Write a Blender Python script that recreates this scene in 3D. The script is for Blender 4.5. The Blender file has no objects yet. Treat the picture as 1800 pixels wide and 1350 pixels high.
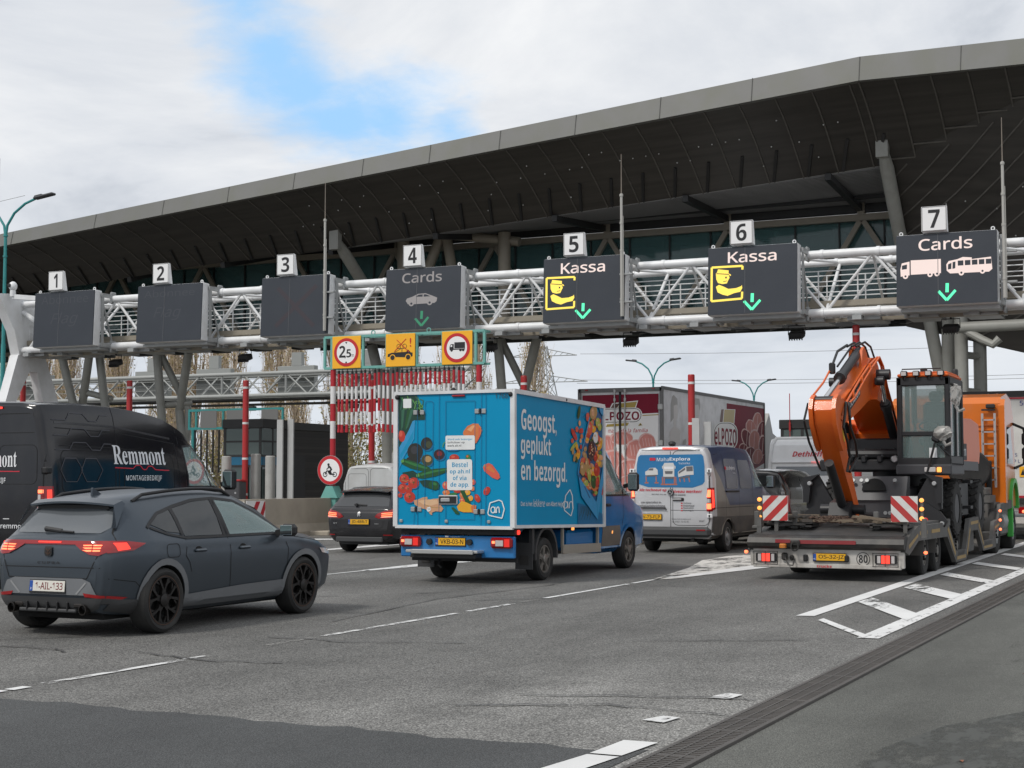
import bpy, bmesh, math, random
import numpy as np
from mathutils import Vector as V, Matrix as MX
from mathutils.bvhtree import BVHTree
R = math.radians
SC = bpy.context.scene
COL = SC.collection

# ---------------------------------------------------------------- camera
cd = bpy.data.cameras.new('camera')
cam = bpy.data.objects.new('camera', cd); COL.objects.link(cam)
cam.location = (0, 0, 1.6)
cam.rotation_euler = (R(93.603), 0, R(25.147))
cd.lens = 54; cd.sensor_width = 36; cd.clip_start = .1; cd.clip_end = 4000
SC.camera = cam
# ---------------------------------------------------------------- world
SUN_EL, SUN_AZ = 48, 205            # azimuth clockwise from +Y
w = bpy.data.worlds.new('World'); SC.world = w; w.use_nodes = True
nt = w.node_tree; N = nt.nodes; L = nt.links; N.clear()
def nd(t, **k):
    n = N.new(t)
    for a, b in k.items(): setattr(n, a, b)
    return n
out = nd('ShaderNodeOutputWorld'); bg = nd('ShaderNodeBackground'); bg.inputs[1].default_value = .1
L.new(bg.outputs[0], out.inputs[0])
sky = nd('ShaderNodeTexSky'); sky.sky_type = 'NISHITA'; sky.sun_disc = False
sky.sun_elevation = R(SUN_EL); sky.sun_rotation = R(SUN_AZ); sky.air_density = 1.2; sky.dust_density = 1.5
tc = nd('ShaderNodeTexCoord')
sep = nd('ShaderNodeSeparateXYZ'); L.new(tc.outputs['Generated'], sep.inputs[0])
def mth(op, a, b=None, c=None, clamp=False):
    n = nd('ShaderNodeMath', operation=op); n.use_clamp = clamp
    for i, q in enumerate((a, b, c)):
        if q is None: continue
        if isinstance(q, (int, float)): n.inputs[i].default_value = q
        else: L.new(q, n.inputs[i])
    return n.outputs[0]
zz = mth('ADD', mth('MAXIMUM', sep.outputs[2], 0.0), .22)
cx = mth('DIVIDE', sep.outputs[0], zz); cy = mth('DIVIDE', sep.outputs[1], zz)
comb = nd('ShaderNodeCombineXYZ'); L.new(cx, comb.inputs[0]); L.new(cy, comb.inputs[1])
def noise(scale, detail, rough, vec, dist=0.):
    n = nd('ShaderNodeTexNoise'); n.inputs['Scale'].default_value = scale
    n.inputs['Detail'].default_value = detail; n.inputs['Roughness'].default_value = rough
    n.inputs['Distortion'].default_value = dist
    L.new(vec, n.inputs['Vector']); return n.outputs[0]
n1 = noise(1.5, 9, .6, comb.outputs[0], .4)
n2 = noise(3.2, 8, .6, comb.outputs[0], .2)
n3 = noise(.55, 4, .5, comb.outputs[0])
n4 = noise(11., 6, .6, comb.outputs[0], .3)
def skydir(az, el):                   # azimuth from +Y towards +X
    return (math.sin(R(az)) * math.cos(R(el)), math.cos(R(az)) * math.cos(R(el)), math.sin(R(el)))
# openings of blue between the clouds
gaps = [(-36.0, 19.0, .019), (-35.3, 17.2, .021), (-34.2, 15.7, .020), (-32.9, 14.4, .021), (-31.3, 13.4, .022), (-29.6, 12.9, .02), (-27.6, 13.1, .013)]
dmin = None
for az, el, r in gaps:
    d = nd('ShaderNodeVectorMath', operation='DISTANCE'); L.new(tc.outputs['Generated'], d.inputs[0]); d.inputs[1].default_value = skydir(az, el)
    v = mth('SUBTRACT', d.outputs['Value'], r)
    dmin = v if dmin is None else mth('SMOOTH_MIN', dmin, v, .02)
dn = mth('ADD', dmin, mth('MULTIPLY', mth('SUBTRACT', n2, .5), .10))
dn = mth('ADD', dn, mth('MULTIPLY', mth('SUBTRACT', n4, .5), .045))
mr = nd('ShaderNodeMapRange'); mr.interpolation_type = 'SMOOTHSTEP'
L.new(dn, mr.inputs['Value']); mr.inputs['From Min'].default_value = -.026; mr.inputs['From Max'].default_value = .03
cr = nd('ShaderNodeValToRGB'); L.new(mth('ADD', mth('MULTIPLY', n1, .62), mth('MULTIPLY', n3, .38)), cr.inputs[0])
e = cr.color_ramp.elements
e[0].position = .36; e[0].color = (3.3, 3.65, 4.2, 1); e[1].position = .62; e[1].color = (7.4, 7.45, 7.5, 1)
x = e.new(.46); x.color = (5.4, 5.65, 6.05, 1)
mix = nd('ShaderNodeMix', data_type='RGBA'); L.new(mr.outputs[0], mix.inputs['Factor'])
blue = nd('ShaderNodeMix', data_type='RGBA'); blue.inputs['Factor'].default_value = .82
L.new(sky.outputs[0], blue.inputs['A']); blue.inputs['B'].default_value = (3.0, 5.4, 8.3, 1)
L.new(blue.outputs['Result'], mix.inputs['A']); L.new(cr.outputs[0], mix.inputs['B'])
# cloud deck is a little greyer low on the horizon
hz = nd('ShaderNodeMapRange'); L.new(sep.outputs[2], hz.inputs['Value']); hz.inputs['From Min'].default_value = .0; hz.inputs['From Max'].default_value = .17
mix2 = nd('ShaderNodeMix', data_type='RGBA'); L.new(hz.outputs[0], mix2.inputs['Factor'])
mix2.inputs['A'].default_value = (5.5, 5.9, 6.4, 1); L.new(mix.outputs['Result'], mix2.inputs['B'])
L.new(mix2.outputs['Result'], bg.inputs[0])
# ---------------------------------------------------------------- sun
sl = bpy.data.lights.new('sun', 'SUN'); sl.energy = 1.5; sl.angle = R(10); sl.color = (1, .96, .9)
so = bpy.data.objects.new('sun', sl); COL.objects.link(so)
sd = V((math.sin(R(SUN_AZ)) * math.cos(R(SUN_EL)), math.cos(R(SUN_AZ)) * math.cos(R(SUN_EL)), math.sin(R(SUN_EL))))
so.rotation_euler = (sd).to_track_quat('Z', 'Y').to_euler(); so.location = (0, 0, 60)
SC.view_settings.view_transform = 'Standard'; SC.view_settings.look = 'None'; SC.view_settings.exposure = 0.4; SC.view_settings.gamma = 1
random.seed(7)

# ---------------------------------------------------------------- materials
_m = {}
def mat(name, col=(.5, .5, .5), rough=.5, metal=0., coat=0., emit=None, es=0., var=0., vs=4., bump=0., bs=60., dirt=0., dc=(.16, .14, .12), ds=2.5, spec=.5, trans=0.):
    if name in _m: return _m[name]
    m = bpy.data.materials.new(name); m.use_nodes = True; t = m.node_tree; b = t.nodes['Principled BSDF']
    b.inputs['Base Color'].default_value = (*col, 1); b.inputs['Roughness'].default_value = rough; b.inputs['Metallic'].default_value = metal
    b.inputs['Coat Weight'].default_value = coat; b.inputs['Coat Roughness'].default_value = .04; b.inputs['Specular IOR Level'].default_value = spec
    if emit: b.inputs['Emission Color'].default_value = (*emit, 1); b.inputs['Emission Strength'].default_value = es
    tcn = t.nodes.new('ShaderNodeTexCoord'); src = None
    def ns(s, d=5):
        n = t.nodes.new('ShaderNodeTexNoise'); n.inputs['Scale'].default_value = s; n.inputs['Detail'].default_value = d
        t.links.new(tcn.outputs['Object'], n.inputs['Vector']); return n.outputs[0]
    if var:
        mx = t.nodes.new('ShaderNodeMix'); mx.data_type = 'RGBA'; t.links.new(ns(vs), mx.inputs['Factor'])
        mx.inputs['A'].default_value = (*[max(0, c * (1 - var)) for c in col], 1); mx.inputs['B'].default_value = (*[min(1, c * (1 + var)) for c in col], 1)
        src = mx.outputs['Result']
    if dirt:
        r = t.nodes.new('ShaderNodeMapRange'); t.links.new(ns(ds, 8), r.inputs['Value']); r.inputs['From Min'].default_value = .42; r.inputs['From Max'].default_value = .72
        r.inputs['To Max'].default_value = dirt
        mx = t.nodes.new('ShaderNodeMix'); mx.data_type = 'RGBA'; t.links.new(r.outputs[0], mx.inputs['Factor'])
        if src: t.links.new(src, mx.inputs['A'])
        else: mx.inputs['A'].default_value = (*col, 1)
        mx.inputs['B'].default_value = (*dc, 1); src = mx.outputs['Result']
    if src: t.links.new(src, b.inputs['Base Color'])
    if bump:
        bn = t.nodes.new('ShaderNodeBump'); bn.inputs['Strength'].default_value = bump; bn.inputs['Distance'].default_value = .01
        t.links.new(ns(bs, 3), bn.inputs['Height']); t.links.new(bn.outputs[0], b.inputs['Normal'])
    if trans:
        tr = t.nodes.new('ShaderNodeBsdfTransparent'); tr.inputs[0].default_value = (*[min(1, c * 1.0) for c in col], 1) if trans < 2 else (1, 1, 1, 1)
        ms = t.nodes.new('ShaderNodeMixShader'); ms.inputs[0].default_value = trans if trans < 2 else trans - 2
        t.links.new(b.outputs[0], ms.inputs[1]); t.links.new(tr.outputs[0], ms.inputs[2])
        t.links.new(ms.outputs[0], t.nodes['Material Output'].inputs[0])
    _m[name] = m; return m

# ---------------------------------------------------------------- mesh builder
class MB:
    def __init__(s): s.v = []; s.f = []; s.m = []; s.k = 0; s.X = None
    def add(s, vs, fs):
        b = len(s.v)
        s.v += [tuple(s.X @ V(q)) for q in vs] if s.X is not None else [tuple(q) for q in vs]
        s.f += [tuple(i + b for i in f) for f in fs]; s.m += [s.k] * len(fs); return s
    def box(s, c, sz, rot=None, bev=0.):
        hx, hy, hz = (q / 2 for q in sz); c = V(c); rm = MX.Identity(3) if rot is None else (rot if isinstance(rot, MX) else MX.Rotation(rot, 3, 'Z'))
        if bev <= 0:
            vs = [V((i * hx, j * hy, k * hz)) for i in (-1, 1) for j in (-1, 1) for k in (-1, 1)]
            fs = [(0, 1, 3, 2), (4, 6, 7, 5), (0, 4, 5, 1), (2, 3, 7, 6), (0, 2, 6, 4), (1, 5, 7, 3)]
        else:
            bev = min(bev, .45 * min(sz)); vs = []; ix = {}
            for i in (-1, 1):
                for j in (-1, 1):
                    for k in (-1, 1):
                        for a in range(3):
                            p = [i * (hx - bev), j * (hy - bev), k * (hz - bev)]; p[a] = (i * hx, j * hy, k * hz)[a]
                            ix[i, j, k, a] = len(vs); vs.append(V(p))
            fs = []
            for a in range(3):
                o = [q for q in range(3) if q != a]
                for sg in (-1, 1):
                    f = []
                    for (u, w2) in ((-1, -1), (1, -1), (1, 1), (-1, 1)):
                        k = [0, 0, 0]; k[a] = sg; k[o[0]] = u; k[o[1]] = w2; f.append(ix[(*k, a)])
                    fs.append(f)
                for u in (-1, 1):
                    for w2 in (-1, 1):
                        k1 = [0, 0, 0]; k1[o[0]] = u; k1[o[1]] = w2; k2 = list(k1); k1[a] = -1; k2[a] = 1
                        fs.append([ix[(*k1, o[0])], ix[(*k2, o[0])], ix[(*k2, o[1])], ix[(*k1, o[1])]])
            for i in (-1, 1):
                for j in (-1, 1):
                    for k in (-1, 1): fs.append([ix[i, j, k, 0], ix[i, j, k, 1], ix[i, j, k, 2]])
            ff = []
            for f in fs:
                ce = sum((vs[i] for i in f), V()) / len(f); n = (vs[f[1]] - vs[f[0]]).cross(vs[f[2]] - vs[f[1]])
                ff.append(tuple(f) if n.dot(ce) > 0 else tuple(reversed(f)))
            fs = ff
        return s.add([c + rm @ q for q in vs], fs)
    def bx(s, x0, x1, y0, y1, z0, z1, bev=0.): return s.box(((x0 + x1) / 2, (y0 + y1) / 2, (z0 + z1) / 2), (abs(x1 - x0), abs(y1 - y0), abs(z1 - z0)), None, bev)
    def beam(s, p0, p1, wd, h, upv=(0, 0, 1)):
        p0 = V(p0); p1 = V(p1); d = (p1 - p0).normalized(); u = V(upv)
        if abs(d.dot(u)) > .99: u = V((0, 1, 0))
        x = d.cross(u).normalized(); z = x.cross(d)
        return s.box((p0 + p1) / 2, (wd, (p1 - p0).length, h), MX((x, d, z)).transposed())
    def path(s, pts, r, n=8, cap=True, r2=None):
        pts = [V(p) for p in pts]; rs = r if isinstance(r, (list, tuple)) else [r + (((r2 if r2 is not None else r) - r) * i / (len(pts) - 1)) for i in range(len(pts))]
        vs = []; fs = []; px = None
        for i, p in enumerate(pts):
            d = (pts[min(i + 1, len(pts) - 1)] - pts[max(i - 1, 0)]).normalized()
            if px is None:
                a = V((0, 0, 1)) if abs(d.z) < .9 else V((1, 0, 0)); px = d.cross(a).normalized()
            else: px = (px - d * px.dot(d)).normalized()
            py = d.cross(px)
            for k in range(n):
                t = 2 * math.pi * k / n; vs.append(p + (px * math.cos(t) + py * math.sin(t)) * rs[i])
        for i in range(len(pts) - 1):
            for k in range(n):
                a = i * n + k; b = i * n + (k + 1) % n; fs.append((a, b, b + n, a + n))
        if cap: fs += [tuple(reversed(range(n))), tuple(range((len(pts) - 1) * n, len(pts) * n))]
        return s.add(vs, fs)
    def tube(s, p0, p1, r, n=8, r2=None): return s.path([p0, p1], r, n, True, r2)
    def lathe(s, o, ax, prof, n=24, cap=True):
        o = V(o); ax = V(ax).normalized(); a = V((0, 0, 1)) if abs(ax.z) < .9 else V((1, 0, 0)); x = ax.cross(a).normalized(); y = ax.cross(x); vs = []; fs = []
        for r, h in prof:
            for k in range(n):
                t = 2 * math.pi * k / n; vs.append(o + ax * h + (x * math.cos(t) + y * math.sin(t)) * r)
        for i in range(len(prof) - 1):
            for k in range(n):
                a_ = i * n + k; b = i * n + (k + 1) % n; fs.append((a_, b, b + n, a_ + n))
        if cap: fs += [tuple(reversed(range(n))), tuple(range((len(prof) - 1) * n, len(prof) * n))]
        return s.add(vs, fs)
    def prism(s, pts, fr, d0, d1):        # pts 2D; fr=(O,U,W,Nn)
        O, U, W, Nn = (V(q) for q in fr); n = len(pts)
        if sum(pts[i][0] * pts[(i + 1) % n][1] - pts[(i + 1) % n][0] * pts[i][1] for i in range(n)) < 0: pts = list(reversed(pts))
        vs = [O + U * a + W * b + Nn * d for d in (d0, d1) for a, b in pts]
        fs = [tuple(reversed(range(n))), tuple(range(n, 2 * n))] + [(i, (i + 1) % n, (i + 1) % n + n, i + n) for i in range(n)]
        return s.add(vs, fs)
    def px(s, pts, x0, x1): return s.prism(pts, ((0, 0, 0), (0, 1, 0), (0, 0, 1), (1, 0, 0)), x0, x1)      # profile (y,z) extruded along x
    def py(s, pts, y0, y1): return s.prism(pts, ((0, 0, 0), (1, 0, 0), (0, 0, 1), (0, 1, 0)), y0, y1)      # profile (x,z) along y
    def pz(s, pts, z0, z1): return s.prism(pts, ((0, 0, 0), (1, 0, 0), (0, 1, 0), (0, 0, 1)), z0, z1)
    def ring(s, fr, r0, r1, d0, d1, n=32, a0=0, a1=360, sx=1):
        O, U, W, Nn = (V(q) for q in fr); vs = []; fs = []; full = abs(a1 - a0 - 360) < .01; m = n if full else n + 1
        for i in range(m):
            t = R(a0 + (a1 - a0) * i / n); dv = U * math.cos(t) * sx + W * math.sin(t)
            vs += [O + dv * r0 + Nn * d0, O + dv * r1 + Nn * d0, O + dv * r1 + Nn * d1, O + dv * r0 + Nn * d1]
        for i in range(n):
            a = i * 4; b = ((i + 1) % m) * 4
            for k in range(4): fs.append((a + k, b + k, b + (k + 1) % 4, a + (k + 1) % 4))
        if not full: fs += [(0, 1, 2, 3), (m * 4 - 1, m * 4 - 2, m * 4 - 3, m * 4 - 4)]
        return s.add(vs, fs)
    def sph(s, c, r, nu=12, nv=8, sc=(1, 1, 1)):
        c = V(c); vs = [c + V((0, 0, -r * sc[2]))]; fs = []
        for j in range(1, nv):
            p = -math.pi / 2 + math.pi * j / nv
            for i in range(nu):
                t = 2 * math.pi * i / nu; vs.append(c + V((math.cos(t) * math.cos(p) * r * sc[0], math.sin(t) * math.cos(p) * r * sc[1], math.sin(p) * r * sc[2])))
        vs.append(c + V((0, 0, r * sc[2])))
        for i in range(nu): fs.append((0, 1 + (i + 1) % nu, 1 + i)); fs.append((len(vs) - 1, 1 + (nv - 2) * nu + i, 1 + (nv - 2) * nu + (i + 1) % nu))
        for j in range(nv - 2):
            for i in range(nu): a = 1 + j * nu + i; b = 1 + j * nu + (i + 1) % nu; fs.append((a, b, b + nu, a + nu))
        return s.add(vs, fs)
    def grid(s, rows):
        n = len(rows[0]); vs = [p for r in rows for p in r]
        return s.add(vs, [(i * n + k, i * n + k + 1, (i + 1) * n + k + 1, (i + 1) * n + k) for i in range(len(rows) - 1) for k in range(n - 1)])
    def quad(s, a, b, c, d): return s.add([a, b, c, d], [(0, 1, 2, 3)])
    def text(s, body, O, U, W, h=None, wd=None, al='c', bold=0., shear=0., space=1., n=0.):
        vs, fs, (x0, x1, y0, y1) = tgeo(body, bold, shear, space); O = V(O); U = V(U); W = V(W)
        ky = h / (y1 - y0) if h else wd / (x1 - x0); kx = wd / (x1 - x0) if wd else ky
        ox = {'c': (x0 + x1) / 2, 'l': x0, 'r': x1}[al]; nn = U.cross(W) * n
        return s.add([O + nn + U * ((a - ox) * kx) + W * ((b - y0) * ky) for a, b in vs], fs)
    def build(s, name, mats, parent=None, smooth=35, loc=None):
        me = bpy.data.meshes.new(name); me.from_pydata(s.v, [], s.f)
        for q in (mats if isinstance(mats, (list, tuple)) else [mats]): me.materials.append(q)
        me.polygons.foreach_set('material_index', s.m)
        if smooth:
            me.polygons.foreach_set('use_smooth', [True] * len(s.f)); me.set_sharp_from_angle(angle=R(smooth))
        me.update(); return link(name, me, parent, loc)
def link(name, me, parent=None, loc=None):
    o = bpy.data.objects.new(name, me); COL.objects.link(o); o.parent = parent
    if loc is not None: o.location = loc
    return o
_t = {}; _ts = bpy.data.scenes.new('lettering_workbench')
_FN = {'s': (0x1D5A0, 0x1D5BA, 0x1D7E2), 'b': (0x1D5D4, 0x1D5EE, 0x1D7EC), 'f': (0x1D400, 0x1D41A, 0x1D7CE)}
def face(body, k):                          # the built-in font's sans, bold sans and bold serif alphabets
    a, b, c = _FN[k]
    return ''.join(chr(a + ord(q) - 65) if 'A' <= q <= 'Z' else chr(b + ord(q) - 97) if 'a' <= q <= 'z' else chr(c + ord(q) - 48) if '0' <= q <= '9' else q for q in body)
def tgeo(body, bold, shear, space):
    k = (body, bold, shear, space)
    if k in _t: return _t[k]
    c = bpy.data.curves.new('t', 'FONT'); c.size = 1; c.shear = shear; c.space_character = space; c.fill_mode = 'FRONT'; c.resolution_u = 3
    if bold == 'serif': c.body = face(body, 'f')
    elif bold >= .02: c.body = face(body, 'b')
    else: c.body = face(body, 's'); c.offset = bold
    o = bpy.data.objects.new('t', c); _ts.collection.objects.link(o); vl = _ts.view_layers[0]; vl.update(); dg = vl.depsgraph
    me = bpy.data.meshes.new_from_object(o.evaluated_get(dg))
    vs = [(q.co.x, q.co.y) for q in me.vertices]; fs = [tuple(p.vertices) for p in me.polygons]
    bpy.data.objects.remove(o); bpy.data.curves.remove(c); bpy.data.meshes.remove(me)
    xs = [a for a, _ in vs]; ys = [b for _, b in vs]
    _t[k] = (vs, fs, (min(xs), max(xs), min(ys), max(ys))); return _t[k]

def thing(name, label, cat, loc=(0, 0, 0), rz=0., group=None):
    o = bpy.data.objects.new(name, None); COL.objects.link(o); o.empty_display_size = .3
    o.location = loc; o.rotation_euler = (0, 0, R(rz)); return tag(o, label, cat, group)
def tag(o, label=None, cat=None, group=None, kind=None):
    if label: o['label'] = label
    if cat: o['category'] = cat
    if group: o['group'] = group
    if kind: o['kind'] = kind
    return o
def dup(root, loc, label=None, rz=None):
    ch = {}
    for o in bpy.data.objects:
        if o.parent is not None: ch.setdefault(o.parent.name, []).append(o)
    def rec(o, p):
        c = o.copy(); COL.objects.link(c)
        if p is not None: c.parent = p
        for q in ch.get(o.name, []): rec(q, c)
        return c
    r = rec(root, None); r.location = loc
    if rz is not None: r.rotation_euler = (0, 0, R(rz))
    if label: r['label'] = label
    return r
class PL:                                  # a flat printed face, measured from four corners
    def __init__(s, O, U, W, px, wd, h):
        s.O = V(O); s.U = V(U); s.W = V(W); s.N = s.U.cross(s.W); s.n = .002; s.wd = wd; s.h = h
        dst = [(0, h), (wd, h), (wd, 0), (0, 0)]; A = []
        for (x, y), (u, v) in zip(px, dst):
            A.append([x, y, 1, 0, 0, 0, -u * x, -u * y, -u]); A.append([0, 0, 0, x, y, 1, -v * x, -v * y, -v])
        s.H = np.linalg.svd(np.array(A, float))[2][-1].reshape(3, 3)
    def m(s, x, y):
        q = s.H @ np.array([x, y, 1.]); return (q[0] / q[2], q[1] / q[2])
    def p(s, x, y, off): u, v = s.m(x, y); return s.O + s.U * u + s.W * v + s.N * off
    def uv(s, u, v, off): return s.O + s.U * u + s.W * v + s.N * off
    def clip(s, x, y, off):
        u, v = s.m(x, y); return s.uv(min(max(u, .0), s.wd), min(max(v, .0), s.h), off)
    def poly(s, mb, pts, k, clip=True):
        mb.k = k; s.n += .00005; q = [(s.clip if clip else s.p)(x, y, s.n) for x, y in pts]
        n = sum(((q[i] - q[0]).cross(q[(i + 1) % len(q)] - q[0]) for i in range(len(q))), V())
        if n.dot(s.N) < 0: q.reverse()
        mb.add(q, [tuple(range(len(q)))])
    def ell(s, mb, x, y, rx, ry, k, ang=0, n=18, jit=0.):
        c, d = math.cos(R(ang)), math.sin(R(ang)); pts = []
        for i in range(n):
            t = 2 * math.pi * i / n; j = 1 + random.uniform(-jit, jit); a = rx * math.cos(t) * j; b = ry * math.sin(t) * j
            pts.append((x + a * c - b * d, y + a * d + b * c))
        s.poly(mb, pts, k)
    def line(s, mb, pts, wd, k):
        for (x0, y0), (x1, y1) in zip(pts, pts[1:]):
            l = math.hypot(x1 - x0, y1 - y0) or 1; nx = -(y1 - y0) / l * wd / 2; ny = (x1 - x0) / l * wd / 2
            s.poly(mb, [(x0 + nx, y0 + ny), (x1 + nx, y1 + ny), (x1 - nx, y1 - ny), (x0 - nx, y0 - ny)], k)
    def text(s, mb, body, x0, y0, x1, y1, k, bold=0., shear=0., space=1.):   # x0,y0 = bottom left; x1,y1 = top right of the ink box
        a = s.p(x0, y0, 0); s.n += .00005; u0, v0 = s.m(x0, y0); u1, v1 = s.m(x1, y1)
        mb.k = k; vs, fs, (a0, a1, b0, b1) = tgeo(body, bold, shear, space)
        mb.add([s.uv(u0 + (u1 - u0) * (q - a0) / (a1 - a0), v0 + (v1 - v0) * (r - b0) / (b1 - b0), s.n) for q, r in vs], fs)

def cut(o, cutters):
    for c in cutters:
        md = o.modifiers.new('b', 'BOOLEAN'); md.operation = 'DIFFERENCE'; md.object = c; md.solver = 'EXACT'
    dg = bpy.context.evaluated_depsgraph_get(); me = bpy.data.meshes.new_from_object(o.evaluated_get(dg)); o.modifiers.clear()
    old = o.data; o.data = me; me.name = old.name
    for c in cutters: bpy.data.objects.remove(c)
    me.set_sharp_from_angle(angle=R(32)); return o
def bvh(o): return BVHTree.FromPolygons([v.co.copy() for v in o.data.vertices], [tuple(p.vertices) for p in o.data.polygons])
def cmr(t, ys):                            # smooth interpolation through values
    n = len(ys); i = min(int(t), n - 2); f = t - i
    p0, p1, p2, p3 = ys[max(i - 1, 0)], ys[i], ys[i + 1], ys[min(i + 2, n - 1)]
    return .5 * (2 * p1 + (p2 - p0) * f + (2 * p0 - 5 * p1 + 4 * p2 - p3) * f * f + (3 * p1 - p0 - 3 * p2 + p3) * f ** 3)
def loft(secs, sub=6):
    """secs: list of (y, [(x,z)...]) half sections from the underside centre to the roof centre."""
    n = len(secs[0][1]); rows = []
    for i in range(len(secs) - 1):
        for j in range(sub):
            t = i + j / sub; f = j / sub
            rows.append((secs[i][0] + (secs[i + 1][0] - secs[i][0]) * f, [((cmr(t, [q[1][k][0] for q in secs])) , cmr(t, [q[1][k][1] for q in secs])) for k in range(n)]))
    rows.append(secs[-1]); mb = MB(); full = []
    for y, hs in rows:
        r = [V((a, y, b)) for a, b in hs] + [V((-a, y, b)) for a, b in reversed(hs[1:-1])]
        full.append(r)
    m = len(full[0]); vs = [p for r in full for p in r]
    fs = [(i * m + k, i * m + (k + 1) % m, (i + 1) * m + (k + 1) % m, (i + 1) * m + k) for i in range(len(full) - 1) for k in range(m)]
    fs = [tuple(reversed(f)) for f in fs]
    h = n - 1                              # caps as strips between right and left halves
    for base, rev in ((0, False), ((len(full) - 1) * m, True)):
        for k in range(h):
            a, b = k, k + 1; c, d = (m - k - 1) % m, (m - k) % m
            f = [base + a, base + b, base + c, base + d] if k else [base + a, base + b, base + m - 1]
            if k == h - 1: f = [base + a, base + b, base + d]
            fs.append(tuple(reversed(f)) if rev else tuple(f))
    mb.add(vs, fs); return mb
DIRS = {'R': (V((5, 0, 0)), V((-1, 0, 0)), 1, 2), 'L': (V((-5, 0, 0)), V((1, 0, 0)), 1, 2), 'B': (V((0, -9, 0)), V((0, 1, 0)), 0, 2), 'T': (V((0, 0, 9)), V((0, 0, -1)), 0, 1), 'F': (V((0, 9, 0)), V((0, -1, 0)), 0, 2)}
def drape(mb, tree, side, pts, k=0, off=.004, step=.07):
    o, d, a, b = DIRS[side]; bm = bmesh.new(); q = []
    for u, v in pts:
        c = [0., 0., 0.]; c[a] = u; c[b] = v; q.append(bm.verts.new(c))
    bm.faces.new(q); bmesh.ops.triangulate(bm, faces=bm.faces[:])
    for ax in (a, b):
        lo = min(v.co[ax] for v in bm.verts); hi = max(v.co[ax] for v in bm.verts); n = int((hi - lo) / step)
        for i in range(1, n + 1):
            c = [0., 0., 0.]; c[ax] = lo + (hi - lo) * i / (n + 1); nn = [0., 0., 0.]; nn[ax] = 1
            bmesh.ops.bisect_plane(bm, geom=bm.verts[:] + bm.edges[:] + bm.faces[:], plane_co=c, plane_no=nn)
    bm.verts.index_update(); vs = []
    for v in bm.verts:
        p = v.co + o; h = tree.ray_cast(p, d)
        if h[0] is None: h = tree.find_nearest(v.co + o * .2)
        vs.append(h[0] - d * off)
    fs = []
    for f in bm.faces:
        i = [v.index for v in f.verts]; nn = (vs[i[1]] - vs[i[0]]).cross(vs[i[2]] - vs[i[0]])
        fs.append(tuple(i) if nn.dot(d) < 0 else tuple(reversed(i)))
    bm.free(); mb.k = k; mb.add(vs, fs)
def dline(mb, tree, side, pts, wd=.008, k=0, off=.003, step=.1):
    for (x0, y0), (x1, y1) in zip(pts, pts[1:]):
        l = math.hypot(x1 - x0, y1 - y0) or 1; nx = -(y1 - y0) / l * wd / 2; ny = (x1 - x0) / l * wd / 2
        drape(mb, tree, side, [(x0 + nx, y0 + ny), (x1 + nx, y1 + ny), (x1 - nx, y1 - ny), (x0 - nx, y0 - ny)], k, off, step)
def dtext(mb, tree, side, body, u0, v0, u1, v1, k=0, off=.006, bold=0., shear=0., space=1.):
    o, d, a, b = DIRS[side]; vs, fs, (a0, a1, b0, b1) = tgeo(body, bold, shear, space); q = []
    for x, y in vs:
        c = V((0, 0, 0)); c[a] = u0 + (u1 - u0) * (x - a0) / (a1 - a0); c[b] = v0 + (v1 - v0) * (y - b0) / (b1 - b0)
        h = tree.ray_cast(c + o, d)
        q.append((h[0] if h[0] is not None else tree.find_nearest(c + o * .2)[0]) - d * off)
    mb.k = k; mb.add(q, fs)
def rr(x0, y0, x1, y1, r, n=4):            # rounded rectangle
    p = []
    for cx_, cy_, a in ((x1 - r, y1 - r, 0), (x0 + r, y1 - r, 90), (x0 + r, y0 + r, 180), (x1 - r, y0 + r, 270)):
        for i in range(n + 1): t = R(a + 90 * i / n); p.append((cx_ + r * math.cos(t), cy_ + r * math.sin(t)))
    return p
XU, YU, ZU = V((1, 0, 0)), V((0, 1, 0)), V((0, 0, 1))
# ================================================================ SETTING
M_black = mat('black_plastic', (.012, .012, .013), .55, var=.3)
M_white = mat('white_paint', (.72, .73, .74), .4, var=.06, dirt=.25, dc=(.42, .4, .36))
M_gal = mat('galvanised_steel', (.34, .35, .35), .5, .3, var=.12)
M_grey = mat('grey_coated_steel', (.30, .30, .275), .5, var=.1, dirt=.3, dc=(.2, .19, .16))
M_beige = mat('beige_coated_steel', (.27, .24, .19), .5, var=.1)
M_teal = mat('teal_paint', (.03, .24, .24), .4, var=.15)
M_tealp = mat('pale_teal_paint', (.14, .38, .34), .5, var=.15, dirt=.2)
M_red = mat('red_paint', (.42, .02, .022), .45, var=.12, dirt=.15)
M_yel = mat('amber_plate', (.86, .42, .015), .5)
M_signw = mat('sign_white', (.78, .78, .78), .5)
M_signr = mat('sign_red', (.5, .012, .02), .5)
M_signk = mat('sign_black', (.012, .012, .014), .5)
M_conc = mat('concrete', (.36, .32, .26), .85, var=.18, vs=2.5, bump=.3, dirt=.35, dc=(.22, .2, .17), ds=1.2)

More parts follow.
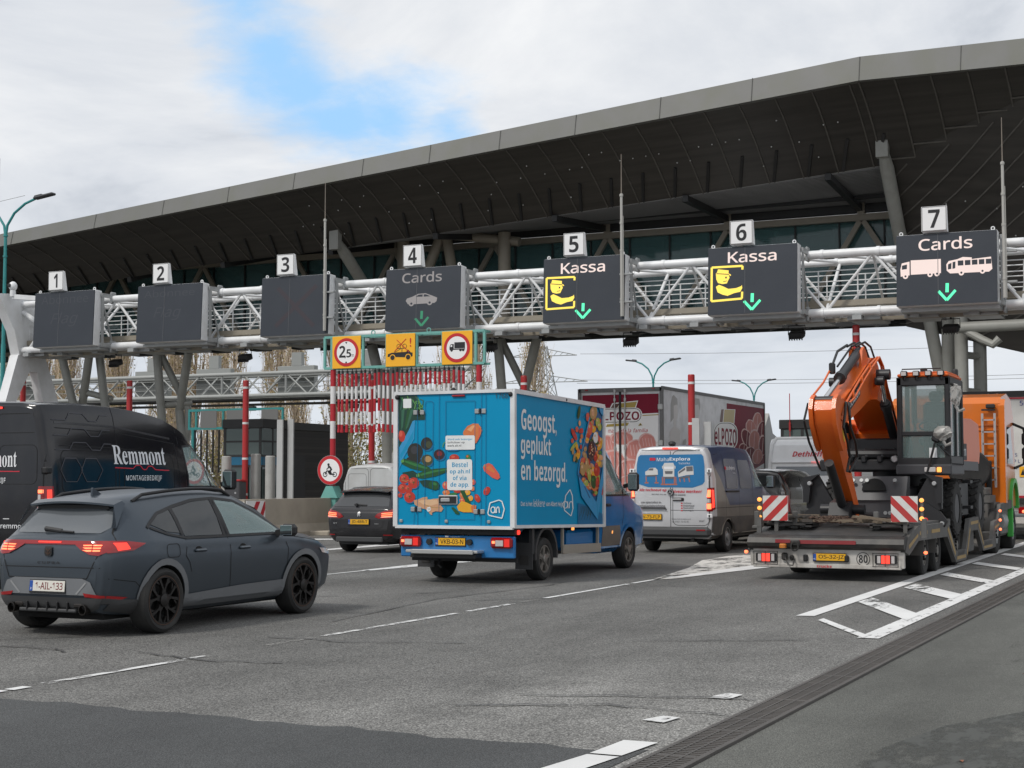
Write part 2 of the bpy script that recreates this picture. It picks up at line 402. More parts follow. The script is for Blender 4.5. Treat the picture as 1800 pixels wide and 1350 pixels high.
def asphalt(name, base, spread, dark, scale=70., rub=0.):
    m = bpy.data.materials.new(name); m.use_nodes = True; t = m.node_tree; b = t.nodes['Principled BSDF']; b.inputs['Roughness'].default_value = .82; b.inputs['Specular IOR Level'].default_value = .35
    g = t.nodes.new('ShaderNodeTexCoord')
    def ns(s, d, r=.5, vec=None):
        n = t.nodes.new('ShaderNodeTexNoise'); n.inputs['Scale'].default_value = s; n.inputs['Detail'].default_value = d; n.inputs['Roughness'].default_value = r
        t.links.new(vec or g.outputs['Object'], n.inputs['Vector']); return n.outputs[0]
    vo = t.nodes.new('ShaderNodeTexVoronoi'); vo.inputs['Scale'].default_value = scale; t.links.new(g.outputs['Object'], vo.inputs['Vector'])
    r1 = t.nodes.new('ShaderNodeValToRGB'); t.links.new(vo.outputs['Color'], r1.inputs[0]); e = r1.color_ramp.elements
    e[0].position = .1; e[0].color = (*[c * (1 - spread) for c in base], 1); e[1].position = .95; e[1].color = (*[c * (1 + spread * 1.9) for c in base], 1)
    # crevices between the stones
    r2 = t.nodes.new('ShaderNodeMapRange'); t.links.new(vo.outputs['Distance'], r2.inputs['Value']); r2.inputs['From Min'].default_value = .25; r2.inputs['From Max'].default_value = .75; r2.inputs['To Min'].default_value = 1; r2.inputs['To Max'].default_value = .45
    mp = t.nodes.new('ShaderNodeMapping'); mp.inputs['Scale'].default_value = (1, .22, 1); t.links.new(g.outputs['Object'], mp.inputs['Vector'])
    r3 = t.nodes.new('ShaderNodeMapRange'); t.links.new(ns(.9, 6, .6, mp.outputs[0]), r3.inputs['Value']); r3.inputs['From Min'].default_value = .3; r3.inputs['From Max'].default_value = .7; r3.inputs['To Min'].default_value = dark; r3.inputs['To Max'].default_value = 1.15
    r4 = t.nodes.new('ShaderNodeMapRange'); t.links.new(ns(.35, 8, .65), r4.inputs['Value']); r4.inputs['From Min'].default_value = .35; r4.inputs['From Max'].default_value = .65; r4.inputs['To Min'].default_value = .82; r4.inputs['To Max'].default_value = 1.12
    def mul(a, bb):
        n = t.nodes.new('ShaderNodeMath'); n.operation = 'MULTIPLY'; t.links.new(a, n.inputs[0]); t.links.new(bb, n.inputs[1]); return n.outputs[0]
    f = mul(mul(r2.outputs[0], r3.outputs[0]), r4.outputs[0])
    if rub:                                  # paler, rubbed surface in the strip along the drain
        sx = t.nodes.new('ShaderNodeSeparateXYZ'); t.links.new(g.outputs['Object'], sx.inputs[0])
        def mr_(src, a, b_, c=0., d=1.):
            n = t.nodes.new('ShaderNodeMapRange'); n.interpolation_type = 'SMOOTHSTEP'; t.links.new(src, n.inputs['Value']); n.inputs['From Min'].default_value = a; n.inputs['From Max'].default_value = b_; n.inputs['To Min'].default_value = c; n.inputs['To Max'].default_value = d; return n.outputs[0]
        q = mul(mul(mr_(sx.outputs[0], -8.5, -3.4), mr_(sx.outputs[1], 17.5, 9.0)), mr_(ns(1.2, 7, .65), .3, .62)); q2 = mul(mul(mr_(sx.outputs[0], -5.2, -3.2), mr_(sx.outputs[1], 18.5, 10)), mr_(ns(45, 3, .6), .42, .6))
        ad = t.nodes.new('ShaderNodeMath'); ad.operation = 'MULTIPLY_ADD'; t.links.new(q, ad.inputs[0]); ad.inputs[1].default_value = rub; ad.inputs[2].default_value = 1
        a2 = t.nodes.new('ShaderNodeMath'); a2.operation = 'MULTIPLY_ADD'; t.links.new(q2, a2.inputs[0]); a2.inputs[1].default_value = rub * 1.3; t.links.new(ad.outputs[0], a2.inputs[2]); f = mul(f, a2.outputs[0])
    vm = t.nodes.new('ShaderNodeVectorMath'); vm.operation = 'SCALE'; t.links.new(r1.outputs[0], vm.inputs[0]); t.links.new(f, vm.inputs['Scale']); t.links.new(vm.outputs[0], b.inputs['Base Color'])
    bn = t.nodes.new('ShaderNodeBump'); bn.inputs['Strength'].default_value = .7; bn.inputs['Distance'].default_value = .006; bn.invert = True
    t.links.new(vo.outputs['Distance'], bn.inputs['Height']); t.links.new(bn.outputs[0], b.inputs['Normal']); return m
A_road = asphalt('worn_asphalt', (.18, .177, .168), .5, .68, 85, .42)
A_new = asphalt('fresh_asphalt', (.088, .091, .092), .25, .8, 110)
A_side = asphalt('mossy_asphalt', (.150, .152, .138), .25, .66, 120)
A_far = asphalt('dusty_concrete_paving', (.19, .18, .16), .2, .75, 60)
def sheet(name, pts, z, m, kind='structure'):
    o = MB(); o.add([(x, y, z) for x, y in pts], [tuple(range(len(pts)))]); q = o.build(name, m, smooth=0); q['kind'] = kind; return q
sheet('ground', [(-900, -60), (900, -60), (900, 1500), (-900, 1500)], 0, A_road)
wob = [(-14 + .175 * i, 9.0 + .03 * math.sin(i * .9) + .025 * math.sin(i * 2.3) + random.uniform(-.02, .02) - .007 * i) for i in range(64)]
sheet('resurfaced_road', [(-14, 3)] + [(-3.2, 3)] + list(reversed([p for p in wob if p[0] < -3.25] + [(-3.2, 8.72)])), .004, A_new)
sheet('hard_shoulder', [(-2.785, 3), (14, 3), (14, 70), (-2.785, 70)], .004, A_side)
sheet('toll_pavement', [(-60, 37.), (-5.2, 37.), (-5.2, 62), (-60, 62)], .004, A_far)

def paint(name, wear, sc=6., col=(.74, .74, .73)):
    m = bpy.data.materials.new(name); m.use_nodes = True; t = m.node_tree; b = t.nodes['Principled BSDF']; b.inputs['Base Color'].default_value = (*col, 1); b.inputs['Roughness'].default_value = .7
    g = t.nodes.new('ShaderNodeTexCoord'); n = t.nodes.new('ShaderNodeTexNoise'); n.inputs['Scale'].default_value = sc; n.inputs['Detail'].default_value = 9; n.inputs['Roughness'].default_value = .72
    mp = t.nodes.new('ShaderNodeMapping'); mp.inputs['Scale'].default_value = (1, .35, 1); t.links.new(g.outputs['Object'], mp.inputs[0]); t.links.new(mp.outputs[0], n.inputs['Vector'])
    r = t.nodes.new('ShaderNodeMapRange'); t.links.new(n.outputs[0], r.inputs['Value']); r.inputs['From Min'].default_value = wear - .04; r.inputs['From Max'].default_value = wear + .05
    n2_ = t.nodes.new('ShaderNodeTexNoise'); n2_.inputs['Scale'].default_value = 1.3; n2_.inputs['Detail'].default_value = 6; t.links.new(g.outputs['Object'], n2_.inputs['Vector'])
    mx = t.nodes.new('ShaderNodeMix'); mx.data_type = 'RGBA'; t.links.new(n2_.outputs[0], mx.inputs['Factor']); mx.inputs['A'].default_value = (*[c * .72 for c in col], 1); mx.inputs['B'].default_value = (*[min(1, c * 1.1) for c in col], 1); t.links.new(mx.outputs['Result'], b.inputs['Base Color'])
    tr = t.nodes.new('ShaderNodeBsdfTransparent'); ms = t.nodes.new('ShaderNodeMixShader'); t.links.new(r.outputs[0], ms.inputs[0]); t.links.new(tr.outputs[0], ms.inputs[1]); t.links.new(b.outputs[0], ms.inputs[2]); t.links.new(ms.outputs[0], t.nodes['Material Output'].inputs[0]); return m
P_fresh = paint('fresh_road_paint', .22); P_worn = paint('worn_road_paint', .47, 9.); P_smear = paint('smeared_road_paint', .50, 3.5)
P_chip = paint('chipped_road_paint', .40, 7.); P_dust = paint('scuffed_pale_dust', .52, 60., (.34, .33, .31)); P_stain = paint('dark_damp_stain', .52, .9, (.070, .073, .066))
P_neat = paint('nearly_whole_road_paint', .31, 6.)
P_gore = paint('patchy_road_paint', .455, 2.6, (.66, .64, .60))
P_tar = mat('tar_seal', (.052, .051, .05), .6)
mk = MB()
def rq(pts, k, z=.008): mk.k = k; mk.add([(x, y, z) for x, y in pts], [tuple(range(len(pts)))])
def dash(x, y0, y1, wd, k, z=.008): rq([(x - wd / 2, y0), (x + wd / 2, y0), (x + wd / 2, y1), (x - wd / 2, y1)], k, z)
# hatched gore beside the low loader
rq([(-4.74, 18.0), (-4.53, 18.05), (-4.80, 42), (-5.02, 42)], 0)
for (x0, y0, x1, y1, wd, k) in [(-4.35, 17.62, -3.45, 15.85, .26, 1), (-4.52, 20.75, -3.42, 18.3, .85, 2), (-4.5, 23.8, -3.48, 21.8, .95, 2), (-4.55, 27.1, -3.5, 25.2, .75, 1), (-4.6, 30.9, -3.55, 29.1, .75, 0), (-4.6, 34.9, -3.6, 33.1, .75, 0)]:
    f_ = .35 if k == 2 else .0; xm, ym = x0 + (x1 - x0) * f_, y0 + (y1 - y0) * f_; xe, ye = x0 + (x1 - x0) * .5, y0 + (y1 - y0) * .5; z_ = .012 + .0005 * y0 / 20
    rq([(xm, ym - wd * .5), (x1, y1 - wd * .5), (x1, y1 + wd * .5), (xm, ym + wd * .5)], 7 if k == 2 else k, z_)
    if k == 2: rq([(x0, y0 - wd * .5), (xe, ye - wd * .5), (xe, ye + wd * .5), (x0, y0 + wd * .5)], 2, z_ + .001)
rq([(-3.52, 15.75), (-3.3, 15.75), (-3.36, 42), (-3.56, 42)], 1, .0085)
# broken line left of the low loader lane
dash(-8.56, 7.0, 9.05, .16, 0); dash(-8.52, 9.1, 9.3, .1, 0)
for y0, y1, k in [(9.5, 11.6, 3), (12.6, 13.4, 4), (13.6, 16.6, 3), (16.9, 18.2, 3), (18.5, 19.0, 4), (19.2, 22.4, 1), (22.6, 24.5, 1)]: dash(-8.53, y0, y1, .085, k)
rq([(-8.55, 23.5), (-8.3, 24.0), (-7.75, 28.3), (-7.75, 33.0), (-9.0, 34.5), (-9.75, 31.6), (-9.72, 29.7), (-9.1, 27)], 8)
rq([(-8.5, 24.0), (-8.25, 24.6), (-7.72, 28.3), (-7.8, 31), (-8.2, 29.5)], 0, .009)
# markings left of the van lane
dash(-14.05, 19.2, 23.9, .09, 1); rq([(-14.15, 23.8), (-13.95, 23.8), (-13.3, 31), (-13.0, 35), (-14.4, 35), (-14.3, 28)], 1)
dash(-14.0, 10, 13, .1, 3); dash(-19.4, 22, 30, .12, 1); dash(-17.9, 12.5, 14.2, .1, 0)
rq([(-19.2, 30), (-18.9, 30), (-18.9, 37), (-19.6, 37)], 1); rq([(-24.2, 34.5), (-20.5, 36.5), (-20.5, 37.3), (-24.2, 35.5)], 1, .0095)
# stop marking by the drain and stray flecks
rq([(-3.66, 6.8), (-3.42, 6.8), (-3.26, 8.4), (-3.46, 8.4)], 0, .010); rq([(-3.46, 8.44), (-3.26, 8.44), (-3.22, 8.95), (-3.44, 8.95)], 0, .010)
rq([(-3.62, 9.75), (-3.45, 9.7), (-3.42, 9.95), (-3.55, 9.98)], 1, .010); rq([(-3.55, 10.95), (-3.38, 10.95), (-3.36, 11.2), (-3.5, 11.25)], 1, .010)
rq([(-2.3, 6), (-2.1, 8.6), (-1.75, 10.4), (-1.2, 11.6), (-.2, 12.3), (1.2, 12.5), (3, 11.8), (3, 6)], 6, .0062); rq([(-2.0, 14), (3, 14), (3, 24), (-2.0, 24)], 6, .0062)
o = mk.build('road_markings', [P_fresh, P_chip, P_smear, P_worn, P_dust, P_dust, P_stain, P_neat, P_gore], smooth=0); o['kind'] = 'structure'
tr = MB(); random.seed(3)
for pts in [[(-9.3, 11.6), (-8.3, 11.3), (-7.6, 11.45)], [(-10.6, 12.6), (-11.6, 11.6), (-13, 11.2)], [(-9.0, 13.3), (-8.0, 13.2), (-6.9, 13.6)], [(-9.3, 15.0), (-9.8, 18.5), (-9.5, 21.5), (-9.6, 22.4)], [(-8.5, 19.2), (-9.4, 18.3)], [(-8.6, 22), (-7.0, 22.3)], [(-5.1, 9.8), (-4.1, 10.3), (-3.2, 10.2)], [(-4.9, 10.5), (-3.5, 11.0), (-3.2, 11)], [(-10.0, 20.0), (-11.4, 18.2), (-12.5, 18)], [(-11.2, 11.4), (-10.2, 11.5), (-9.9, 11.3)], [(-5.5, 14.5), (-3.9, 15.3)]]:
    q = []
    for a, b in zip(pts, pts[1:]):
        for i in range(6): q.append(V((a[0] + (b[0] - a[0]) * i / 6 + random.uniform(-.02, .02), a[1] + (b[1] - a[1]) * i / 6 + random.uniform(-.04, .04), .0115)))
    q.append(V((*pts[-1], .0115))); a_ = []; b_ = []
    for i, p in enumerate(q):
        d = (q[min(i + 1, len(q) - 1)] - q[max(0, i - 1)]).normalized(); nn = V((-d.y, d.x, 0)) * random.uniform(.006, .02); a_.append(p + nn); b_.append(p - nn)
    tr.grid([b_, a_])
o = tr.build('tar_seams', P_tar, smooth=0); o['kind'] = 'structure'
# slotted drain channel
dr = MB(); dr.k = 1; dr.add([(-3.09, 5, .005), (-2.79, 5, .005), (-2.79, 70, .005), (-3.09, 70, .005)], [(0, 1, 2, 3)]); dr.k = 0
for x0, x1 in ((-3.105, -3.075), (-3.002, -2.988), (-2.915, -2.90), (-2.825, -2.79)): dr.bx(x0, x1, 5, 70, .0, .022)
y = 5.
while y < 30:
    for x0, x1 in ((-3.075, -3.002), (-2.988, -2.915), (-2.90, -2.825)): dr.bx(x0, x1, y, y + .028, .004, .0195)
    y += .058 if y < 18 else .116
for i in range(60): dr.bx(-3.07, -2.83, 5 + i * .5, 5.03 + i * .5, .004, .0205)
o = dr.build('drain_channel', [mat('cast_iron', (.085, .078, .072), .6, .2, var=.25, dirt=.5, dc=(.11, .1, .09)), mat('drain_void', (.006, .006, .006), .9)], smooth=0)
tag(o, 'long cast iron slotted drain grating running along the right road edge', 'drain')
lf = MB()
for x, y in [(-1.45, 9.1), (-1.2, 10.6), (-.6, 11.8), (.2, 9.9), (-1.6, 13.4), (.9, 13.2)]:
    a = random.uniform(0, 6); c = math.cos(a) * .035; s_ = math.sin(a) * .035; lf.add([(x - c, y - s_, .008), (x + s_ * .5, y - c * .5, .02), (x + c, y + s_, .01), (x - s_ * .5, y + c * .5, .016)], [(0, 1, 2, 3)])
o = lf.build('fallen_leaves', mat('brown_leaf', (.26, .1, .05), .8), smooth=0); o['kind'] = 'stuff'
# ================================================================ TOLL BUILDING
def lerp(xs, ys, x):
    if x <= xs[0]: return ys[0] + (ys[1] - ys[0]) / (xs[1] - xs[0]) * (x - xs[0])
    for a, b, c, d in zip(xs, xs[1:], ys, ys[1:]):
        if x <= b: return c + (d - c) * (x - a) / (b - a)
    return ys[-1]
zt = lambda x: lerp([-47.8, -25.2, -11.2, -5.6, 30], [12.23, 14.30, 15.59, 15.56, 15.0], x)
zf = lambda x: lerp([-47.8, -25.2, -11.0, -5.6, 30], [11.66, 13.58, 14.76, 14.71, 14.1], x)
zl = lambda x: lerp([-60, -46.5, -40, -34.6, -25.8, -16, -11, 30], [9.6, 10.4, 10.9, 11.1, 11.68, 12.33, 12.68, 12.9], x)
bld = thing('toll_building', 'long dark toll building with a sweeping grey edged canopy roof over the lanes', 'toll building', (-25, 55, 0))
def B(mb, name, m, smooth=35, parent=None):
    o = mb.build(name, m, parent or bld, smooth)
    if parent is None: o.location = (25, -55, 0)
    return o
XR = -10.85
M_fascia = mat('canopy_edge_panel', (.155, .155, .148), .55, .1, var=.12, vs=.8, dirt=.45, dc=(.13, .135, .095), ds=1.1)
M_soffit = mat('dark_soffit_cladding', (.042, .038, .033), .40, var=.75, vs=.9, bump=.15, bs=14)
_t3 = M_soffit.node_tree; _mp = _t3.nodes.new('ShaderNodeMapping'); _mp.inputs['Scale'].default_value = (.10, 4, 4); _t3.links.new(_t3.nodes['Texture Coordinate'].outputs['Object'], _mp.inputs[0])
for n_ in _t3.nodes:
    if n_.type == 'TEX_NOISE': _t3.links.new(_mp.outputs[0], n_.inputs['Vector'])
M_rib = mat('soffit_seam', (.10, .092, .08), .55, var=.4)
M_ceil = mat('ribbed_ceiling', (.42, .42, .42), .6, var=.15)
M_dark = mat('dark_steel', (.022, .022, .022), .55, var=.3)
f = MB(); xs = [-80, -60, -47.8, -25.2, XR, -5.6, 12]
for a, b in zip(xs, xs[1:]): f.add([(a, 50, zf(a)), (b, 50, zf(b)), (b, 50.12, zt(b)), (a, 50.12, zt(a)), (a, 50.5, zf(a)), (b, 50.5, zf(b)), (b, 50.6, zt(b) + .05), (a, 50.6, zt(a) + .05)], [(0, 1, 2, 3), (3, 2, 6, 7), (0, 4, 5, 1)])
fo = B(f, 'roof_fascia', M_fascia, 20)
for px_ in [-62, -57, -52, -47.2, -42.7, -39.2, -36.0, -32.9, -29.8, -26.9, -24.0, -21.0, -17.8, -14.5, XR, -7.6, -4.4, -1]: j = MB(); j.beam((px_, 49.994, zf(px_)), (px_ + .02, 50.11, zt(px_) - .01), .022, .02, (0, -1, 0)); B(j, 'fascia_joint', mat('joint_shadow', (.07, .07, .065), .7))
top = MB(); top.grid([[V((x, 50.6, zt(x) + .05)) for x in xs], [V((x, 56, zt(x) + .9)) for x in xs], [V((x, 64.2, zt(x) - .6)) for x in xs]]); B(top, 'roof', M_fascia)
prof = [(0, 0), (.28, .20), (.55, .46), (.8, .75), (1, 1)]
def sof(x, t, yb=54.): a = lerp([p[0] for p in prof], [p[1] for p in prof], t); return V((x, 50.25 + (yb - 50.25) * t, zf(x) + (zl(x) - zf(x)) * a))
s = MB(); xs2 = [-80 + i * 1.0 for i in range(70)] + [XR]; s.grid([[sof(x, i / 12) for x in xs2] for i in range(13)]); sh = s; x = -78.
while x < XR - .3:
    for i in range(12):
        a, b = sof(x, i / 12), sof(x, (i + 1) / 12); s.k = 1; s.beam(a - V((0, .015, .015)), b - V((0, .015, .015)), .045, .04, (0, -1, 1))
    x3 = x + .62; s.k = 2
    sh.beam(sof(x3, .66) - V((0, .02, .02)), sof(x3 - .45, .99) - V((0, .02, .02)), .11, .05, (0, -1, 1)); x += 1.26
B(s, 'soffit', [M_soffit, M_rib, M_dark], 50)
s = MB(); s.grid([[V((x, y, zl(x) + (11.98 + .35 - zl(x)) * max(0, (y - 54) / 5.6))) for x in xs2] for y in (54, 56, 58, 59.7)]); B(s, 'ceiling', M_ceil, 0)
s = MB(); y = 54.12
while y < 59.5:
    t = (y - 54) / 5.6; s.beam((-34, y, zl(-34) + (12.33 - zl(-34)) * t - .02), (XR, y, zl(XR) + (12.33 - zl(XR)) * t - .02), .05, .03); y += .2
B(s, 'ceiling_rib', mat('ceiling_rib', (.2, .2, .2), .6))
s = MB()
for x in [-50.5, -44, -39.0, -33.6, -28.7, -23.5, -18.2, -12.85]:
    s.beam((x, 53.9, zl(x) - .12), (x, 59.4, 12.1), .22, .24)
s.beam((-60, 59.2, 12.12), (XR, 59.2, 12.12), .3, .3); s.beam((-60, 57.6, 11.9 + .0), (XR, 57.6, 12.28), .14, .12)
B(s, 'ceiling_beam', M_dark)
M_glass = mat('tinted_glazing', (.10, .20, .20), .06, spec=.6, trans=2.35)
M_int = mat('dim_interior', (.05, .055, .055), .8, var=.4)
g = MB(); g.bx(-75, XR, 59.5, 59.52, 7.9, 11.85); B(g, 'glazing', M_glass, 0)
g = MB(); g.bx(-75, XR, 63.8, 63.82, 8.6, 11.78); B(g, 'rear_glazing', M_glass, 0)
g = MB()
g.bx(-75, XR, 59.6, 64, 11.8, 12.0); g.bx(-75, XR, 62.9, 63.1, 10.4, 11.79); g.bx(-40, XR, 63.3, 63.4, 7.9, 11.79)
for i in range(26): xx = -72 + i * 2.4; g.bx(xx, xx + .9, 62, 62.6, 7.9, 8.7 + random.random()); g.bx(xx, xx + .12, 61, 63, 8.2, 11.79)
B(g, 'interior_fitting', M_int, 0)
mu = MB(); x = -75.
while x < XR: mu.bx(x - .03, x + .03, 59.42, 59.5, 7.9, 11.8); x += 1.75
for z in (8.6, 10.3): mu.bx(-75, XR, 59.43, 59.5, z, z + .05)
B(mu, 'mullion', M_dark, 0)
b = MB(); b.beam((-75, 59.15, 11.78), (XR, 59.15, 11.78), .24, .26)
ap = [-54.3, -49, -43.9, -38.7, -33.5, -28.6, -23.35, -18.15, -12.8]
for x in ap:
    b.beam((x, 59.15, 11.75), (x - 2.5, 59.15, 7.7), .16, .2); b.beam((x, 59.15, 11.75), (x + 2.5, 59.15, 7.7), .16, .2); b.bx(x - .14, x + .14, 59.0, 59.3, 11.9, 12.35)
b.beam((-75, 59.15, 7.95), (XR, 59.15, 7.95), .2, .18)
B(b, 'facade_truss', M_beige)
s = MB(); s.add([(-80, 56, 8.3), (-56, 56, 7.95), (-35, 56, 7.52), (-11.2, 56, 7.22), (-11.2, 64, 8.5), (-80, 64, 9.4), (-80, 56.05, 8.5), (-11.2, 56.05, 7.9), (-11.2, 64, 8.9), (-80, 64, 9.8)], [(0, 5, 4, 3, 2, 1), (0, 1, 2, 3, 7, 6), (6, 7, 8, 9)])
x = -78
while x < -11.4:
    zz_ = lerp([-80, -56, -35, -11.2], [8.3, 7.95, 7.52, 7.22], x); s.k = 1; s.beam((x, 56.05, zz_ - .03), (x, 63.8, zz_ + 1.2), .05, .05); x += 1.3
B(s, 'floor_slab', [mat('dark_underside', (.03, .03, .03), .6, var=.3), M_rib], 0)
# closed dark shell at the right end, its upper edge climbing the soffit in steps
def tmx(x): return max(.16, 1 - (x - XR) / 7.2 * .84)
s = MB(); xr_ = [XR + i * .5 for i in range(48)]; s.grid([[sof(x, tmx(x) * i / 12) for x in xr_] for i in range(13)])
def shell(u, t):
    x = XR + u * 24; a = sof(x, tmx(x)); b_ = V((x, 57.5 - u * 2, 7.3 - u * 6.6 if u < .25 else 5.65 - (u - .25) * 2)); p = a.lerp(b_, t); p.y += .9 * math.sin(math.pi * t); return p
s.grid([[shell(i / 30, k / 14) for i in range(31)] for k in range(15)]); s.grid([[shell(i / 30, 1) + V((0, k * 9, k * .5)) for i in range(31)] for k in range(3)])
s.k = 1; x = XR - .05; stp = []
while x < XR + 9:
    tm = tmx(x - .55)
    for i in range(8): a, b_ = sof(x, tm * i / 8), sof(x, tm * (i + 1) / 8); s.beam(a - V((0, .015, .015)), b_ - V((0, .015, .015)), .05, .04, (0, -1, 1))
    stp.append((x, tm)); x += 1.16
for (xa_, ta), (xb_, tb_) in zip(stp, stp[1:]): s.beam(sof(xa_, tb_) - V((0, .02, .02)), sof(xb_, tb_) - V((0, .02, .02)), .05, .05, (0, -1, 1))
for k in range(11):
    t0 = .10 + k * .11; q = []
    for i in range(20):
        u = i / 19 * .62; t = t0 - i / 19 * (1.02 + .03 * k)
        if 0 <= t <= 1: q.append(shell(u, t) - V((0, .02, 0)))
    for a, c in zip(q, q[1:]): s.beam(a, c, .05, .04, (0, -1, 0))
B(s, 'end_shell', [M_soffit, M_rib], 50)
sp = MB(); random.seed(5)
dl0 = sp.sph((0, 0, 0), .028, 6, 4).build('downlight', mat('small_fixture', (.5, .5, .48), .4), bld)
for i in range(80):
    p = sof(-34 + i * .5, random.choice((.3, .45, .6, .8))) - V((0, .05, .04)) if i < 45 else shell(.02 + .5 * random.random(), .1 + .8 * random.random()) - V((0, .06, 0))
    o = dl0 if i == 0 else link('downlight', dl0.data, bld)
    o.location = p - V((-25, 55, 0))
# struts between canopy and frame
for x0, x1 in ((-10.75, -10.75), (-32.9, -33.2), (-54, -54.3)):
    c = MB(); a = V((x0, 53.0, zf(x0) - 1.35)); e_ = V((x1, 58.3, 8.2)); d = (e_ - a).normalized()
    c.tube(a + d * 1.2, e_, .25, 14); c.tube(a + d * .5, a + d * 1.2, .17, 10, .25); c.box(a + d * .2, (.42, .3, .95)); B(c, 'strut', M_grey)
# columns: inclined tubes carrying the building, two by two with a tie
def supp(x, w, lean):
    c = MB(); y0 = 57.5; r = .2
    c.tube((x - w, y0, 7.5), (x - w * .75 + lean, y0 + .5, 0), r, 12); B(c, 'column', M_grey)
    c = MB(); c.tube((x + w * .9, y0, 7.5), (x + .05 - w * .3, y0 + .8, 4.9), r, 12); c.tube((x + .05 - w * .3, y0 + .8, 4.9), (x + w * .3, y0 + 1, 0), r, 12); B(c, 'column', M_grey)
    c = MB(); c.tube((x - w * .95, y0 + .2, 7.5), (x + w * .15, y0 + 1.0, 4.9), r * .85, 12); c.tube((x + w * .15, y0 + 1.0, 4.9), (x - w * .4, y0 + 1.2, 0), r * .85, 12); B(c, 'column', M_grey)
    c = MB(); c.tube((x - w * .85, y0 + .3, 5.1), (x + w * .35, y0 + 1, 5.25), r * .75, 12); B(c, 'tie', M_grey)
for x in (-44.3, -26.7): supp(x, .95, .2)
for dx, (a, b_) in zip((0, 0, 0), (((-50.9, 57.5, 7.5), (-48.9, 58, 0)), ((-49.0, 57.2, 7.5), (-50.6, 58.5, 4.5)), ((-48.9, 57.8, 7.6), (-48.3, 58.6, 0)))):
    c = MB(); c.tube(a, b_, .2, 12); B(c, 'column', M_grey)
for a, b_, r in (((-32.0, 57.2, 11.9), (-32.0, 57.2, 7.6), .26), ((-30.2, 57.2, 11.9), (-31.7, 57.2, 8.6), .22), ((-29.9, 57.2, 11.9), (-29.3, 57.2, 8.6), .22), ((-27.2, 57.2, 11.9), (-27.2, 57.2, 7.6), .26), ((-30.0, 57.0, 12.0), (-26.6, 57.4, 11.5), .2)): c = MB(); c.tube(a, b_, r, 12); B(c, 'frame_tube', M_beige)
c = MB(); c.tube((-50.1, 57.9, 5.9), (-48.5, 58.3, 5.5), .15, 12); B(c, 'tie', M_grey)
for a, b_ in (((-34, 58, 7.5), (-33.2, 58, 4.6)), ((-32.6, 58, 7.5), (-33.2, 58, 4.6)), ((-33.2, 58, 4.7), (-33.2, 58, 0)), ((-10.05, 57, 8.2), (-9.45, 57.6, 4.2)), ((-9.25, 57, 8.2), (-9.4, 57.6, 4.2)), ((-9.42, 57.6, 4.3), (-9.42, 57.6, 0)), ((-8.72, 56.4, 8), (-8.72, 56.4, 0)), ((-8.25, 57.6, 8), (-8.25, 57.6, 0))):
    c = MB(); c.tube(a, b_, .235, 14); B(c, 'column', M_grey)
c = MB()
for z in (6.1, 4.8, 3.4): c.tube((-8.72, 56.4, z), (-8.25, 57.6, z), .13, 10)
B(c, 'tie', M_grey)
c = MB(); c.path([(-8.6, 55.8, 6.98), (-7.9, 55.6, 6.55), (-7.5, 55.5, 6.35), (-7.28, 55.5, 6.55)], .15, 10); c.tube((-8.7, 55.7, 7.0), (-3, 55.7, 7.05), .2, 12); B(c, 'drain_pipe', M_grey)

# ================================================================ SIGN GANTRY
gan = thing('sign_gantry', 'white tubular lattice gantry with a catwalk carrying the lane signs', 'gantry', (-20, 42.8, 0))
def G(mb, name, m, smooth=35):
    o = mb.build(name, m, gan, smooth); o.location = (20, -42.8, 0); return o
X0, X1 = -39.0, 4.0
for y, z, r in ((42, 7.87, .12), (43.7, 7.87, .10), (42, 6.24, .12), (43.7, 6.24, .10)):
    c = MB(); c.tube((X0, y, z), (X1, y, z), r, 14)
    xx = X0 + .9
    while xx < X1: c.lathe((xx, y, z), (1, 0, 0), [(r + .018, -.045), (r + .018, .045)], 14); xx += 1.55
    G(c, 'chord', M_white)
lt = MB(); xx = X0 + .3; k = 0
while xx < X1:
    x2 = xx + 1.3
    for y in (42, 43.7):
        a, b_ = ((6.28, 7.83) if k % 2 == 0 else (7.83, 6.28)); lt.tube((xx, y, a), (x2, y, b_), .043, 8)
    lt.tube((xx, 42, 7.87), (x2, 43.7, 7.87), .045, 6); lt.tube((xx, 42, 7.83), (xx, 43.7, 6.28), .038, 8) if k % 2 else lt.tube((xx, 43.7, 7.83), (xx, 42, 6.28), .05, 8)
    lt.tube((xx, 42, 6.24), (xx, 43.7, 6.24), .045, 6)
    if k % 4 == 0: lt.tube((xx + .3, 42.0, 6.24), (xx + .3, 42.0, 7.87), .06, 8)
    xx = x2; k += 1
G(lt, 'lattice_bar', M_white)
rl = MB()
for y in (42.35, 43.35):
    for z in (6.85, 7.15, 7.45): rl.tube((X0, y, z), (X1, y, z), .017, 6)
    xx = X0
    while xx < X1: rl.tube((xx, y, 6.4), (xx, y, 7.46), .02, 6); xx += 1.1
G(rl, 'railing', M_white)
wk = MB(); wk.bx(X0, X1, 42.25, 43.45, 6.38, 6.43); wk.beam((X0, 42.22, 6.52), (X1, 42.22, 6.52), .03, .16); wk.beam((X0, 43.47, 6.52), (X1, 43.47, 6.52), .03, .16); wk.beam((X0, 42.4, 6.06), (X1, 42.4, 6.06), .12, .1); G(wk, 'catwalk', M_beige, 0)
un = MB()
xx = X0
while xx < X1: un.bx(xx, xx + .9, 42.1, 43.5, 6.02, 6.1); un.bx(xx + .2, xx + .45, 41.8, 42.2, 6.0, 6.12); xx += 1.55
G(un, 'cable_tray', M_gal, 0)
lg = MB(); wx = .42
_ln = []
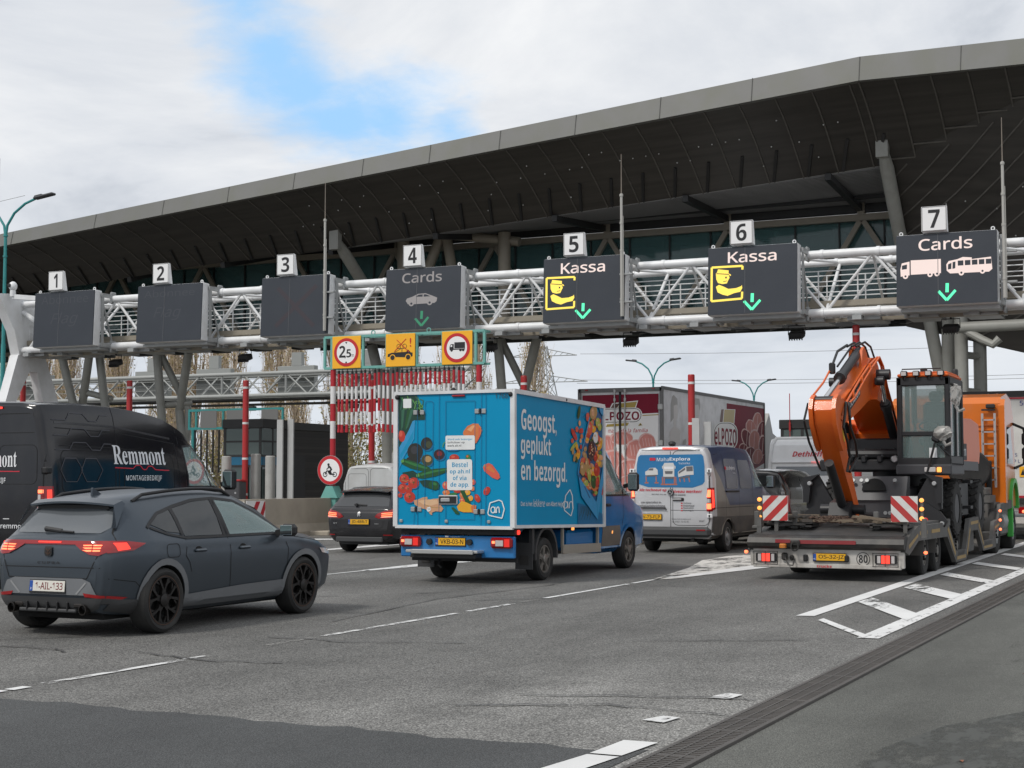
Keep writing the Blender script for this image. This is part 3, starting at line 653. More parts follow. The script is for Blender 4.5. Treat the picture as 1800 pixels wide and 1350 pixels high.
def legp(pts): _ln.append(0); e_ = .006 * len(_ln); lg.prism(pts, ((-39.2 - wx / 2, 0, 0), (0, 1, 0), (0, 0, 1), (1, 0, 0)), e_, wx - e_)
legp([(40.75, 8.15), (41.35, 8.2), (44.1, 8.05), (43.6, 6.2), (43.15, 6.05), (41.85, 6.05), (41.6, 6.9)])
legp([(42.2, 6.06), (43.0, 6.06), (42.75, 5.5), (42.45, 5.5)]); legp([(41.8, 6.06), (42.6, 6.06), (42.45, 5.6), (41.75, 4.4), (40.1, 0), (39.2, 0), (41.2, 4.3)]); legp([(42.6, 6.06), (43.2, 6.06), (43.9, 4.5), (45.6, 0), (44.8, 0), (43.2, 4.2), (42.75, 5.6)])
for i in range(5):
    for kk in range(2):
        for yy in (.12, .32): lg.sph((-39.2 + wx / 2, 41.05 - .26 * i + yy * 1.3, 4.2 - .62 * i / 1.3), .045, 8, 5)
        lg.sph((-39.3 + .17 * kk, 40.95 - .17 * i + .1, 4.05 - .4 * i), .04, 8, 5)
G(lg, 'pylon_leg', M_white, 25)
ll = MB(); ll.tube((X0, 42, 7.6), (X0 + 1.2, 42, 6.9), .09, 10); G(ll, 'brace', M_white)
# right support, outside the picture
lr = MB(); lr.bx(4.0, 4.4, 41.6, 44.0, 0, 8.2); G(lr, 'pylon_leg', M_white, 0)

# lane signs
M_led = mat('led_screen', (.022, .028, .039), .5, var=.35, vs=60, dirt=.25, dc=(.038, .045, .058), ds=1.5)
M_ledf = mat('screen_seam', (.085, .09, .10), .5)
E_w = mat('led_white', (.4, .34, .32), .5, emit=(1, .80, .74), es=.44, var=.2, vs=300)
E_wd = mat('led_white_dim', (.22, .21, .21), .6, emit=(1, .9, .88), es=.07, var=.5, vs=90)
E_y = mat('led_yellow', (.55, .42, .05), .5, emit=(1, .72, .12), es=.6, var=.25, vs=120)
E_g = mat('led_green', (.05, .5, .25), .5, emit=(.12, 1, .5), es=.62)
E_gd = mat('led_green_dim', (.03, .22, .12), .6, emit=(.1, .8, .4), es=.05)
E_off = mat('led_faded', (.042, .048, .06), .6); E_offr = mat('led_faded_red', (.036, .028, .036), .6)
SG = {1: [(56.2, 515), (160.8, 510), (162.5, 609.5), (57.2, 613.2)], 2: [(237.5, 503), (351, 495), (353, 599), (239.5, 603.7)], 3: [(454.8, 488), (573.3, 479.9), (577.8, 583.6), (457.8, 591)],
      4: [(674, 471.9), (805.3, 464.4), (808.3, 575.6), (677, 579.4)], 5: [(951.2, 453.7), (1095.6, 444.5), (1098, 561), (954.4, 565.8)], 6: [(1239.7, 434.8), (1398.9, 425.6), (1402, 551), (1244.6, 553)], 7: [(1572.3, 414.6), (1751, 402.7), (1755.8, 535.5), (1577, 537.9)]}
SX = {1: (-37.65, -35.02), 2: (-33.18, -30.53), 3: (-28.2, -25.65), 4: (-23.6, -21.0), 5: (-18.27, -15.7), 6: (-13.22, -10.66), 7: (-8.0, -5.4)}
SLAB = {1: 'blank grey lane sign under the number 1 plate, nearest the gantry end', 2: 'blank grey lane sign under the number 2 plate with a faded word', 3: 'blank lane sign under the number 3 plate with a faint red cross', 4: 'dim lane sign reading Cards with a grey car, number 4 plate',
        5: 'lit lane sign reading Kassa with a yellow clerk, number 5 plate', 6: 'lit lane sign reading Kassa with a yellow clerk, number 6 plate', 7: 'lit lane sign reading Cards with a truck and a coach, number 7 plate'}
tl = MX.Rotation(R(-2.5), 3, 'X')
def clerk(P, mb, ox, oy, q):             # yellow attendant pictogram, coordinates in the photo's pixels, q = scale
    L_ = lambda pts: [(ox + a * q, oy + b * q) for a, b in pts]
    P.line(mb, L_([(49, 6), (49, 0), (0, 2), (2, 56), (50, 53), (50, 42)]), 3.4 * q, 2)
    P.poly(mb, L_([(7, 12), (11, 7), (27, 8), (27, 13), (29, 19), (27, 23), (25, 28), (18, 29), (11, 27), (8, 21)]), 2)
    P.poly(mb, L_([(10, 5), (27, 7), (27, 11), (9, 9)]), 2); P.poly(mb, L_([(24, 10), (31, 14), (31, 16), (24, 13)]), 2); P.line(mb, L_([(8, 12), (28, 13.5)]), 1.3 * q, 0); P.poly(mb, L_([(22, 17), (24.5, 17), (24.5, 20), (22, 20)]), 0); P.line(mb, L_([(19, 25), (25, 24)]), 1. * q, 0); P.line(mb, L_([(37, 36), (37, 44)]), 1. * q, 0); P.line(mb, L_([(8, 31.5), (27, 31.5)]), 1.6 * q, 0)
    P.poly(mb, L_([(8, 33), (13, 30), (20, 33), (28, 37), (40, 36), (48, 33), (49, 31), (50, 36), (47, 42), (37, 44), (27, 48), (19, 46), (11, 42)]), 2)
def arrow(P, mb, x, y, q, k):
    P.line(mb, [(x, y), (x, y + 14 * q)], 5 * q, k); P.line(mb, [(x - 13 * q, y + 12 * q), (x, y + 26 * q), (x + 13 * q, y + 11 * q)], 4.2 * q, k)
for n in range(1, 8):
    xa, xb = SX[n]; xm = (xa + xb) / 2; wd = xb - xa; h = 1.92
    t = thing('lane_sign', SLAB[n], 'sign', (xm, 41.05, 6.2), 0, 'lane signs on the gantry'); loc = (0, 0, 0)
    c = MB(); c.X = tl.to_4x4(); c.box((0, .19, h / 2), (wd, .34, h), None, .02)
    for sx in (-wd / 2 + .12, wd / 2 - .12): c.ring(((sx, .1, h + .05), (1, 0, 0), (0, 0, 1), (0, 1, 0)), .03, .055, -.012, .012, 12)
    c.box((wd / 2 + .002, .2, h * .58), (.01, .05, .12)); c.build('housing', M_white, t)
    c = MB(); c.X = tl.to_4x4(); c.box((0, -.006, h / 2), (wd - .02, .03, h - .03)); c.k = 1; c.box((-wd * .08, -.022, h / 2), (.014, .008, h - .06)); sc = c.build('screen', [M_led, M_ledf], t, 0)
    W3 = tl @ V((0, 0, 1)); P = PL(tl @ V((-wd / 2, -.021, 0)), (1, 0, 0), W3, SG[n], wd, h); m = MB()
    if n in (1, 2):
        a, b_, c_, d_ = SG[n]; o_ = a[0]; P.text(m, 'Abonnee', o_ + 12, a[1] + 21, o_ + (94 if n == 1 else 100), a[1] + 2, 5); P.text(m, 'Flag' if n == 1 else 'Flag', o_ + 30, a[1] + 62, o_ + 78, a[1] + 34, 5, 0, .3)
    if n == 3: P.line(m, [(484, 505), (552, 570)], 7, 6); P.line(m, [(552, 500), (484, 572)], 7, 6)
    if n == 4:
        P.text(m, 'Cards', 703, 496.5, 772, 474.5, 1, .012)
        P.poly(m, [(711, 527), (713, 523), (722, 520), (732, 515), (745, 514), (756, 518), (766, 522), (765, 528), (762, 531), (752, 532), (745, 532), (727, 533), (715, 533)], 1)
        P.poly(m, [(728, 520), (733, 516.5), (740, 516), (740, 520)], 0); P.poly(m, [(742, 516), (746, 516), (754, 519.5), (742, 520)], 0); P.ell(m, 721, 532, 4.6, 4.6, 1); P.ell(m, 753, 530.5, 4.6, 4.6, 1); P.ell(m, 721, 532, 2, 2, 0); P.ell(m, 753, 530.5, 2, 2, 0)
        P.line(m, [(740, 545), (740, 559)], 4.5, 4); P.line(m, [(729, 558), (740.5, 571), (752, 556)], 4, 4)
    if n == 5: P.text(m, 'Kassa', 982.5, 480, 1060, 456.5, 3, .012); clerk(P, m, 958, 485, 1.0); arrow(P, m, 1024, 531, 1., 7)
    if n == 6: P.text(m, 'Kassa', 1275.5, 462, 1361, 438, 3, .012); clerk(P, m, 1248, 467, 1.09); arrow(P, m, 1320.5, 516, 1.1, 7)
    if n == 7:
        P.text(m, 'Cards', 1612, 442, 1706, 414.5, 3, .012)
        P.poly(m, [(1599, 458), (1651, 456), (1652, 481), (1600, 483)], 3); P.poly(m, [(1584, 463), (1597, 460), (1598, 484), (1583, 486), (1582, 474)], 3); P.poly(m, [(1584.5, 467), (1593, 465), (1593, 473), (1584.5, 474)], 0)
        for x_, y_ in ((1591, 485.5), (1633, 483), (1645, 482)): P.ell(m, x_, y_, 4.6, 4.6, 3); P.ell(m, x_, y_, 1.8, 1.8, 0)
        P.poly(m, [(1661, 466), (1665, 460), (1680, 457), (1690, 453), (1706, 454), (1706, 457), (1741, 453), (1744, 475), (1738, 480), (1668, 482), (1662, 477)], 3)
        for i in range(5): P.poly(m, [(1681 + i * 12.6, 459.5 - i * .6), (1691 + i * 12.6, 459 - i * .6), (1691.4 + i * 12.6, 468 - i * .6), (1681.4 + i * 12.6, 468.5 - i * .6)], 0)
        P.poly(m, [(1664, 466), (1670, 463), (1670, 474), (1664, 475)], 0); P.poly(m, [(1672, 462), (1677, 461), (1677, 473), (1672, 474)], 0)
        for x_, y_ in ((1688, 481), (1726, 478.5)): P.ell(m, x_, y_, 5, 5, 3); P.ell(m, x_, y_, 2, 2, 0)
        arrow(P, m, 1663.5, 499, 1.15, 7)
    if m.v: m.build('display', [M_led, E_wd, E_y, E_w, E_gd, E_off, E_offr, E_g], sc, 0)
    c = MB(); pw = .66; c.box((-.28 + (0 if n > 4 else -.05) + .0, .0, h + .37), (pw, .05, .66), None, .008); c.prism([(0.02, h + .03), (.2, h + .03), (.07, h + .69), (0.02, h + .69)], ((-.28 + (0 if n > 4 else -.05), 0, 0), (0, 1, 0), (0, 0, 1), (1, 0, 0)), -pw / 2 + .01, pw / 2 - .005)
    pl = c.build('number_plate', M_signw, t)
    c = MB(); xo = -.28 + (0 if n > 4 else -.05); c.ring(((xo, -.0265, h + .37), (1, 0, 0), (0, 0, 1), (0, -1, 0)), 0, 0, 0, 0, 3); c.v = []; c.f = []; c.m = []
    for (p, s_) in (((xo, -.0265, h + .685), (pw - .03, .002, .014)), ((xo, -.0265, h + .055), (pw - .03, .002, .014)), ((xo - pw / 2 + .02, -.0265, h + .37), (.014, .002, .63)), ((xo + pw / 2 - .02, -.0265, h + .37), (.014, .002, .63))): c.box(p, s_)
    c.text(str(n), (xo, -.029, h + .13), (1, 0, 0), (0, 0, 1), .48, .30 if n != 1 else .16, bold=.035); c.build('number', M_signk, pl, 0)
    c = MB()
    for sx in (-wd / 2 + .1, wd / 2 + .05):
        c.beam((sx, .35, 1.75), (sx, .95, 1.75), .06, .14); c.beam((sx, .35, .05), (sx, .95, .05), .06, .14); c.beam((sx, .42, .05), (sx, .42, 1.8), .05, .1); c.beam((sx, .42, 1.5), (sx, .95, .1), .04, .05)
        c.box((sx, .95, 1.7), (.07, .28, .42), None, .03); c.box((sx, .97, .02), (.08, .28, .4), None, .02)
    c.bx(-wd / 2 + .05, wd / 2, .3, 1.0, -.12, -.03); c.build('bracket', M_gal, t)
# cctv, floodlights, masts
t = thing('cctv_camera', 'white dome camera on a short arm above the left gantry end', 'camera', (-38.75, 41.2, 7.95))
c = MB(); c.beam((0, 0, .12), (1.3, .35, .0), .1, .16); c.build('arm', M_white, t)
c = MB(); c.lathe((0, 0, .12), (0, 0, 1), [(.1, 0), (.1, .2), (.07, .24), (.07, .3)], 14); c.sph((0, 0, .48), .15, 14, 10, (1, 1, 1.15)); c.build('camera_head', M_white, t)
c = MB(); c.lathe((-.03, -.12, .5), (-.1, -1, 0), [(.07, 0), (.07, .05), (.04, .06)], 12); c.build('lens', M_black, t)
fl = None
for i, (x, lab) in enumerate(((-35.3, 'black floodlight hanging below the catwalk right of the number 1 sign'), (-29.86, 'black floodlight hanging below the catwalk right of the number 2 sign'), (-20.75, 'black floodlight hanging below the catwalk right of the number 4 sign'), (-16.1, 'black floodlight hanging below the catwalk under the number 5 sign'), (-11.1, 'black floodlight hanging below the catwalk under the number 6 sign'), (-6.85, 'black floodlight hanging below the catwalk under the number 7 sign'))):
    if fl is None:
        fl = thing('floodlight', lab, 'floodlight', (x, 42.6, 5.7), 0, 'floodlights under the gantry')
        c = MB(); c.box((0, 0, .02), (.42, .3, .2), MX.Rotation(R(18), 3, 'X'), .03)
        for k in range(6): c.box((-.18 + k * .072, -.12, -.1), (.012, .1, .1))
        c.build('lamp_head', M_black, fl)
        c = MB(); c.path([(-.24, 0, .02), (-.24, 0, .28), (.24, 0, .28), (.24, 0, .02)], .015, 6); c.tube((0, 0, .28), (0, 0, .4), .03, 6); c.build('yoke', M_black, fl)
    else: dup(fl, (x, 42.6, 5.7), lab)
ms = None
for x, lab in ((-25.75, 'slim pale antenna mast on the right edge of the number 3 sign'), (-15.76, 'slim pale antenna mast on the right edge of the number 5 sign'), (-5.22, 'slim pale antenna mast right of the number 7 sign')):
    if ms is None:
        ms = thing('antenna_mast', lab, 'antenna', (x, 40.98, 6.3), 0, 'antenna masts on the lane signs')
        c = MB(); c.tube((0, 0, 0), (0, 0, 1.9), .045, 10); c.tube((0, 0, 1.9), (0, 0, 3.55), .038, 10)
        for z in (.5, 1.9, 2.7, 3.5): c.lathe((0, 0, z), (0, 0, 1), [(.055, -.03), (.055, .03)], 10)
        c.path([(.05, 0, 0), (.06, 0, 1), (.05, 0, 2.9)], .01, 5); c.build('pole', mat('mast_grey', (.42, .41, .38), .45, .3), ms)
        c = MB(); c.tube((0, 0, 3.5), (0, 0, 4.7), .016, 6, .01); c.build('whip', mat('mast_tip', (.2, .17, .14), .5), ms)
        c = MB(); c.bx(-.08, .3, .03, .2, 1.2, 1.25); c.bx(-.08, .3, .03, .2, .4, .45); c.build('clamp', M_gal, ms)
    else: dup(ms, (x, 40.98, 6.3), lab)
# ================================================================ VEHICLES: shared pieces
M_tyre = mat('tyre_rubber', (.018, .018, .018), .8, var=.3, bump=.2, bs=120, dirt=.4, dc=(.05, .047, .042), ds=4)
M_hub = mat('wheel_well', (.006, .006, .006), .9)
M_trim = mat('grey_trim', (.045, .046, .048), .55, var=.15)
M_gls = mat('dark_glass', (.014, .017, .018), .04, spec=.7)
M_glc = mat('cab_glass', (.022, .034, .034), .03, spec=.8)
M_tint = mat('tinted_side_glass', (.34, .46, .45), .03, spec=.8, trans=2.5)
M_lred = mat('lamp_red_lens', (.28, .006, .008), .12, coat=.6)
M_lon = mat('lamp_red_lit', (.6, .02, .015), .2, emit=(1, .05, .03), es=1.1)
M_lhot = mat('lamp_red_core', (.9, .2, .1), .2, emit=(1, .16, .06), es=2.0)
M_lwh = mat('lamp_clear_lens', (.5, .47, .46), .15, coat=.5)
M_amb = mat('lamp_amber', (.8, .28, .05), .3, emit=(1, .36, .08), es=1.1)
M_chr = mat('bright_metal', (.5, .5, .5), .42, .85)
M_seam = mat('panel_gap', (.004, .004, .005), .7)
M_py = mat('plate_yellow', (.72, .38, .01), .45); M_pw = mat('plate_white', (.66, .64, .58), .45); M_pb = mat('plate_blue', (.01, .07, .33), .45); M_pk = mat('plate_black', (.015, .012, .01), .5); M_pr = mat('plate_dark_red', (.16, .008, .012), .5)
def wheel_meshes(r, wdt, rim, style, m_rim, m_lip=None, n_sp=5):
    h = wdt / 2; t = MB(); t.lathe((0, 0, 0), (1, 0, 0), [(rim * .97, -h + .02), (rim + .015, -h), (r - .045, -h - .004), (r - .012, -h + .018), (r, -h + .05), (r, h - .05), (r - .012, h - .018), (r - .045, h + .004), (rim + .015, h), (rim * .97, h - .02)], 40, False)
    for dx in (-.25, 0, .25): t.lathe((dx * wdt, 0, 0), (1, 0, 0), [(r + .0006, -.006), (r + .0006, .006)], 40, False)
    t.k = 1; t.lathe((0, 0, 0), (1, 0, 0), [(.001, h - .11), (rim * .97, h - .10), (rim * .975, h - .02)], 32, False); t.lathe((0, 0, 0), (1, 0, 0), [(.001, -h + .03), (rim * .98, -h + .02)], 24, False)
    tm = t.build('wheel', [M_tyre, M_hub]); c = MB()
    fr = ((h - .035, 0, 0), (0, 1, 0), (0, 0, 1), (1, 0, 0)); c.ring(fr, rim * .90, rim * .985, -.05, .022, 40); c.k = 0
    if style == 'y':                          # split spokes with thin dark bars
        for i in range(n_sp):
            a = R(360 / n_sp * i + 90); u = V((0, math.cos(a), math.sin(a))); v = V((0, -math.sin(a), math.cos(a)))
            c.prism([(.03, -.035), (.03, .035), (rim * .48, .026), (rim * .48, -.026)], ((h - .03, 0, 0), u, v, (1, 0, 0)), -.03, .012)
            for sg in (1, -1):
                c.prism([(rim * .42, sg * .0), (rim * .46, sg * .028), (rim * .93, sg * .105), (rim * .93, sg * .062)], ((h - .03, 0, 0), u, v, (1, 0, 0)), -.02, .014)
                c.prism([(rim * .66, sg * .045), (rim * .62, sg * .065), (rim * .78, sg * .165), (rim * .93, sg * .2), (rim * .93, sg * .17)], ((h - .03, 0, 0), u, v, (1, 0, 0)), -.03, .004)
        c.lathe((h - .05, 0, 0), (1, 0, 0), [(.07, 0), (.07, .045), (.05, .055)], 18); c.k = 1; c.ring(fr, rim * .955, rim * .99, .0221, .026, 40)
    elif style == '5':
        for i in range(5):
            a = R(72 * i + 90); u = V((0, math.cos(a), math.sin(a))); v = V((0, -math.sin(a), math.cos(a)))
            c.prism([(.02, -.05), (.02, .05), (rim * .5, .036), (rim * .92, .055), (rim * .92, -.055), (rim * .5, -.036)], ((h - .03, 0, 0), u, v, (1, 0, 0)), -.05, .004); c.prism([(.02, -.018), (.02, .018), (rim * .9, .014), (rim * .9, -.014)], ((h - .03, 0, 0), u, v, (1, 0, 0)), .004, .014)
        c.lathe((h - .06, 0, 0), (1, 0, 0), [(.075, 0), (.075, .06), (.06, .07)], 18)
    elif style == 'steel':
        c.lathe((0, 0, 0), (1, 0, 0), [(rim * .93, h - .05), (rim * .8, h - .075), (rim * .55, h - .03), (rim * .40, h - .025), (rim * .36, h + .005), (rim * .1, h + .012)], 28); c.k = 1
        for i in range(n_sp * 2): a = R(180 / n_sp * i); c.lathe((h - .048, rim * .66 * math.cos(a), rim * .66 * math.sin(a)), (1, 0, 0), [(rim * .09, -.02), (rim * .09, .003)], 10)
    elif style == 'truck':
        c.lathe((0, 0, 0), (1, 0, 0), [(rim * .93, h - .03), (rim * .85, h - .10), (rim * .6, h - .12), (rim * .45, h - .02), (rim * .40, h + .01), (rim * .1, h + .015)], 28); c.k = 1
        for i in range(10): a = R(36 * i); c.lathe((h - .025, rim * .52 * math.cos(a), rim * .52 * math.sin(a)), (1, 0, 0), [(.02, -.1), (.02, .035)], 8)
    rm = c.build('rim', [m_rim, m_lip or M_hub]); a, b = tm.data, rm.data; bpy.data.objects.remove(tm); bpy.data.objects.remove(rm); return a, b, r
def put_wheel(p, wm, x, y, right):
    o = link('wheel', wm[0], p, (x, y, wm[2])); r = link('rim', wm[1], o)
    if not right: o.rotation_euler = (0, 0, math.pi)
    o.rotation_euler = (o.rotation_euler[0] + 0, 0, o.rotation_euler[2]); return o
def plate(p, body, x, y, z, wd=.52, h=.11, kind='nl', rx=0, frame=True):
    c = MB(); q = MX.Rotation(R(rx), 4, 'X'); c.X = MX.Translation((x, y, z)) @ q
    c.k = 3; c.box((0, .006, -.004), (wd + .02, .012, h + .03 if frame else h + .01), None, .003); c.k = 0; c.box((0, -.002, 0), (wd, .006, h), None, .002)
    c.k = 1; c.box((-wd / 2 + .023, -.0042, 0), (.046, .006, h - .004)); c.k = 2
    c.text(body, (.028, -.0062, -.037), (1, 0, 0), (0, 0, 1), .074, wd - .115, bold=.012)
    c.k = 4; c.text('NL' if kind == 'nl' else 'B', (-wd / 2 + .023, -.0078, -.04), (1, 0, 0), (0, 0, 1), .022); return c.build('number_plate', [M_py if kind == 'nl' else M_pw, M_pb, M_pk if kind == 'nl' else M_pr, M_black, M_signw], p, 0)
def body_from(name, secs, m, parent, arches, arch_r, xin, sub=6, extra=(), inner=None):
    o = loft(secs, sub).build(name, [m, M_hub] if inner is None else [m, inner], parent, 32); cs = []; tree = bvh(o)
    for y in arches:
        for sg in (1, -1):
            c = MB(); c.lathe((sg * xin, y, arch_r[1]), (sg, 0, 0), [(arch_r[0], 0), (arch_r[0], 1.0)], 40); c.k = 0; q = c.build('cutter', M_hub); cs.append(q)
    for mbx in extra: cs.append(mbx.build('cutter', M_hub))
    for q in cs: q.parent = parent
    bpy.context.view_layer.update(); cut(o, cs); return o, tree
def mirror_box(p, x, y, z, right, m, sz=(.2, .14, .2), arm=.12, name='wing_mirror', gl=True):
    c = MB(); sg = 1 if right else -1; c.box((x + sg * (arm + sz[0] / 2), y, z), sz, None, .04); c.beam((x - sg * .03, y + .03, z - sz[2] * .25), (x + sg * (arm + .03), y + .02, z - sz[2] * .15), .06, .07)
    c.k = 1; c.box((x + sg * (arm + sz[0] / 2), y - sz[1] / 2 - .002, z), (sz[0] * .82, .008, sz[2] * .8), None, .003); return c.build(name, [m, mat('mirror_glass', (.5, .55, .56), .04, 1.)], p)

# ================================================================ crossover in the foreground
def sec(zb, zs, w, zr, wr, zmid=.62, tuck=.935, wb=.8):
    h = zs - zb
    return [(0, zb), (w * wb, zb), (w * tuck, zb + .09), (w * .968, zb + .3 * h + .03), (w * .985, zb + .52 * h), (w, zb + .80 * h), (w * .982, zs - .035), (w * .945, zs + .012),
            (w * .945 + (wr - w * .945) * .5 + .012, zs + (zr - zs) * .45), (wr, zr - (zr - zs) * .16), (wr * .86, zr - (zr - zs) * .045), (wr * .5, zr - (zr - zs) * .005), (0, zr)]
M_cup = mat('matte_blue_grey_paint', (.066, .080, .096), .30, .55, spec=.5, var=.05, vs=1.2)
M_cla = mat('satin_grey_cladding', (.17, .178, .188), .42, .2, var=.08)
M_cop = mat('copper_brown', (.085, .05, .036), .45, .5)
M_rimd = mat('dark_alloy', (.022, .02, .019), .42, .5)
cu = thing('crossover_car', 'matte blue grey crossover car with lit tail lights and black wheels in the foreground', 'car', (-11.13, 14.50, 0), 0)
secs = [(-2.235, sec(.40, .80, .70, .90, .55)), (-2.20, sec(.30, .88, .78, .99, .62)), (-2.12, sec(.25, .93, .835, 1.035, .66)), (-1.98, sec(.23, .965, .875, 1.115, .65)), (-1.80, sec(.22, .975, .90, 1.30, .585)), (-1.66, sec(.21, .975, .915, 1.405, .56)), (-1.3, sec(.2, .97, .922, 1.455, .585)),
        (-.7, sec(.2, .955, .912, 1.50, .60)), (-.1, sec(.2, .95, .905, 1.505, .61)), (.35, sec(.2, .945, .905, 1.455, .61)), (.8, sec(.2, .94, .91, 1.29, .615)), (1.15, sec(.2, .93, .92, 1.06, .66)), (1.35, sec(.2, .90, .92, 1.0, .70)), (1.75, sec(.21, .84, .905, .945, .70)), (2.05, sec(.23, .76, .85, .86, .64)), (2.2, sec(.28, .68, .76, .76, .55)), (2.25, sec(.33, .6, .66, .66, .45))]
AR, AF = -1.33, 1.34
cw2 = MB(); cw2.px([(.0, 1.085), (.0, 1.31), (1.7, 1.31), (1.7, 1.085)], -.50, .50); cw2.k = 0
cw = MB(); cw.px([(-.05, 1.02), (-.10, 1.355), (.24, 1.325), (.6, 1.19), (.86, 1.05), (.85, 1.02)], -1.5, 1.5)
bo, tb = body_from('body', secs, M_cup, cu, (AR, AF), (.375, .345), .60, 6, [cw, cw2])
# side glass
g = MB(); drape(g, tb, 'R', [(-.92, 1.005), (-.93, 1.30), (-.55, 1.365), (-.22, 1.385), (-.17, 1.0)], 0, .006); o = g.build('rear_door_window', M_gls, cu)
g = MB(); drape(g, tb, 'R', [(-.09, 1.0), (-.14, 1.385), (.25, 1.352), (.62, 1.215), (.93, 1.045), (.9, 1.0)], 0, .006); g.build('front_door_window', M_tint, cu)
g = MB(); drape(g, tb, 'R', [(-1.42, 1.145), (-1.22, 1.235), (-.99, 1.29), (-.985, 1.04), (-1.2, 1.06)], 0, .006); g.build('quarter_window', M_gls, cu)
g = MB()
for sd in 'L':
    drape(g, tb, sd, [(-1.42, 1.145), (-1.22, 1.235), (-.55, 1.365), (-.14, 1.385), (-.09, 1.0), (-.92, 1.005)], 0, .006); drape(g, tb, sd, [(-.09, 1.0), (-.14, 1.385), (.25, 1.352), (.62, 1.215), (.93, 1.045), (.9, 1.0)], 1, .006)
g.build('left_windows', [M_gls, M_tint], cu)
for sx in (-.38, .38):
    c = MB(); c.box((sx, .18, 1.02), (.46, .14, .3), MX.Rotation(R(-12), 3, 'X'), .05); c.box((sx, .12, 1.22), (.26, .1, .16), None, .04); c.build('seat', mat('seat_cloth', (.02, .021, .024), .9), cu)
c = MB(); c.ring(((-.38, .66, 1.03), (1, 0, 0), (0, .5, .86), (0, -.86, .5)), .15, .18, -.015, .015, 20); c.build('steering_wheel', M_black, cu)
g = MB(); dline(g, tb, 'R', [(-1.5, 1.11), (-1.22, 1.252), (-.9, 1.325), (-.55, 1.385), (-.14, 1.405), (.25, 1.37), (.64, 1.23), (.96, 1.045)], .03, 0, .009); dline(g, tb, 'R', [(-1.45, 1.11), (-1.2, 1.035), (-.9, .985), (.94, .985)], .026, 0, .009)
for pts in ([(-.955, 1.02), (-.965, 1.31)], [(-.195, .99), (-.18, 1.395)], [(-.12, .99), (-.155, 1.395)]): dline(g, tb, 'R', pts, .055, 0, .011)
g.build('window_trim', M_black, cu)
# panel gaps
g = MB(); dline(g, tb, 'R', [(-.15, .97), (-.14, .7), (-.11, .33)], .009); dline(g, tb, 'R', [(-.93, .97), (-.98, .80), (-.90, .72), (-.86, .62)], .009); dline(g, tb, 'R', [(.93, .95), (1.0, .8), (.99, .52), (.93, .36)], .009); dline(g, tb, 'R', [(-.95, .34), (.93, .34)], .008)
dline(g, tb, 'R', [(.95, .965), (1.5, .90), (2.0, .83)], .009); dline(g, tb, 'R', [(-2.02, .98), (-1.98, 1.06), (-1.75, 1.27), (-1.64, 1.36), (-1.7, 1.42)], .01); g.build('panel_gap', M_seam, cu)
g = MB(); q = rr(-1.30, .79, -1.08, .93, .045); dline(g, tb, 'R', q + [q[0]], .007); g.build('fuel_flap', M_seam, cu)
for y in (-.72, .12):
    c = MB(); x = tb.ray_cast(V((3, y, .845)), V((-1, 0, 0)))[0].x; c.box((x + .012, y, .845), (.045, .2, .035), None, .015); c.k = 1; c.sph((x - .004, y - .02, .842), .05, 12, 8, (.15, 1.5, 1)); c.build('door_handle', [M_cup, M_hub], cu)
# cladding and arches
for sd in 'RL': g = MB(); drape(g, tb, sd, [(-.96, .24), (-.96, .38), (-.5, .40), (.1, .425), (.93, .44), (.97, .24)], 0, .014); g.build('sill_cladding', M_cla, cu)
for nm, yy in (('rear', AR), ('front', AF)):
    for sd in 'RL':
        g = MB(); p = []
        for i in range(19):
            a = R(-12 + 204 * i / 18); p.append((a, .372, .44))
        for (a, r0, r1), (b_, _, _) in zip(p, p[1:]):
            drape(g, tb, sd, [(yy + r0 * math.cos(a), .345 + r0 * math.sin(a)), (yy + r1 * math.cos(a), .345 + r1 * math.sin(a)), (yy + r1 * math.cos(b_), .345 + r1 * math.sin(b_)), (yy + r0 * math.cos(b_), .345 + r0 * math.sin(b_))], 0, .016, .2)
        g.build('wheel_arch_trim', M_cla, cu, 60)
# rear
g = MB(); drape(g, tb, 'B', [(-.60, 1.06), (-.655, 1.115), (-.54, 1.335), (.54, 1.335), (.655, 1.115), (.60, 1.06)], 0, .008); g.build('rear_window', mat('privacy_glass', (.10, .11, .12), .12, spec=.8), cu)
sp = MB(); sp.grid([[V((x, -1.70 - .02 * (x / .6) ** 2 * -1, 1.425 - .03 * (x / .6) ** 2)) for x in [-.6 + .1 * i for i in range(13)]], [V((x, -1.93 + .10 * (x / .6) ** 2, 1.385 - .035 * (x / .6) ** 2)) for x in [-.6 + .1 * i for i in range(13)]], [V((x, -1.93 + .10 * (x / .6) ** 2, 1.365 - .035 * (x / .6) ** 2)) for x in [-.6 + .1 * i for i in range(13)]], [V((x, -1.76, 1.345 - .03 * (x / .6) ** 2)) for x in [-.6 + .1 * i for i in range(13)]]][::-1])
for sg in (1, -1): sp.k = 0; sp.add([(sg * .6, -1.70, 1.39), (sg * .6, -1.84, 1.35), (sg * .69, -1.97, 1.11), (sg * .72, -1.93, 1.11), (sg * .63, -1.68, 1.36)], [(0, 1, 2, 3, 4), (4, 3, 2, 1, 0)])
sp.build('roof_spoiler', M_cup, cu)
c = MB(); c.bx(-.5, .5, -1.80, -1.76, 1.30, 1.345); c.build('spoiler_shadow_strip', M_black, cu)
c = MB(); c.box((-.08, -2.055, 1.085), (.28, .05, .055), MX.Rotation(R(6), 3, 'Y'), .02); c.tube((.05, -2.07, 1.075), (.24, -2.085, 1.068), .012, 6); c.build('rear_wiper', M_black, cu)
g = MB(); drape(g, tb, 'B', [(-.74, .985), (-.76, .955), (-.42, .945), (.42, .945), (.76, .955), (.74, .985)], 0, .012); g.k = 1
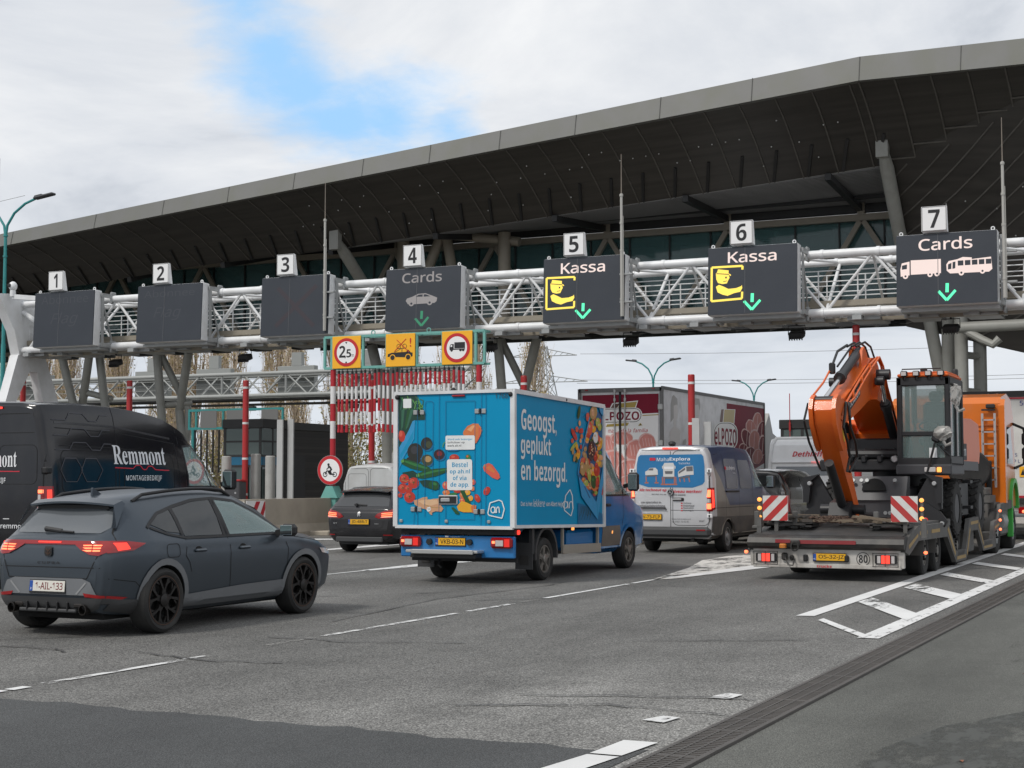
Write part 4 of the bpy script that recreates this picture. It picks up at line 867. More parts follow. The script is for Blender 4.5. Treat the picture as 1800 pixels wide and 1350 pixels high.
drape(g, tb, 'B', [(-.17, .962), (.17, .962), (.17, .976), (-.17, .976)], 1, .018); g.build('light_bar', [M_lred, M_lon], cu)
for sg, nm in ((1, 'R'), (-1, 'L')):
    g = MB(); drape(g, tb, 'B', [(sg * .36, .955), (sg * .46, .90), (sg * .60, .845), (sg * .72, .835), (sg * .80, .87), (sg * .80, .98), (sg * .7, .985)], 0, .014, .04)
    drape(g, tb, nm, [(-2.17, .86), (-2.17, .985), (-1.95, .985), (-1.66, .955), (-1.85, .885)], 0, .014, .05)
    for i in range(3):
        drape(g, tb, 'B', [(sg * (.50 + .0 * i), .944 - .026 * i), (sg * .625, .946 - .026 * i), (sg * .625, .935 - .028 * i), (sg * (.51 + .03 * i), .933 - .028 * i)], 2, .02, .05)
        drape(g, tb, 'B', [(sg * .64, .946 - .026 * i), (sg * .735, .946 - .026 * i), (sg * .735, .935 - .028 * i), (sg * .64, .934 - .028 * i)], 2, .02, .05)
    drape(g, tb, nm, [(-2.06, .885), (-2.08, .965), (-1.93, .965), (-1.9, .9)], 1, .02, .05); g.build('tail_light', [M_lred, M_lon, M_lhot], cu)
g = MB(); drape(g, tb, 'B', [(-.052, .925), (.052, .925), (.055, .845), (.035, .82), (-.035, .82), (-.055, .845)], 0, .022, .03)
for pts in ([(-.03, .90), (0, .875), (.03, .90)], [(0, .875), (0, .835)], [(-.035, .865), (-.01, .845)], [(.035, .865), (.01, .845)]): dline(g, tb, 'B', pts, .012, 1, .026, .05)
g.build('emblem', [M_black, M_cop], cu)
g = MB(); dtext(g, tb, 'B', 'CUPRA', -.165, .742, .165, .768, 0, .012, .01, 0, 1.35); g.build('lettering', M_black, cu)
g = MB(); dline(g, tb, 'B', [(-.74, .71), (.74, .71)], .008, 0, .004); dline(g, tb, 'B', [(-.6, .60), (.56, .60), (.70, .83)], .01, 0, .005); dline(g, tb, 'B', [(-.6, .60), (-.70, .83)], .01, 0, .005); dline(g, tb, 'R', [(-2.15, .60), (-1.80, .56), (-1.72, .50)], .008); g.build('tailgate_gap', M_seam, cu)
g = MB(); drape(g, tb, 'B', [(-.62, .565), (-.70, .43), (.70, .43), (.62, .565), (.50, .60), (-.50, .60)], 0, .014); dline(g, tb, 'B', [(-.42, .44), (-.56, .56)], .02, 1, .02); dline(g, tb, 'B', [(.42, .44), (.56, .56)], .02, 1, .02); g.build('bumper_panel', [M_cla, mat('cladding_edge', (.26, .265, .27), .45)], cu)
for sg, nm in ((1, 'R'), (-1, 'L')):
    g = MB(); drape(g, tb, 'B', [(sg * .52, .455), (sg * .78, .43), (sg * .78, .40), (sg * .55, .415)], 0, .02, .04); drape(g, tb, nm, [(-2.16, .40), (-2.16, .43), (-1.9, .405), (-1.98, .385)], 0, .02, .05); g.build('reflector', M_lred, cu)
g = MB(); drape(g, tb, 'B', [(-.76, .405), (-.70, .30), (-.6, .26), (.6, .26), (.70, .30), (.76, .405)], 0, .024); drape(g, tb, 'R', [(-2.19, .28), (-2.19, .405), (-1.75, .375), (-1.72, .22)], 0, .02)
g.k = 1
for x in (-.3, -.15, 0, .15, .3): g.box((x, -2.245, .31), (.018, .05, .09), None, .005)
g.k = 0; g.bx(-.42, .42, -2.26, -2.2, .25, .285, .01); g.build('diffuser', [M_trim, M_black], cu)
for sg in (1, -1):
    c = MB(); c.lathe((sg * .53, -2.16, .285), (0, -1, 0), [(.052, 0), (.056, .115), (.046, .116), (.044, .02)], 18, False); c.k = 1; c.lathe((sg * .53, -2.18, .285), (0, -1, 0), [(.05, .0), (.05, .01)], 14); c.k = 0; c.bx(sg * .44 - .06, sg * .44 + .06, -2.25, -2.15, .30, .345, .012); c.build('exhaust', [mat('exhaust_dark', (.05, .045, .042), .3, .8), M_hub], cu)
plate(cu, '1-AIL-133', 0, -2.258, .515, kind='be', rx=-6)
# roof rails, fin, mirror, lamps
for sg in (1, -1):
    c = MB(); pts = []
    for i in range(11):
        t = i / 10; y = -1.45 + 1.75 * t; h = tb.ray_cast(V((sg * .545, y, 3)), V((0, 0, -1)))[0]; pts.append(h + V((0, 0, .0 if i in (0, 10) else .045)))
    c.path(pts, .019, 8); c.build('roof_rail', M_black, cu)
h = tb.ray_cast(V((0, -1.35, 3)), V((0, 0, -1)))[0]; c = MB(); c.prism([(-.09, -.01), (.1, -.01), (.02, .03), (-.07, .075), (-.085, .07)], ((-.012, h.y, h.z), (0, 1, 0), (0, 0, 1), (1, 0, 0)), 0, .024); c.build('roof_fin', M_cup, cu)
mirror_box(cu, .88, .82, 1.02, True, M_black, (.2, .13, .145), .06); mirror_box(cu, -.88, .82, 1.02, False, M_black, (.2, .13, .145), .06)
g = MB(); drape(g, tb, 'R', [(1.75, .72), (1.70, .78), (2.05, .76), (2.14, .68)], 0, .01, .05); g.build('headlight', M_lwh, cu)
g = MB(); drape(g, tb, 'F', [(-.58, 1.04), (-.52, 1.33), (.52, 1.33), (.58, 1.04)], 0, .008); g.build('windscreen', M_tint, cu)
wm = wheel_meshes(.345, .245, .262, 'y', M_rimd, M_cop, 5)
for y in (AR, AF):
    put_wheel(cu, wm, .80, y, True); put_wheel(cu, wm, -.80, y, False)
c = MB(); c.bx(-.62, .62, -2.0, 2.0, .17, .3); c.tube((-.8, AR, .34), (.8, AR, .34), .05); c.build('underbody', M_hub, cu, 0)

def squeeze(root, y0, k):                  # shortens an overhang behind y0
    for ch in root.children_recursive:
        if ch.data and not ch.name.startswith(('wheel', 'rim')) or ch.name.startswith('wheel_arch'):
            for v in ch.data.vertices:
                if v.co.y < y0: v.co.y = y0 + (v.co.y - y0) * k
squeeze(cu, -1.40, .80)
for ch in cu.children_recursive:
    if ch.data and (not ch.name.startswith(('wheel', 'rim')) or ch.name.startswith('wheel_arch')):
        for v in ch.data.vertices:
            if v.co.y < -1.5: v.co.x *= 1 - .11 * min(1, (-1.5 - v.co.y) / .5)
            if v.co.y > 1.75: v.co.y = 1.75 + (v.co.y - 1.75) * .86
# ================================================================ VANS
def vsec(zb, w, zr, wt, belt=1.15):
    return [(0, zb), (w * .85, zb), (w * .97, zb + .09), (w, zb + .4), (w * .992, belt), (w * .975, belt + (zr - belt) * .40), (wt + (w - wt) * .12, zr - (zr - belt) * .13), (wt * .95, zr - .045), (wt * .62, zr - .002), (0, zr + .012)]
def van_body(p, m, w, roof, nose, zb=.32, arches=(1.15, 4.8), ar=(.40, .34), win=None, inner=None, belt=1.15):
    """roof: (y, z, half width) from the rear; nose: (y, z, half width, half body width)"""
    secs = [(0., vsec(zb + .12, w * .93, roof[0][1] - .07, roof[0][2] * .92, belt)), (.035, vsec(zb + .04, w * .965, roof[0][1] - .02, roof[0][2] * .98, belt))]
    for y, z, wt in roof: secs.append((y, vsec(zb, w, z, wt, belt)))
    for y, z, wt, wb in nose: secs.append((y, vsec(zb, wb, z, wt, min(belt, z - .12))))
    ex = []
    if win:
        c = MB(); c.k = 1; c.px(win, -1.5, 1.5); ex.append(c); z_ = min(q[1] for q in win); zm = max(q[1] for q in win); c = MB(); c.k = 1; c.px([(win[0][0] + .02, z_ + .01), (win[0][0] + .02, zm - .04), (7, zm - .04), (7, z_ + .01)], -w * .72, w * .72); ex.append(c)
    return body_from('body', secs, m, p, arches, ar, w * .62, 5, ex, inner)
def fit_wheels(p, wm, w, ys=(1.15, 4.8)):
    for y in ys: put_wheel(p, wm, w, y, True); put_wheel(p, wm, -w, y, False)
def seats(p, y, z, m, name='seat'):
    for sx in (-.42, .42):
        c = MB(); c.box((sx, y, z), (.46, .14, .62), MX.Rotation(R(-8), 3, 'X'), .05); c.box((sx, y - .06, z + .42), (.26, .1, .2), None, .04); c.build(name, m, p)
M_seat = mat('seat_cloth', (.02, .021, .024), .9)

# ---------------- black high roof van
M_bvan = mat('black_gloss_paint', (.007, .007, .010), .14, coat=.15, var=.2, vs=2, dirt=.25, dc=(.04, .038, .036))
rv = thing('black_panel_van', 'black high roof panel van with white lettering and a red line along its side', 'van', (-16.52, 17.25, 0), .0)
roof = [(.12, 2.76, .80), (.9, 2.78, .81), (2.0, 2.76, .81), (2.9, 2.64, .80), (3.5, 2.42, .78)]
nose = [(3.95, 2.08, .74, 1.0), (4.45, 1.62, .72, 1.0), (4.8, 1.36, .78, .995), (5.3, 1.2, .76, .96), (5.65, 1.02, .66, .9), (5.8, .8, .55, .8)]
winp = [(3.36, 1.5), (3.33, 2.16), (3.62, 2.19), (3.95, 1.98), (4.42, 1.58), (4.4, 1.5)]
rb, tr_ = van_body(rv, M_bvan, 1.0, roof, nose, win=winp)
seats(rv, 3.15, 1.25, M_seat)
for sd, nm in (('R', 'side_window'), ('L', 'side_window')): g = MB(); drape(g, tr_, sd, winp, 0, .004); g.build(nm, M_tint, rv)
g = MB(); dline(g, tr_, 'R', winp + [winp[0]], .035, 0, .006); dline(g, tr_, 'R', [(3.98, 1.5), (3.98, 1.96)], .05, 0, .007); g.build('window_trim', M_black, rv)
g = MB(); drape(g, tr_, 'F', [(-.72, 1.42), (-.62, 2.15), (.62, 2.15), (.72, 1.42)], 0, .006); g.build('windscreen', M_tint, rv)
g = MB()
for pts in ([(1.62, 2.73), (1.63, 2.3), (1.63, 1.4), (1.62, .5)], [(3.12, 2.2), (3.14, 1.3), (3.12, .5)], [(.3, 2.38), (1.6, 2.34), (3.1, 2.2)], [(.35, 2.12), (1.6, 2.1), (3.05, 2.02)], [(3.2, 2.58), (3.22, 2.2)]): dline(g, tr_, 'R', pts, .012)
q = rr(1.75, 1.42, 3.0, 2.02, .12); dline(g, tr_, 'R', q + [q[0]], .01); q = rr(.35, 1.42, 1.55, 2.05, .12); dline(g, tr_, 'R', q + [q[0]], .01)
q = rr(.05, .62, .93, 2.58, .1); dline(g, tr_, 'B', q + [q[0]], .014); dline(g, tr_, 'B', [(0, .55), (0, 2.65)], .012); dline(g, tr_, 'B', [(.05, 2.3), (.85, 2.3)], .012); q = rr(.1, 1.55, .82, 2.12, .1); dline(g, tr_, 'B', q + [q[0]], .01); g.build('panel_gap', M_seam, rv)
g = MB(); dline(g, tr_, 'R', [(.3, 2.46), (1.6, 2.43), (3.0, 2.28)], .03); dline(g, tr_, 'R', [(.3, 1.38), (3.1, 1.33)], .03); g.build('body_moulding', mat('moulding_sheen', (.03, .03, .034), .3, coat=.4), rv)
M_lett = mat('white_vinyl', (.74, .75, .77), .5); M_vred = mat('red_vinyl', (.55, .02, .04), .5); M_hexl = mat('grey_vinyl', (.055, .055, .065), .5)
g = MB(); dtext(g, tr_, 'R', 'Remmont', 1.51, 1.85, 2.80, 2.145, 0, .007, 'serif')
dtext(g, tr_, 'R', 'MONTAGEBEDRIJF', 1.78, 1.585, 2.66, 1.685, 0, .007, .012, 0, 1.12); g.k = 1
dline(g, tr_, 'R', [(1.52, 1.80), (1.95, 1.79), (2.03, 1.84), (2.13, 1.84), (2.2, 1.775), (2.27, 1.775), (2.33, 1.83), (2.42, 1.83), (2.5, 1.775), (2.85, 1.765)], .016, 1, .008)
for (x0, y0) in ((.45, 2.50), (.45, 2.27), (.45, 2.06)):
    dline(g, tr_, 'R', [(x0 - .2, y0), (x0 + .1, y0 - .0), (x0 + .2, y0 + .11), (x0 + .48, y0 + .11), (x0 + .6, y0), (x0 + .78, y0), (x0 + .88, y0 + .1), (x0 + 1.05, y0 + .1)], .014, 2, .008)
for (x0, y0) in ((.55, 1.6), (1.0, 1.6)):
    q = [(x0 + .24 * math.cos(R(a)), y0 + .16 + .2 * math.sin(R(a))) for a in range(0, 361, 60)]; dline(g, tr_, 'R', q, .014, 2, .008)
dtext(g, tr_, 'B', 'Remmont', -.40, 1.80, .44, 2.04, 0, .007, 'serif'); dtext(g, tr_, 'B', 'MONTAGEBEDRIJF', -.5, 1.555, .235, 1.645, 0, .007, .012, 0, 1.1); dline(g, tr_, 'B', [(-.3, 1.74), (.5, 1.735)], .014, 1, .008)
dtext(g, tr_, 'B', 'www.remmont.nl', -.15, .905, .78, .98, 0, .007, .01); drape(g, tr_, 'B', [(.2, 1.04), (.32, 1.04), (.32, 1.05), (.2, 1.05)], 0, .007)
g.build('lettering', [M_lett, M_vred, M_hexl], rv, 0)
for sg, nm in ((1, 'R'), (-1, 'L')):
    g = MB(); drape(g, tr_, 'B', [(sg * .84, 1.05), (sg * .95, 1.05), (sg * .96, 1.52), (sg * .86, 1.52)], 0, .012, .04); drape(g, tr_, nm, [(.0, 1.06), (.2, 1.10), (.16, 1.52), (.0, 1.52)], 0, .012, .04)
    drape(g, tr_, nm, [(.05, 1.14), (.13, 1.14), (.12, 1.47), (.05, 1.47)], 1, .016, .04); drape(g, tr_, 'B', [(sg * .85, 1.06), (sg * .94, 1.06), (sg * .94, 1.12), (sg * .85, 1.12)], 2, .016, .04); drape(g, tr_, 'B', [(sg * .86, 1.17), (sg * .91, 1.17), (sg * .91, 1.4), (sg * .86, 1.4)], 3, .016, .04); drape(g, tr_, 'B', [(sg * .86, 1.42), (sg * .94, 1.42), (sg * .94, 1.47), (sg * .86, 1.47)], 2, .016, .04); g.build('tail_light', [M_lred, M_lon, M_lhot, M_lwh], rv)
g = MB(); drape(g, tr_, 'B', [(-.16, 2.655), (.16, 2.655), (.16, 2.685), (-.16, 2.685)], 0, .02); g.build('high_brake_light', M_lon, rv)
for z in (.75, 1.75): c = MB(); c.box((.99, .02, z), (.1, .13, .1), None, .02); c.build('door_hinge', M_black, rv)
c = MB(); c.tube((.985, 1.0, 1.40), (.985, 2.62, 1.40), .03, 10); c.tube((1.0, .6, 1.36), (1.0, 1.6, 1.36), .018, 8); c.build('slide_rail', M_chr, rv)
c = MB(); c.box((0, -.03, .5), (1.86, .2, .2), None, .05); c.bx(-.9, .9, -.14, 0, .42, .46); c.build('rear_bumper', M_trim, rv)
mirror_box(rv, .98, 4.28, 1.62, True, M_black, (.22, .16, .34), .05); mirror_box(rv, -.98, 4.28, 1.62, False, M_black, (.22, .16, .34), .05)
wst = wheel_meshes(.345, .235, .215, 'steel', mat('steel_wheel_silver', (.30, .30, .30), .45, .6), None, 5); fit_wheels(rv, wst, .86)
c = MB(); c.bx(-.7, .7, .1, 5.5, .26, .36); c.build('underbody', M_hub, rv, 0)

# ---------------- silver grey van with workshop advertising
def two_tone(name):
    m = mat(name, (.5, .5, .52), .33, .25, coat=.3); t = m.node_tree; b = t.nodes['Principled BSDF']; g = t.nodes.new('ShaderNodeTexCoord'); s = t.nodes.new('ShaderNodeSeparateXYZ'); t.links.new(g.outputs['Object'], s.inputs[0])
    def mt(op, a, b_, c=None):
        n = t.nodes.new('ShaderNodeMath'); n.operation = op
        for i, q in enumerate((a, b_, c)):
            if q is None: continue
            if isinstance(q, (int, float)): n.inputs[i].default_value = q
            else: t.links.new(q, n.inputs[i])
        return n.outputs[0]
    # vinyl wrap: white at the doors, grey below, blue above a slanted edge
    sl_ = mt('SUBTRACT', s.outputs[2], mt('ADD', 1.32, mt('MULTIPLY', mt('SUBTRACT', 1.0, s.outputs[1]), .95))); up = mt('MINIMUM', mt('GREATER_THAN', sl_, 0), mt('GREATER_THAN', s.outputs[2], 1.05)); fw_ = mt('GREATER_THAN', s.outputs[1], .30)
    n = t.nodes.new('ShaderNodeTexNoise'); n.inputs['Scale'].default_value = 2.2; n.inputs['Detail'].default_value = 7; t.links.new(g.outputs['Object'], n.inputs['Vector'])
    r = t.nodes.new('ShaderNodeMix'); r.data_type = 'RGBA'; t.links.new(n.outputs[0], r.inputs['Factor']); r.inputs['A'].default_value = (.13, .115, .10, 1); r.inputs['B'].default_value = (.25, .23, .205, 1)
    bl = t.nodes.new('ShaderNodeMix'); bl.data_type = 'RGBA'; t.links.new(n.outputs[0], bl.inputs['Factor']); bl.inputs['A'].default_value = (.03, .045, .10, 1); bl.inputs['B'].default_value = (.045, .075, .17, 1)
    m1 = t.nodes.new('ShaderNodeMix'); m1.data_type = 'RGBA'; t.links.new(up, m1.inputs['Factor']); t.links.new(r.outputs['Result'], m1.inputs['A']); t.links.new(bl.outputs['Result'], m1.inputs['B'])
    wd_ = t.nodes.new('ShaderNodeMix'); wd_.data_type = 'RGBA'; t.links.new(n.outputs[0], wd_.inputs['Factor']); wd_.inputs['A'].default_value = (.50, .50, .51, 1); wd_.inputs['B'].default_value = (.66, .67, .69, 1)
    m2 = t.nodes.new('ShaderNodeMix'); m2.data_type = 'RGBA'; t.links.new(fw_, m2.inputs['Factor']); t.links.new(wd_.outputs['Result'], m2.inputs['A']); t.links.new(m1.outputs['Result'], m2.inputs['B']); t.links.new(m2.outputs['Result'], b.inputs['Base Color']); return m
M_mv = two_tone('wrapped_van_paint')
mv = thing('silver_panel_van', 'silver panel van with a blue advert of vehicles on lifts across its rear doors', 'van', (-11.30, 32.33, 0), 0)
roof = [(.12, 2.36, .80), (.9, 2.40, .82), (2.2, 2.41, .82), (3.2, 2.38, .80), (3.55, 2.28, .77)]
nose = [(3.95, 1.98, .74, .97), (4.4, 1.6, .73, .97), (4.75, 1.36, .77, .965), (5.3, 1.2, .76, .94), (5.65, 1.0, .66, .88), (5.8, .8, .55, .8)]
wmv = [(3.3, 1.46), (3.3, 2.05), (3.55, 2.09), (3.9, 1.9), (4.4, 1.55), (4.38, 1.46)]
mb_, tm_ = van_body(mv, M_mv, .97, roof, nose, win=wmv)
for sd in 'RL': g = MB(); drape(g, tm_, sd, wmv, 0, .004); g.build('side_window', M_tint, mv)
seats(mv, 3.15, 1.25, M_seat)
g = MB(); drape(g, tm_, 'F', [(-.70, 1.40), (-.60, 2.06), (.60, 2.06), (.70, 1.40)], 0, .006); g.build('windscreen', M_tint, mv)
g = MB(); drape(g, tm_, 'R', rr(1.05, 1.42, 1.95, 2.1, .1), 0, .006); drape(g, tm_, 'R', rr(2.1, 1.42, 3.05, 2.08, .1), 0, .006); g.build('side_panel_film', mat('blue_wrap_film', (.05, .055, .10), .12, coat=.4, var=.5, vs=1.6), mv)
g = MB(); q = rr(.05, .62, .885, 2.26, .12); dline(g, tm_, 'B', q + [q[0]], .012); q = rr(-.885, .62, -.05, 2.26, .12); dline(g, tm_, 'B', [(0, .55), (0, 2.34)], .014); dline(g, tm_, 'B', [(-.9, .62), (-.9, 2.1), (-.78, 2.28), (.78, 2.28), (.9, 2.1), (.9, .72), (.84, .58), (-.84, .58), (-.9, .62)], .012); dline(g, tm_, 'B', [(0, .95), (.88, .95)], .01)
for x in (1.0, 3.12): dline(g, tm_, 'R', [(x, 2.3), (x, .5)], .012)
dline(g, tm_, 'R', [(2.03, 2.2), (2.03, .5)], .01); dline(g, tm_, 'R', [(.2, 1.0), (3.2, 1.0)], .012); g.build('panel_gap', mat('soft_panel_gap', (.03, .03, .03), .7), mv)
M_adb = mat('advert_blue', (.02, .16, .36), .35, var=.25, vs=1.2); M_adk = mat('advert_dark_grey', (.12, .12, .13), .5); M_ador = mat('advert_orange', (.42, .14, .08), .5); M_adw = mat('advert_pale', (.58, .58, .57), .5)
g = MB(); P = PL((-.83, 0, 0), (1, 0, 0), (0, 0, 1), [(100, 100), (935, 100), (935, 1045), (88, 1045)], 1.69, 1.68); zb_ = .60
def dp(pts, k, o=.0085): drape(g, tm_, 'B', [(P.m(x, y)[0] - .84, P.m(x, y)[1] + zb_) for x, y in pts], k, o, .12)
def dl(pts, wd, k, o=.0075): dline(g, tm_, 'B', [(P.m(x, y)[0] - .84, P.m(x, y)[1] + zb_) for x, y in pts], wd, k, o)
def dt(s_, x0, y0, x1, y1, k, b=0., sh=0., o=.009): a = P.m(x0, y0); c_ = P.m(x1, y1); dtext(g, tm_, 'B', s_, a[0] - .84, a[1] + zb_, c_[0] - .84, c_[1] + zb_, k, o, b, sh)
dp([(112, 490), (125, 260), (140, 185), (165, 160), (870, 155), (892, 180), (905, 300), (905, 490), (880, 525), (770, 565), (250, 560), (150, 525)], 0, .005)
dt('Maha', 357, 238, 500, 192, 1); dt('Explora', 506, 243, 740, 190, 1, .03); dt('Truck & Bus', 608, 276, 740, 252, 1); dp([(275, 195), (312, 195), (312, 230), (275, 230)], 2, .0105); dp([(315, 195), (335, 195), (347, 212), (335, 230), (315, 230)], 2, .0105)
dp([(220, 395), (222, 365), (250, 350), (275, 320), (340, 318), (365, 345), (368, 405), (330, 410), (222, 410)], 3); dp([(252, 350), (278, 325), (318, 325), (312, 352)], 4, .0105); dp([(225, 410), (360, 405), (340, 425), (240, 428)], 4, .0095)
for x in (228, 345): dl([(x, 425), (x + 4, 500)], .024, 5); dl([(x - 16, 505), (x + 28, 505)], .03, 5)
dp([(430, 290), (445, 258), (548, 258), (560, 290), (558, 430), (430, 430)], 3); dp([(438, 305), (552, 305), (548, 335), (442, 335)], 1, .0105); dp([(448, 360), (542, 360), (535, 395), (455, 395)], 4, .0105); dp([(435, 430), (555, 430), (540, 455), (450, 455)], 4, .0105); dp([(418, 295), (428, 295), (428, 330), (418, 330)], 3); dp([(562, 295), (573, 295), (573, 330), (562, 330)], 3)
for x in (420, 440, 558, 575): dl([(x, 430), (x, 520)], .024, 5)
dl([(400, 525), (590, 525)], .03, 5)
dp([(600, 370), (690, 300), (775, 295), (782, 405), (700, 410), (605, 435)], 3); dp([(695, 305), (770, 302), (772, 360), (700, 365)], 4, .0105); dp([(608, 372), (685, 315), (685, 345), (610, 395)], 4, .0105); dp([(610, 440), (740, 412), (735, 440), (620, 455)], 4, .0095)
for x in (618, 668, 725): dl([(x, 440), (x + 8, 495)], .024, 5)
dt('Als techneut op', 145, 620, 465, 575, 6, .02, .2); dt('niveau werken?', 525, 630, 875, 590, 6, .02, .2); dt('Bel dan ons op', 293, 660, 460, 640, 4, .02); dt('0183-646046', 525, 665, 685, 645, 4, .02)
dt('uw specialist in', 165, 770, 400, 735, 4, .02); dt('werkplaatsinrichting', 120, 815, 445, 778, 4, .02)
for i, s_ in enumerate(('Verkoop', 'Onderhoud', 'Reparaties', 'Keuringen')):
    y_ = 770 + i * 30; dt(s_, 658, y_, 658 + (92, 126, 118, 116)[i], y_ - 24, 4, .02); dp([(630, y_ - 18), (650, y_ - 18), (650, y_ - 4), (630, y_ - 4)], 2)
dt('www.mahaexplora.nl', 523, 968, 740, 945, 4); dt('tel. 0183 - 64 60 46', 523, 998, 718, 976, 4); dt('vca', 838, 988, 888, 968, 4, .01, .2); dt('2', 892, 976, 902, 960, 4)
dtext(g, tm_, 'R', 'Maha', 1.18, 1.84, 1.42, 1.93, 1, .009); dtext(g, tm_, 'R', 'Explora', 1.43, 1.83, 1.82, 1.94, 1, .009, .03); drape(g, tm_, 'R', [(1.06, 1.85), (1.16, 1.85), (1.16, 1.92), (1.06, 1.92)], 2, .009); dtext(g, tm_, 'R', 'Truck & Bus', 1.6, 1.76, 1.82, 1.80, 1, .009)
g.build('printed_advert', [M_adb, M_lett, M_vred, M_adw, M_adk, M_ador, M_vred], mv, 0)
c = MB(); c.lathe((0, -.03, 1.345), (0, -1, 0), [(.075, -.04), (.075, .0), (.068, .012)], 24); c.k = 1; c.ring(((0, -.045, 1.345), (1, 0, 0), (0, 0, 1), (0, -1, 0)), .055, .068, -.01, .004, 24)
for a in (90, 210, 330): c.prism([(0, -.012), (.058, -.003), (.058, .003), (0, .012)], ((0, -.045, 1.345), (math.cos(R(a)), 0, math.sin(R(a))), (-math.sin(R(a)), 0, math.cos(R(a))), (0, -1, 0)), -.01, .006)
c.build('emblem', [M_black, M_chr], mv)
c = MB(); c.box((.18, -.01, 1.19), (.26, .04, .075), None, .03); c.k = 1; c.box((.16, -.035, 1.19), (.2, .02, .04), None, .012); c.build('door_handle', [M_black, M_chr], mv)
for sg in (1, -1):
    for z in (1.82, .83): c = MB(); c.box((sg * .90, -.005, z), (.12, .06, .09), None, .012); c.k = 1; c.box((sg * .90, -.038, z), (.03, .012, .05)); c.build('door_hinge', [M_white, M_black], mv)
    nm = 'R' if sg > 0 else 'L'; g = MB(); drape(g, tm_, 'B', [(sg * .83, .93), (sg * .95, .93), (sg * .95, 1.44), (sg * .85, 1.44)], 0, .014, .04); drape(g, tm_, nm, [(.0, .94), (.17, .98), (.14, 1.45), (.0, 1.45)], 0, .014, .04)
    drape(g, tm_, 'B', [(sg * .84, 1.24), (sg * .92, 1.24), (sg * .92, 1.40), (sg * .86, 1.40)], 2, .02, .04); drape(g, tm_, 'B', [(sg * .84, .98), (sg * .93, .98), (sg * .93, 1.1), (sg * .84, 1.1)], 2, .02, .04); drape(g, tm_, nm, [(.03, 1.0), (.11, 1.02), (.1, 1.4), (.03, 1.4)], 1, .018, .04); drape(g, tm_, 'B', [(sg * .84, 1.12), (sg * .92, 1.12), (sg * .92, 1.2), (sg * .84, 1.2)], 3, .018, .04); g.build('tail_light', [M_lred, M_lon, M_lhot, M_lwh], mv)
g = MB(); drape(g, tm_, 'B', [(-.19, 2.30), (.19, 2.30), (.18, 2.335), (-.18, 2.335)], 0, .03, .05); g.build('high_brake_light', M_lon, mv)
c = MB(); c.sph((0, .12, 2.42), .09, 12, 6, (1, 1, .7)); c.build('roof_camera', M_black, mv)
c = MB(); c.prism([(-.36, -.02), (-.33, .035), (.33, .035), (.36, -.02), (.30, .0), (-.30, .0)], ((-.45, -.02, .98), (1, 0, 0), (0, 0, 1), (0, -1, 0)), -.03, .03); c.build('plate_lamp_strip', M_trim, mv)
plate(mv, 'V-73-FLP', -.47, -.03, .80)
c = MB(); c.box((0, .0, .47), (1.84, .2, .22), None, .06); c.k = 1; c.box((.72, -.1, .52), (.2, .012, .03)); c.box((-.72, -.1, .52), (.2, .012, .03)); c.build('rear_bumper', [M_trim, M_lred], mv)
g = MB(); drape(g, tm_, 'R', [(.05, .33), (.05, .82), (1.0, .80), (4.3, .78), (4.3, .36), (1.7, .36), (1.62, .6), (1.3, .76), (1.0, .76), (.7, .6), (.66, .36)], 0, .008); g.build('lower_cladding', mat('dirty_plastic', (.07, .066, .062), .7, var=.3, dirt=.6, dc=(.15, .13, .11)), mv)
mirror_box(mv, .96, 4.15, 1.58, True, M_black, (.2, .16, .32), .05); mirror_box(mv, -.96, 4.15, 1.58, False, M_black, (.2, .16, .32), .05)
c = MB(); c.tube((.975, 1.0, 1.36), (.975, 1.95, 1.36), .02, 8); c.build('slide_rail', M_black, mv)
for z in (1.18, .92, .72): c = MB(); c.sph((.97, 4.5, z), .02, 8, 5); 
c = MB(); c.bx(-.7, .7, .1, 5.5, .26, .36); c.box((.55, .3, .3), (.5, .25, .1), None, .02); c.tube((.5, -.02, .3), (.5, .5, .3), .04, 8); c.build('underbody', M_hub, mv, 0)
fit_wheels(mv, wst, .84)

# ---------------- blue grocery delivery truck
M_ahb = mat('sky_blue_wrap', (.001, .25, .46), .42, var=.07, vs=1.4, spec=.2); M_ahc = mat('blue_cab_paint', (.012, .16, .42), .25, coat=.5, var=.1, dirt=.2, dc=(.09, .10, .11)); M_ahd = mat('road_film_grey', (.16, .14, .12), .8, var=.3)
ah = thing('delivery_truck', 'bright blue grocery delivery box truck covered in vegetable pictures and white slogans', 'truck', (-11.07, 24.65, 0), 0)
def bz(y): return -(y + 3.23) * .021       # the box sits slightly nose down
y0, y1, hw, z0, z1 = -3.22, .50, 1.03, .88, 2.985
c = MB(); c.px([(y0, z0), (y1, z0 + bz(y1)), (y1, z1 + bz(y1)), (y0, z1)], -hw, hw); c.build('box_body', M_ahb, ah, 0)
c = MB(); sl2 = V((0, y1 - y0, bz(y1)))
for sg in (1, -1):
    for z in (z0 + .015, z1): c.beam(V((sg * hw, y0 - .02, z)), V((sg * hw, y0, z)) + sl2 + V((0, .02, 0)), .07, .07 if z > 2 else .05)
    for y in (y0 + .005, y1 - .005): c.beam(V((sg * (hw + .001), y, z0 + bz(y))), V((sg * (hw + .001), y, z1 + bz(y))), .075, .075, (0, 1, 0))
for z in (z0 - .005, z1 + .005): c.beam((-hw, y0, z), (hw, y0, z), .06, .05)
c.build('box_frame', mat('white_frame', (.66, .67, .68), .4, dirt=.2), ah)
rearP = PL((-hw + .04, y0 - .004, z0 + .02), (1, 0, 0), (0, 0, 1), [(62, 55), (1166, 48), (1156, 1330), (44, 1318)], 2 * hw - .08, z1 - z0 - .04)
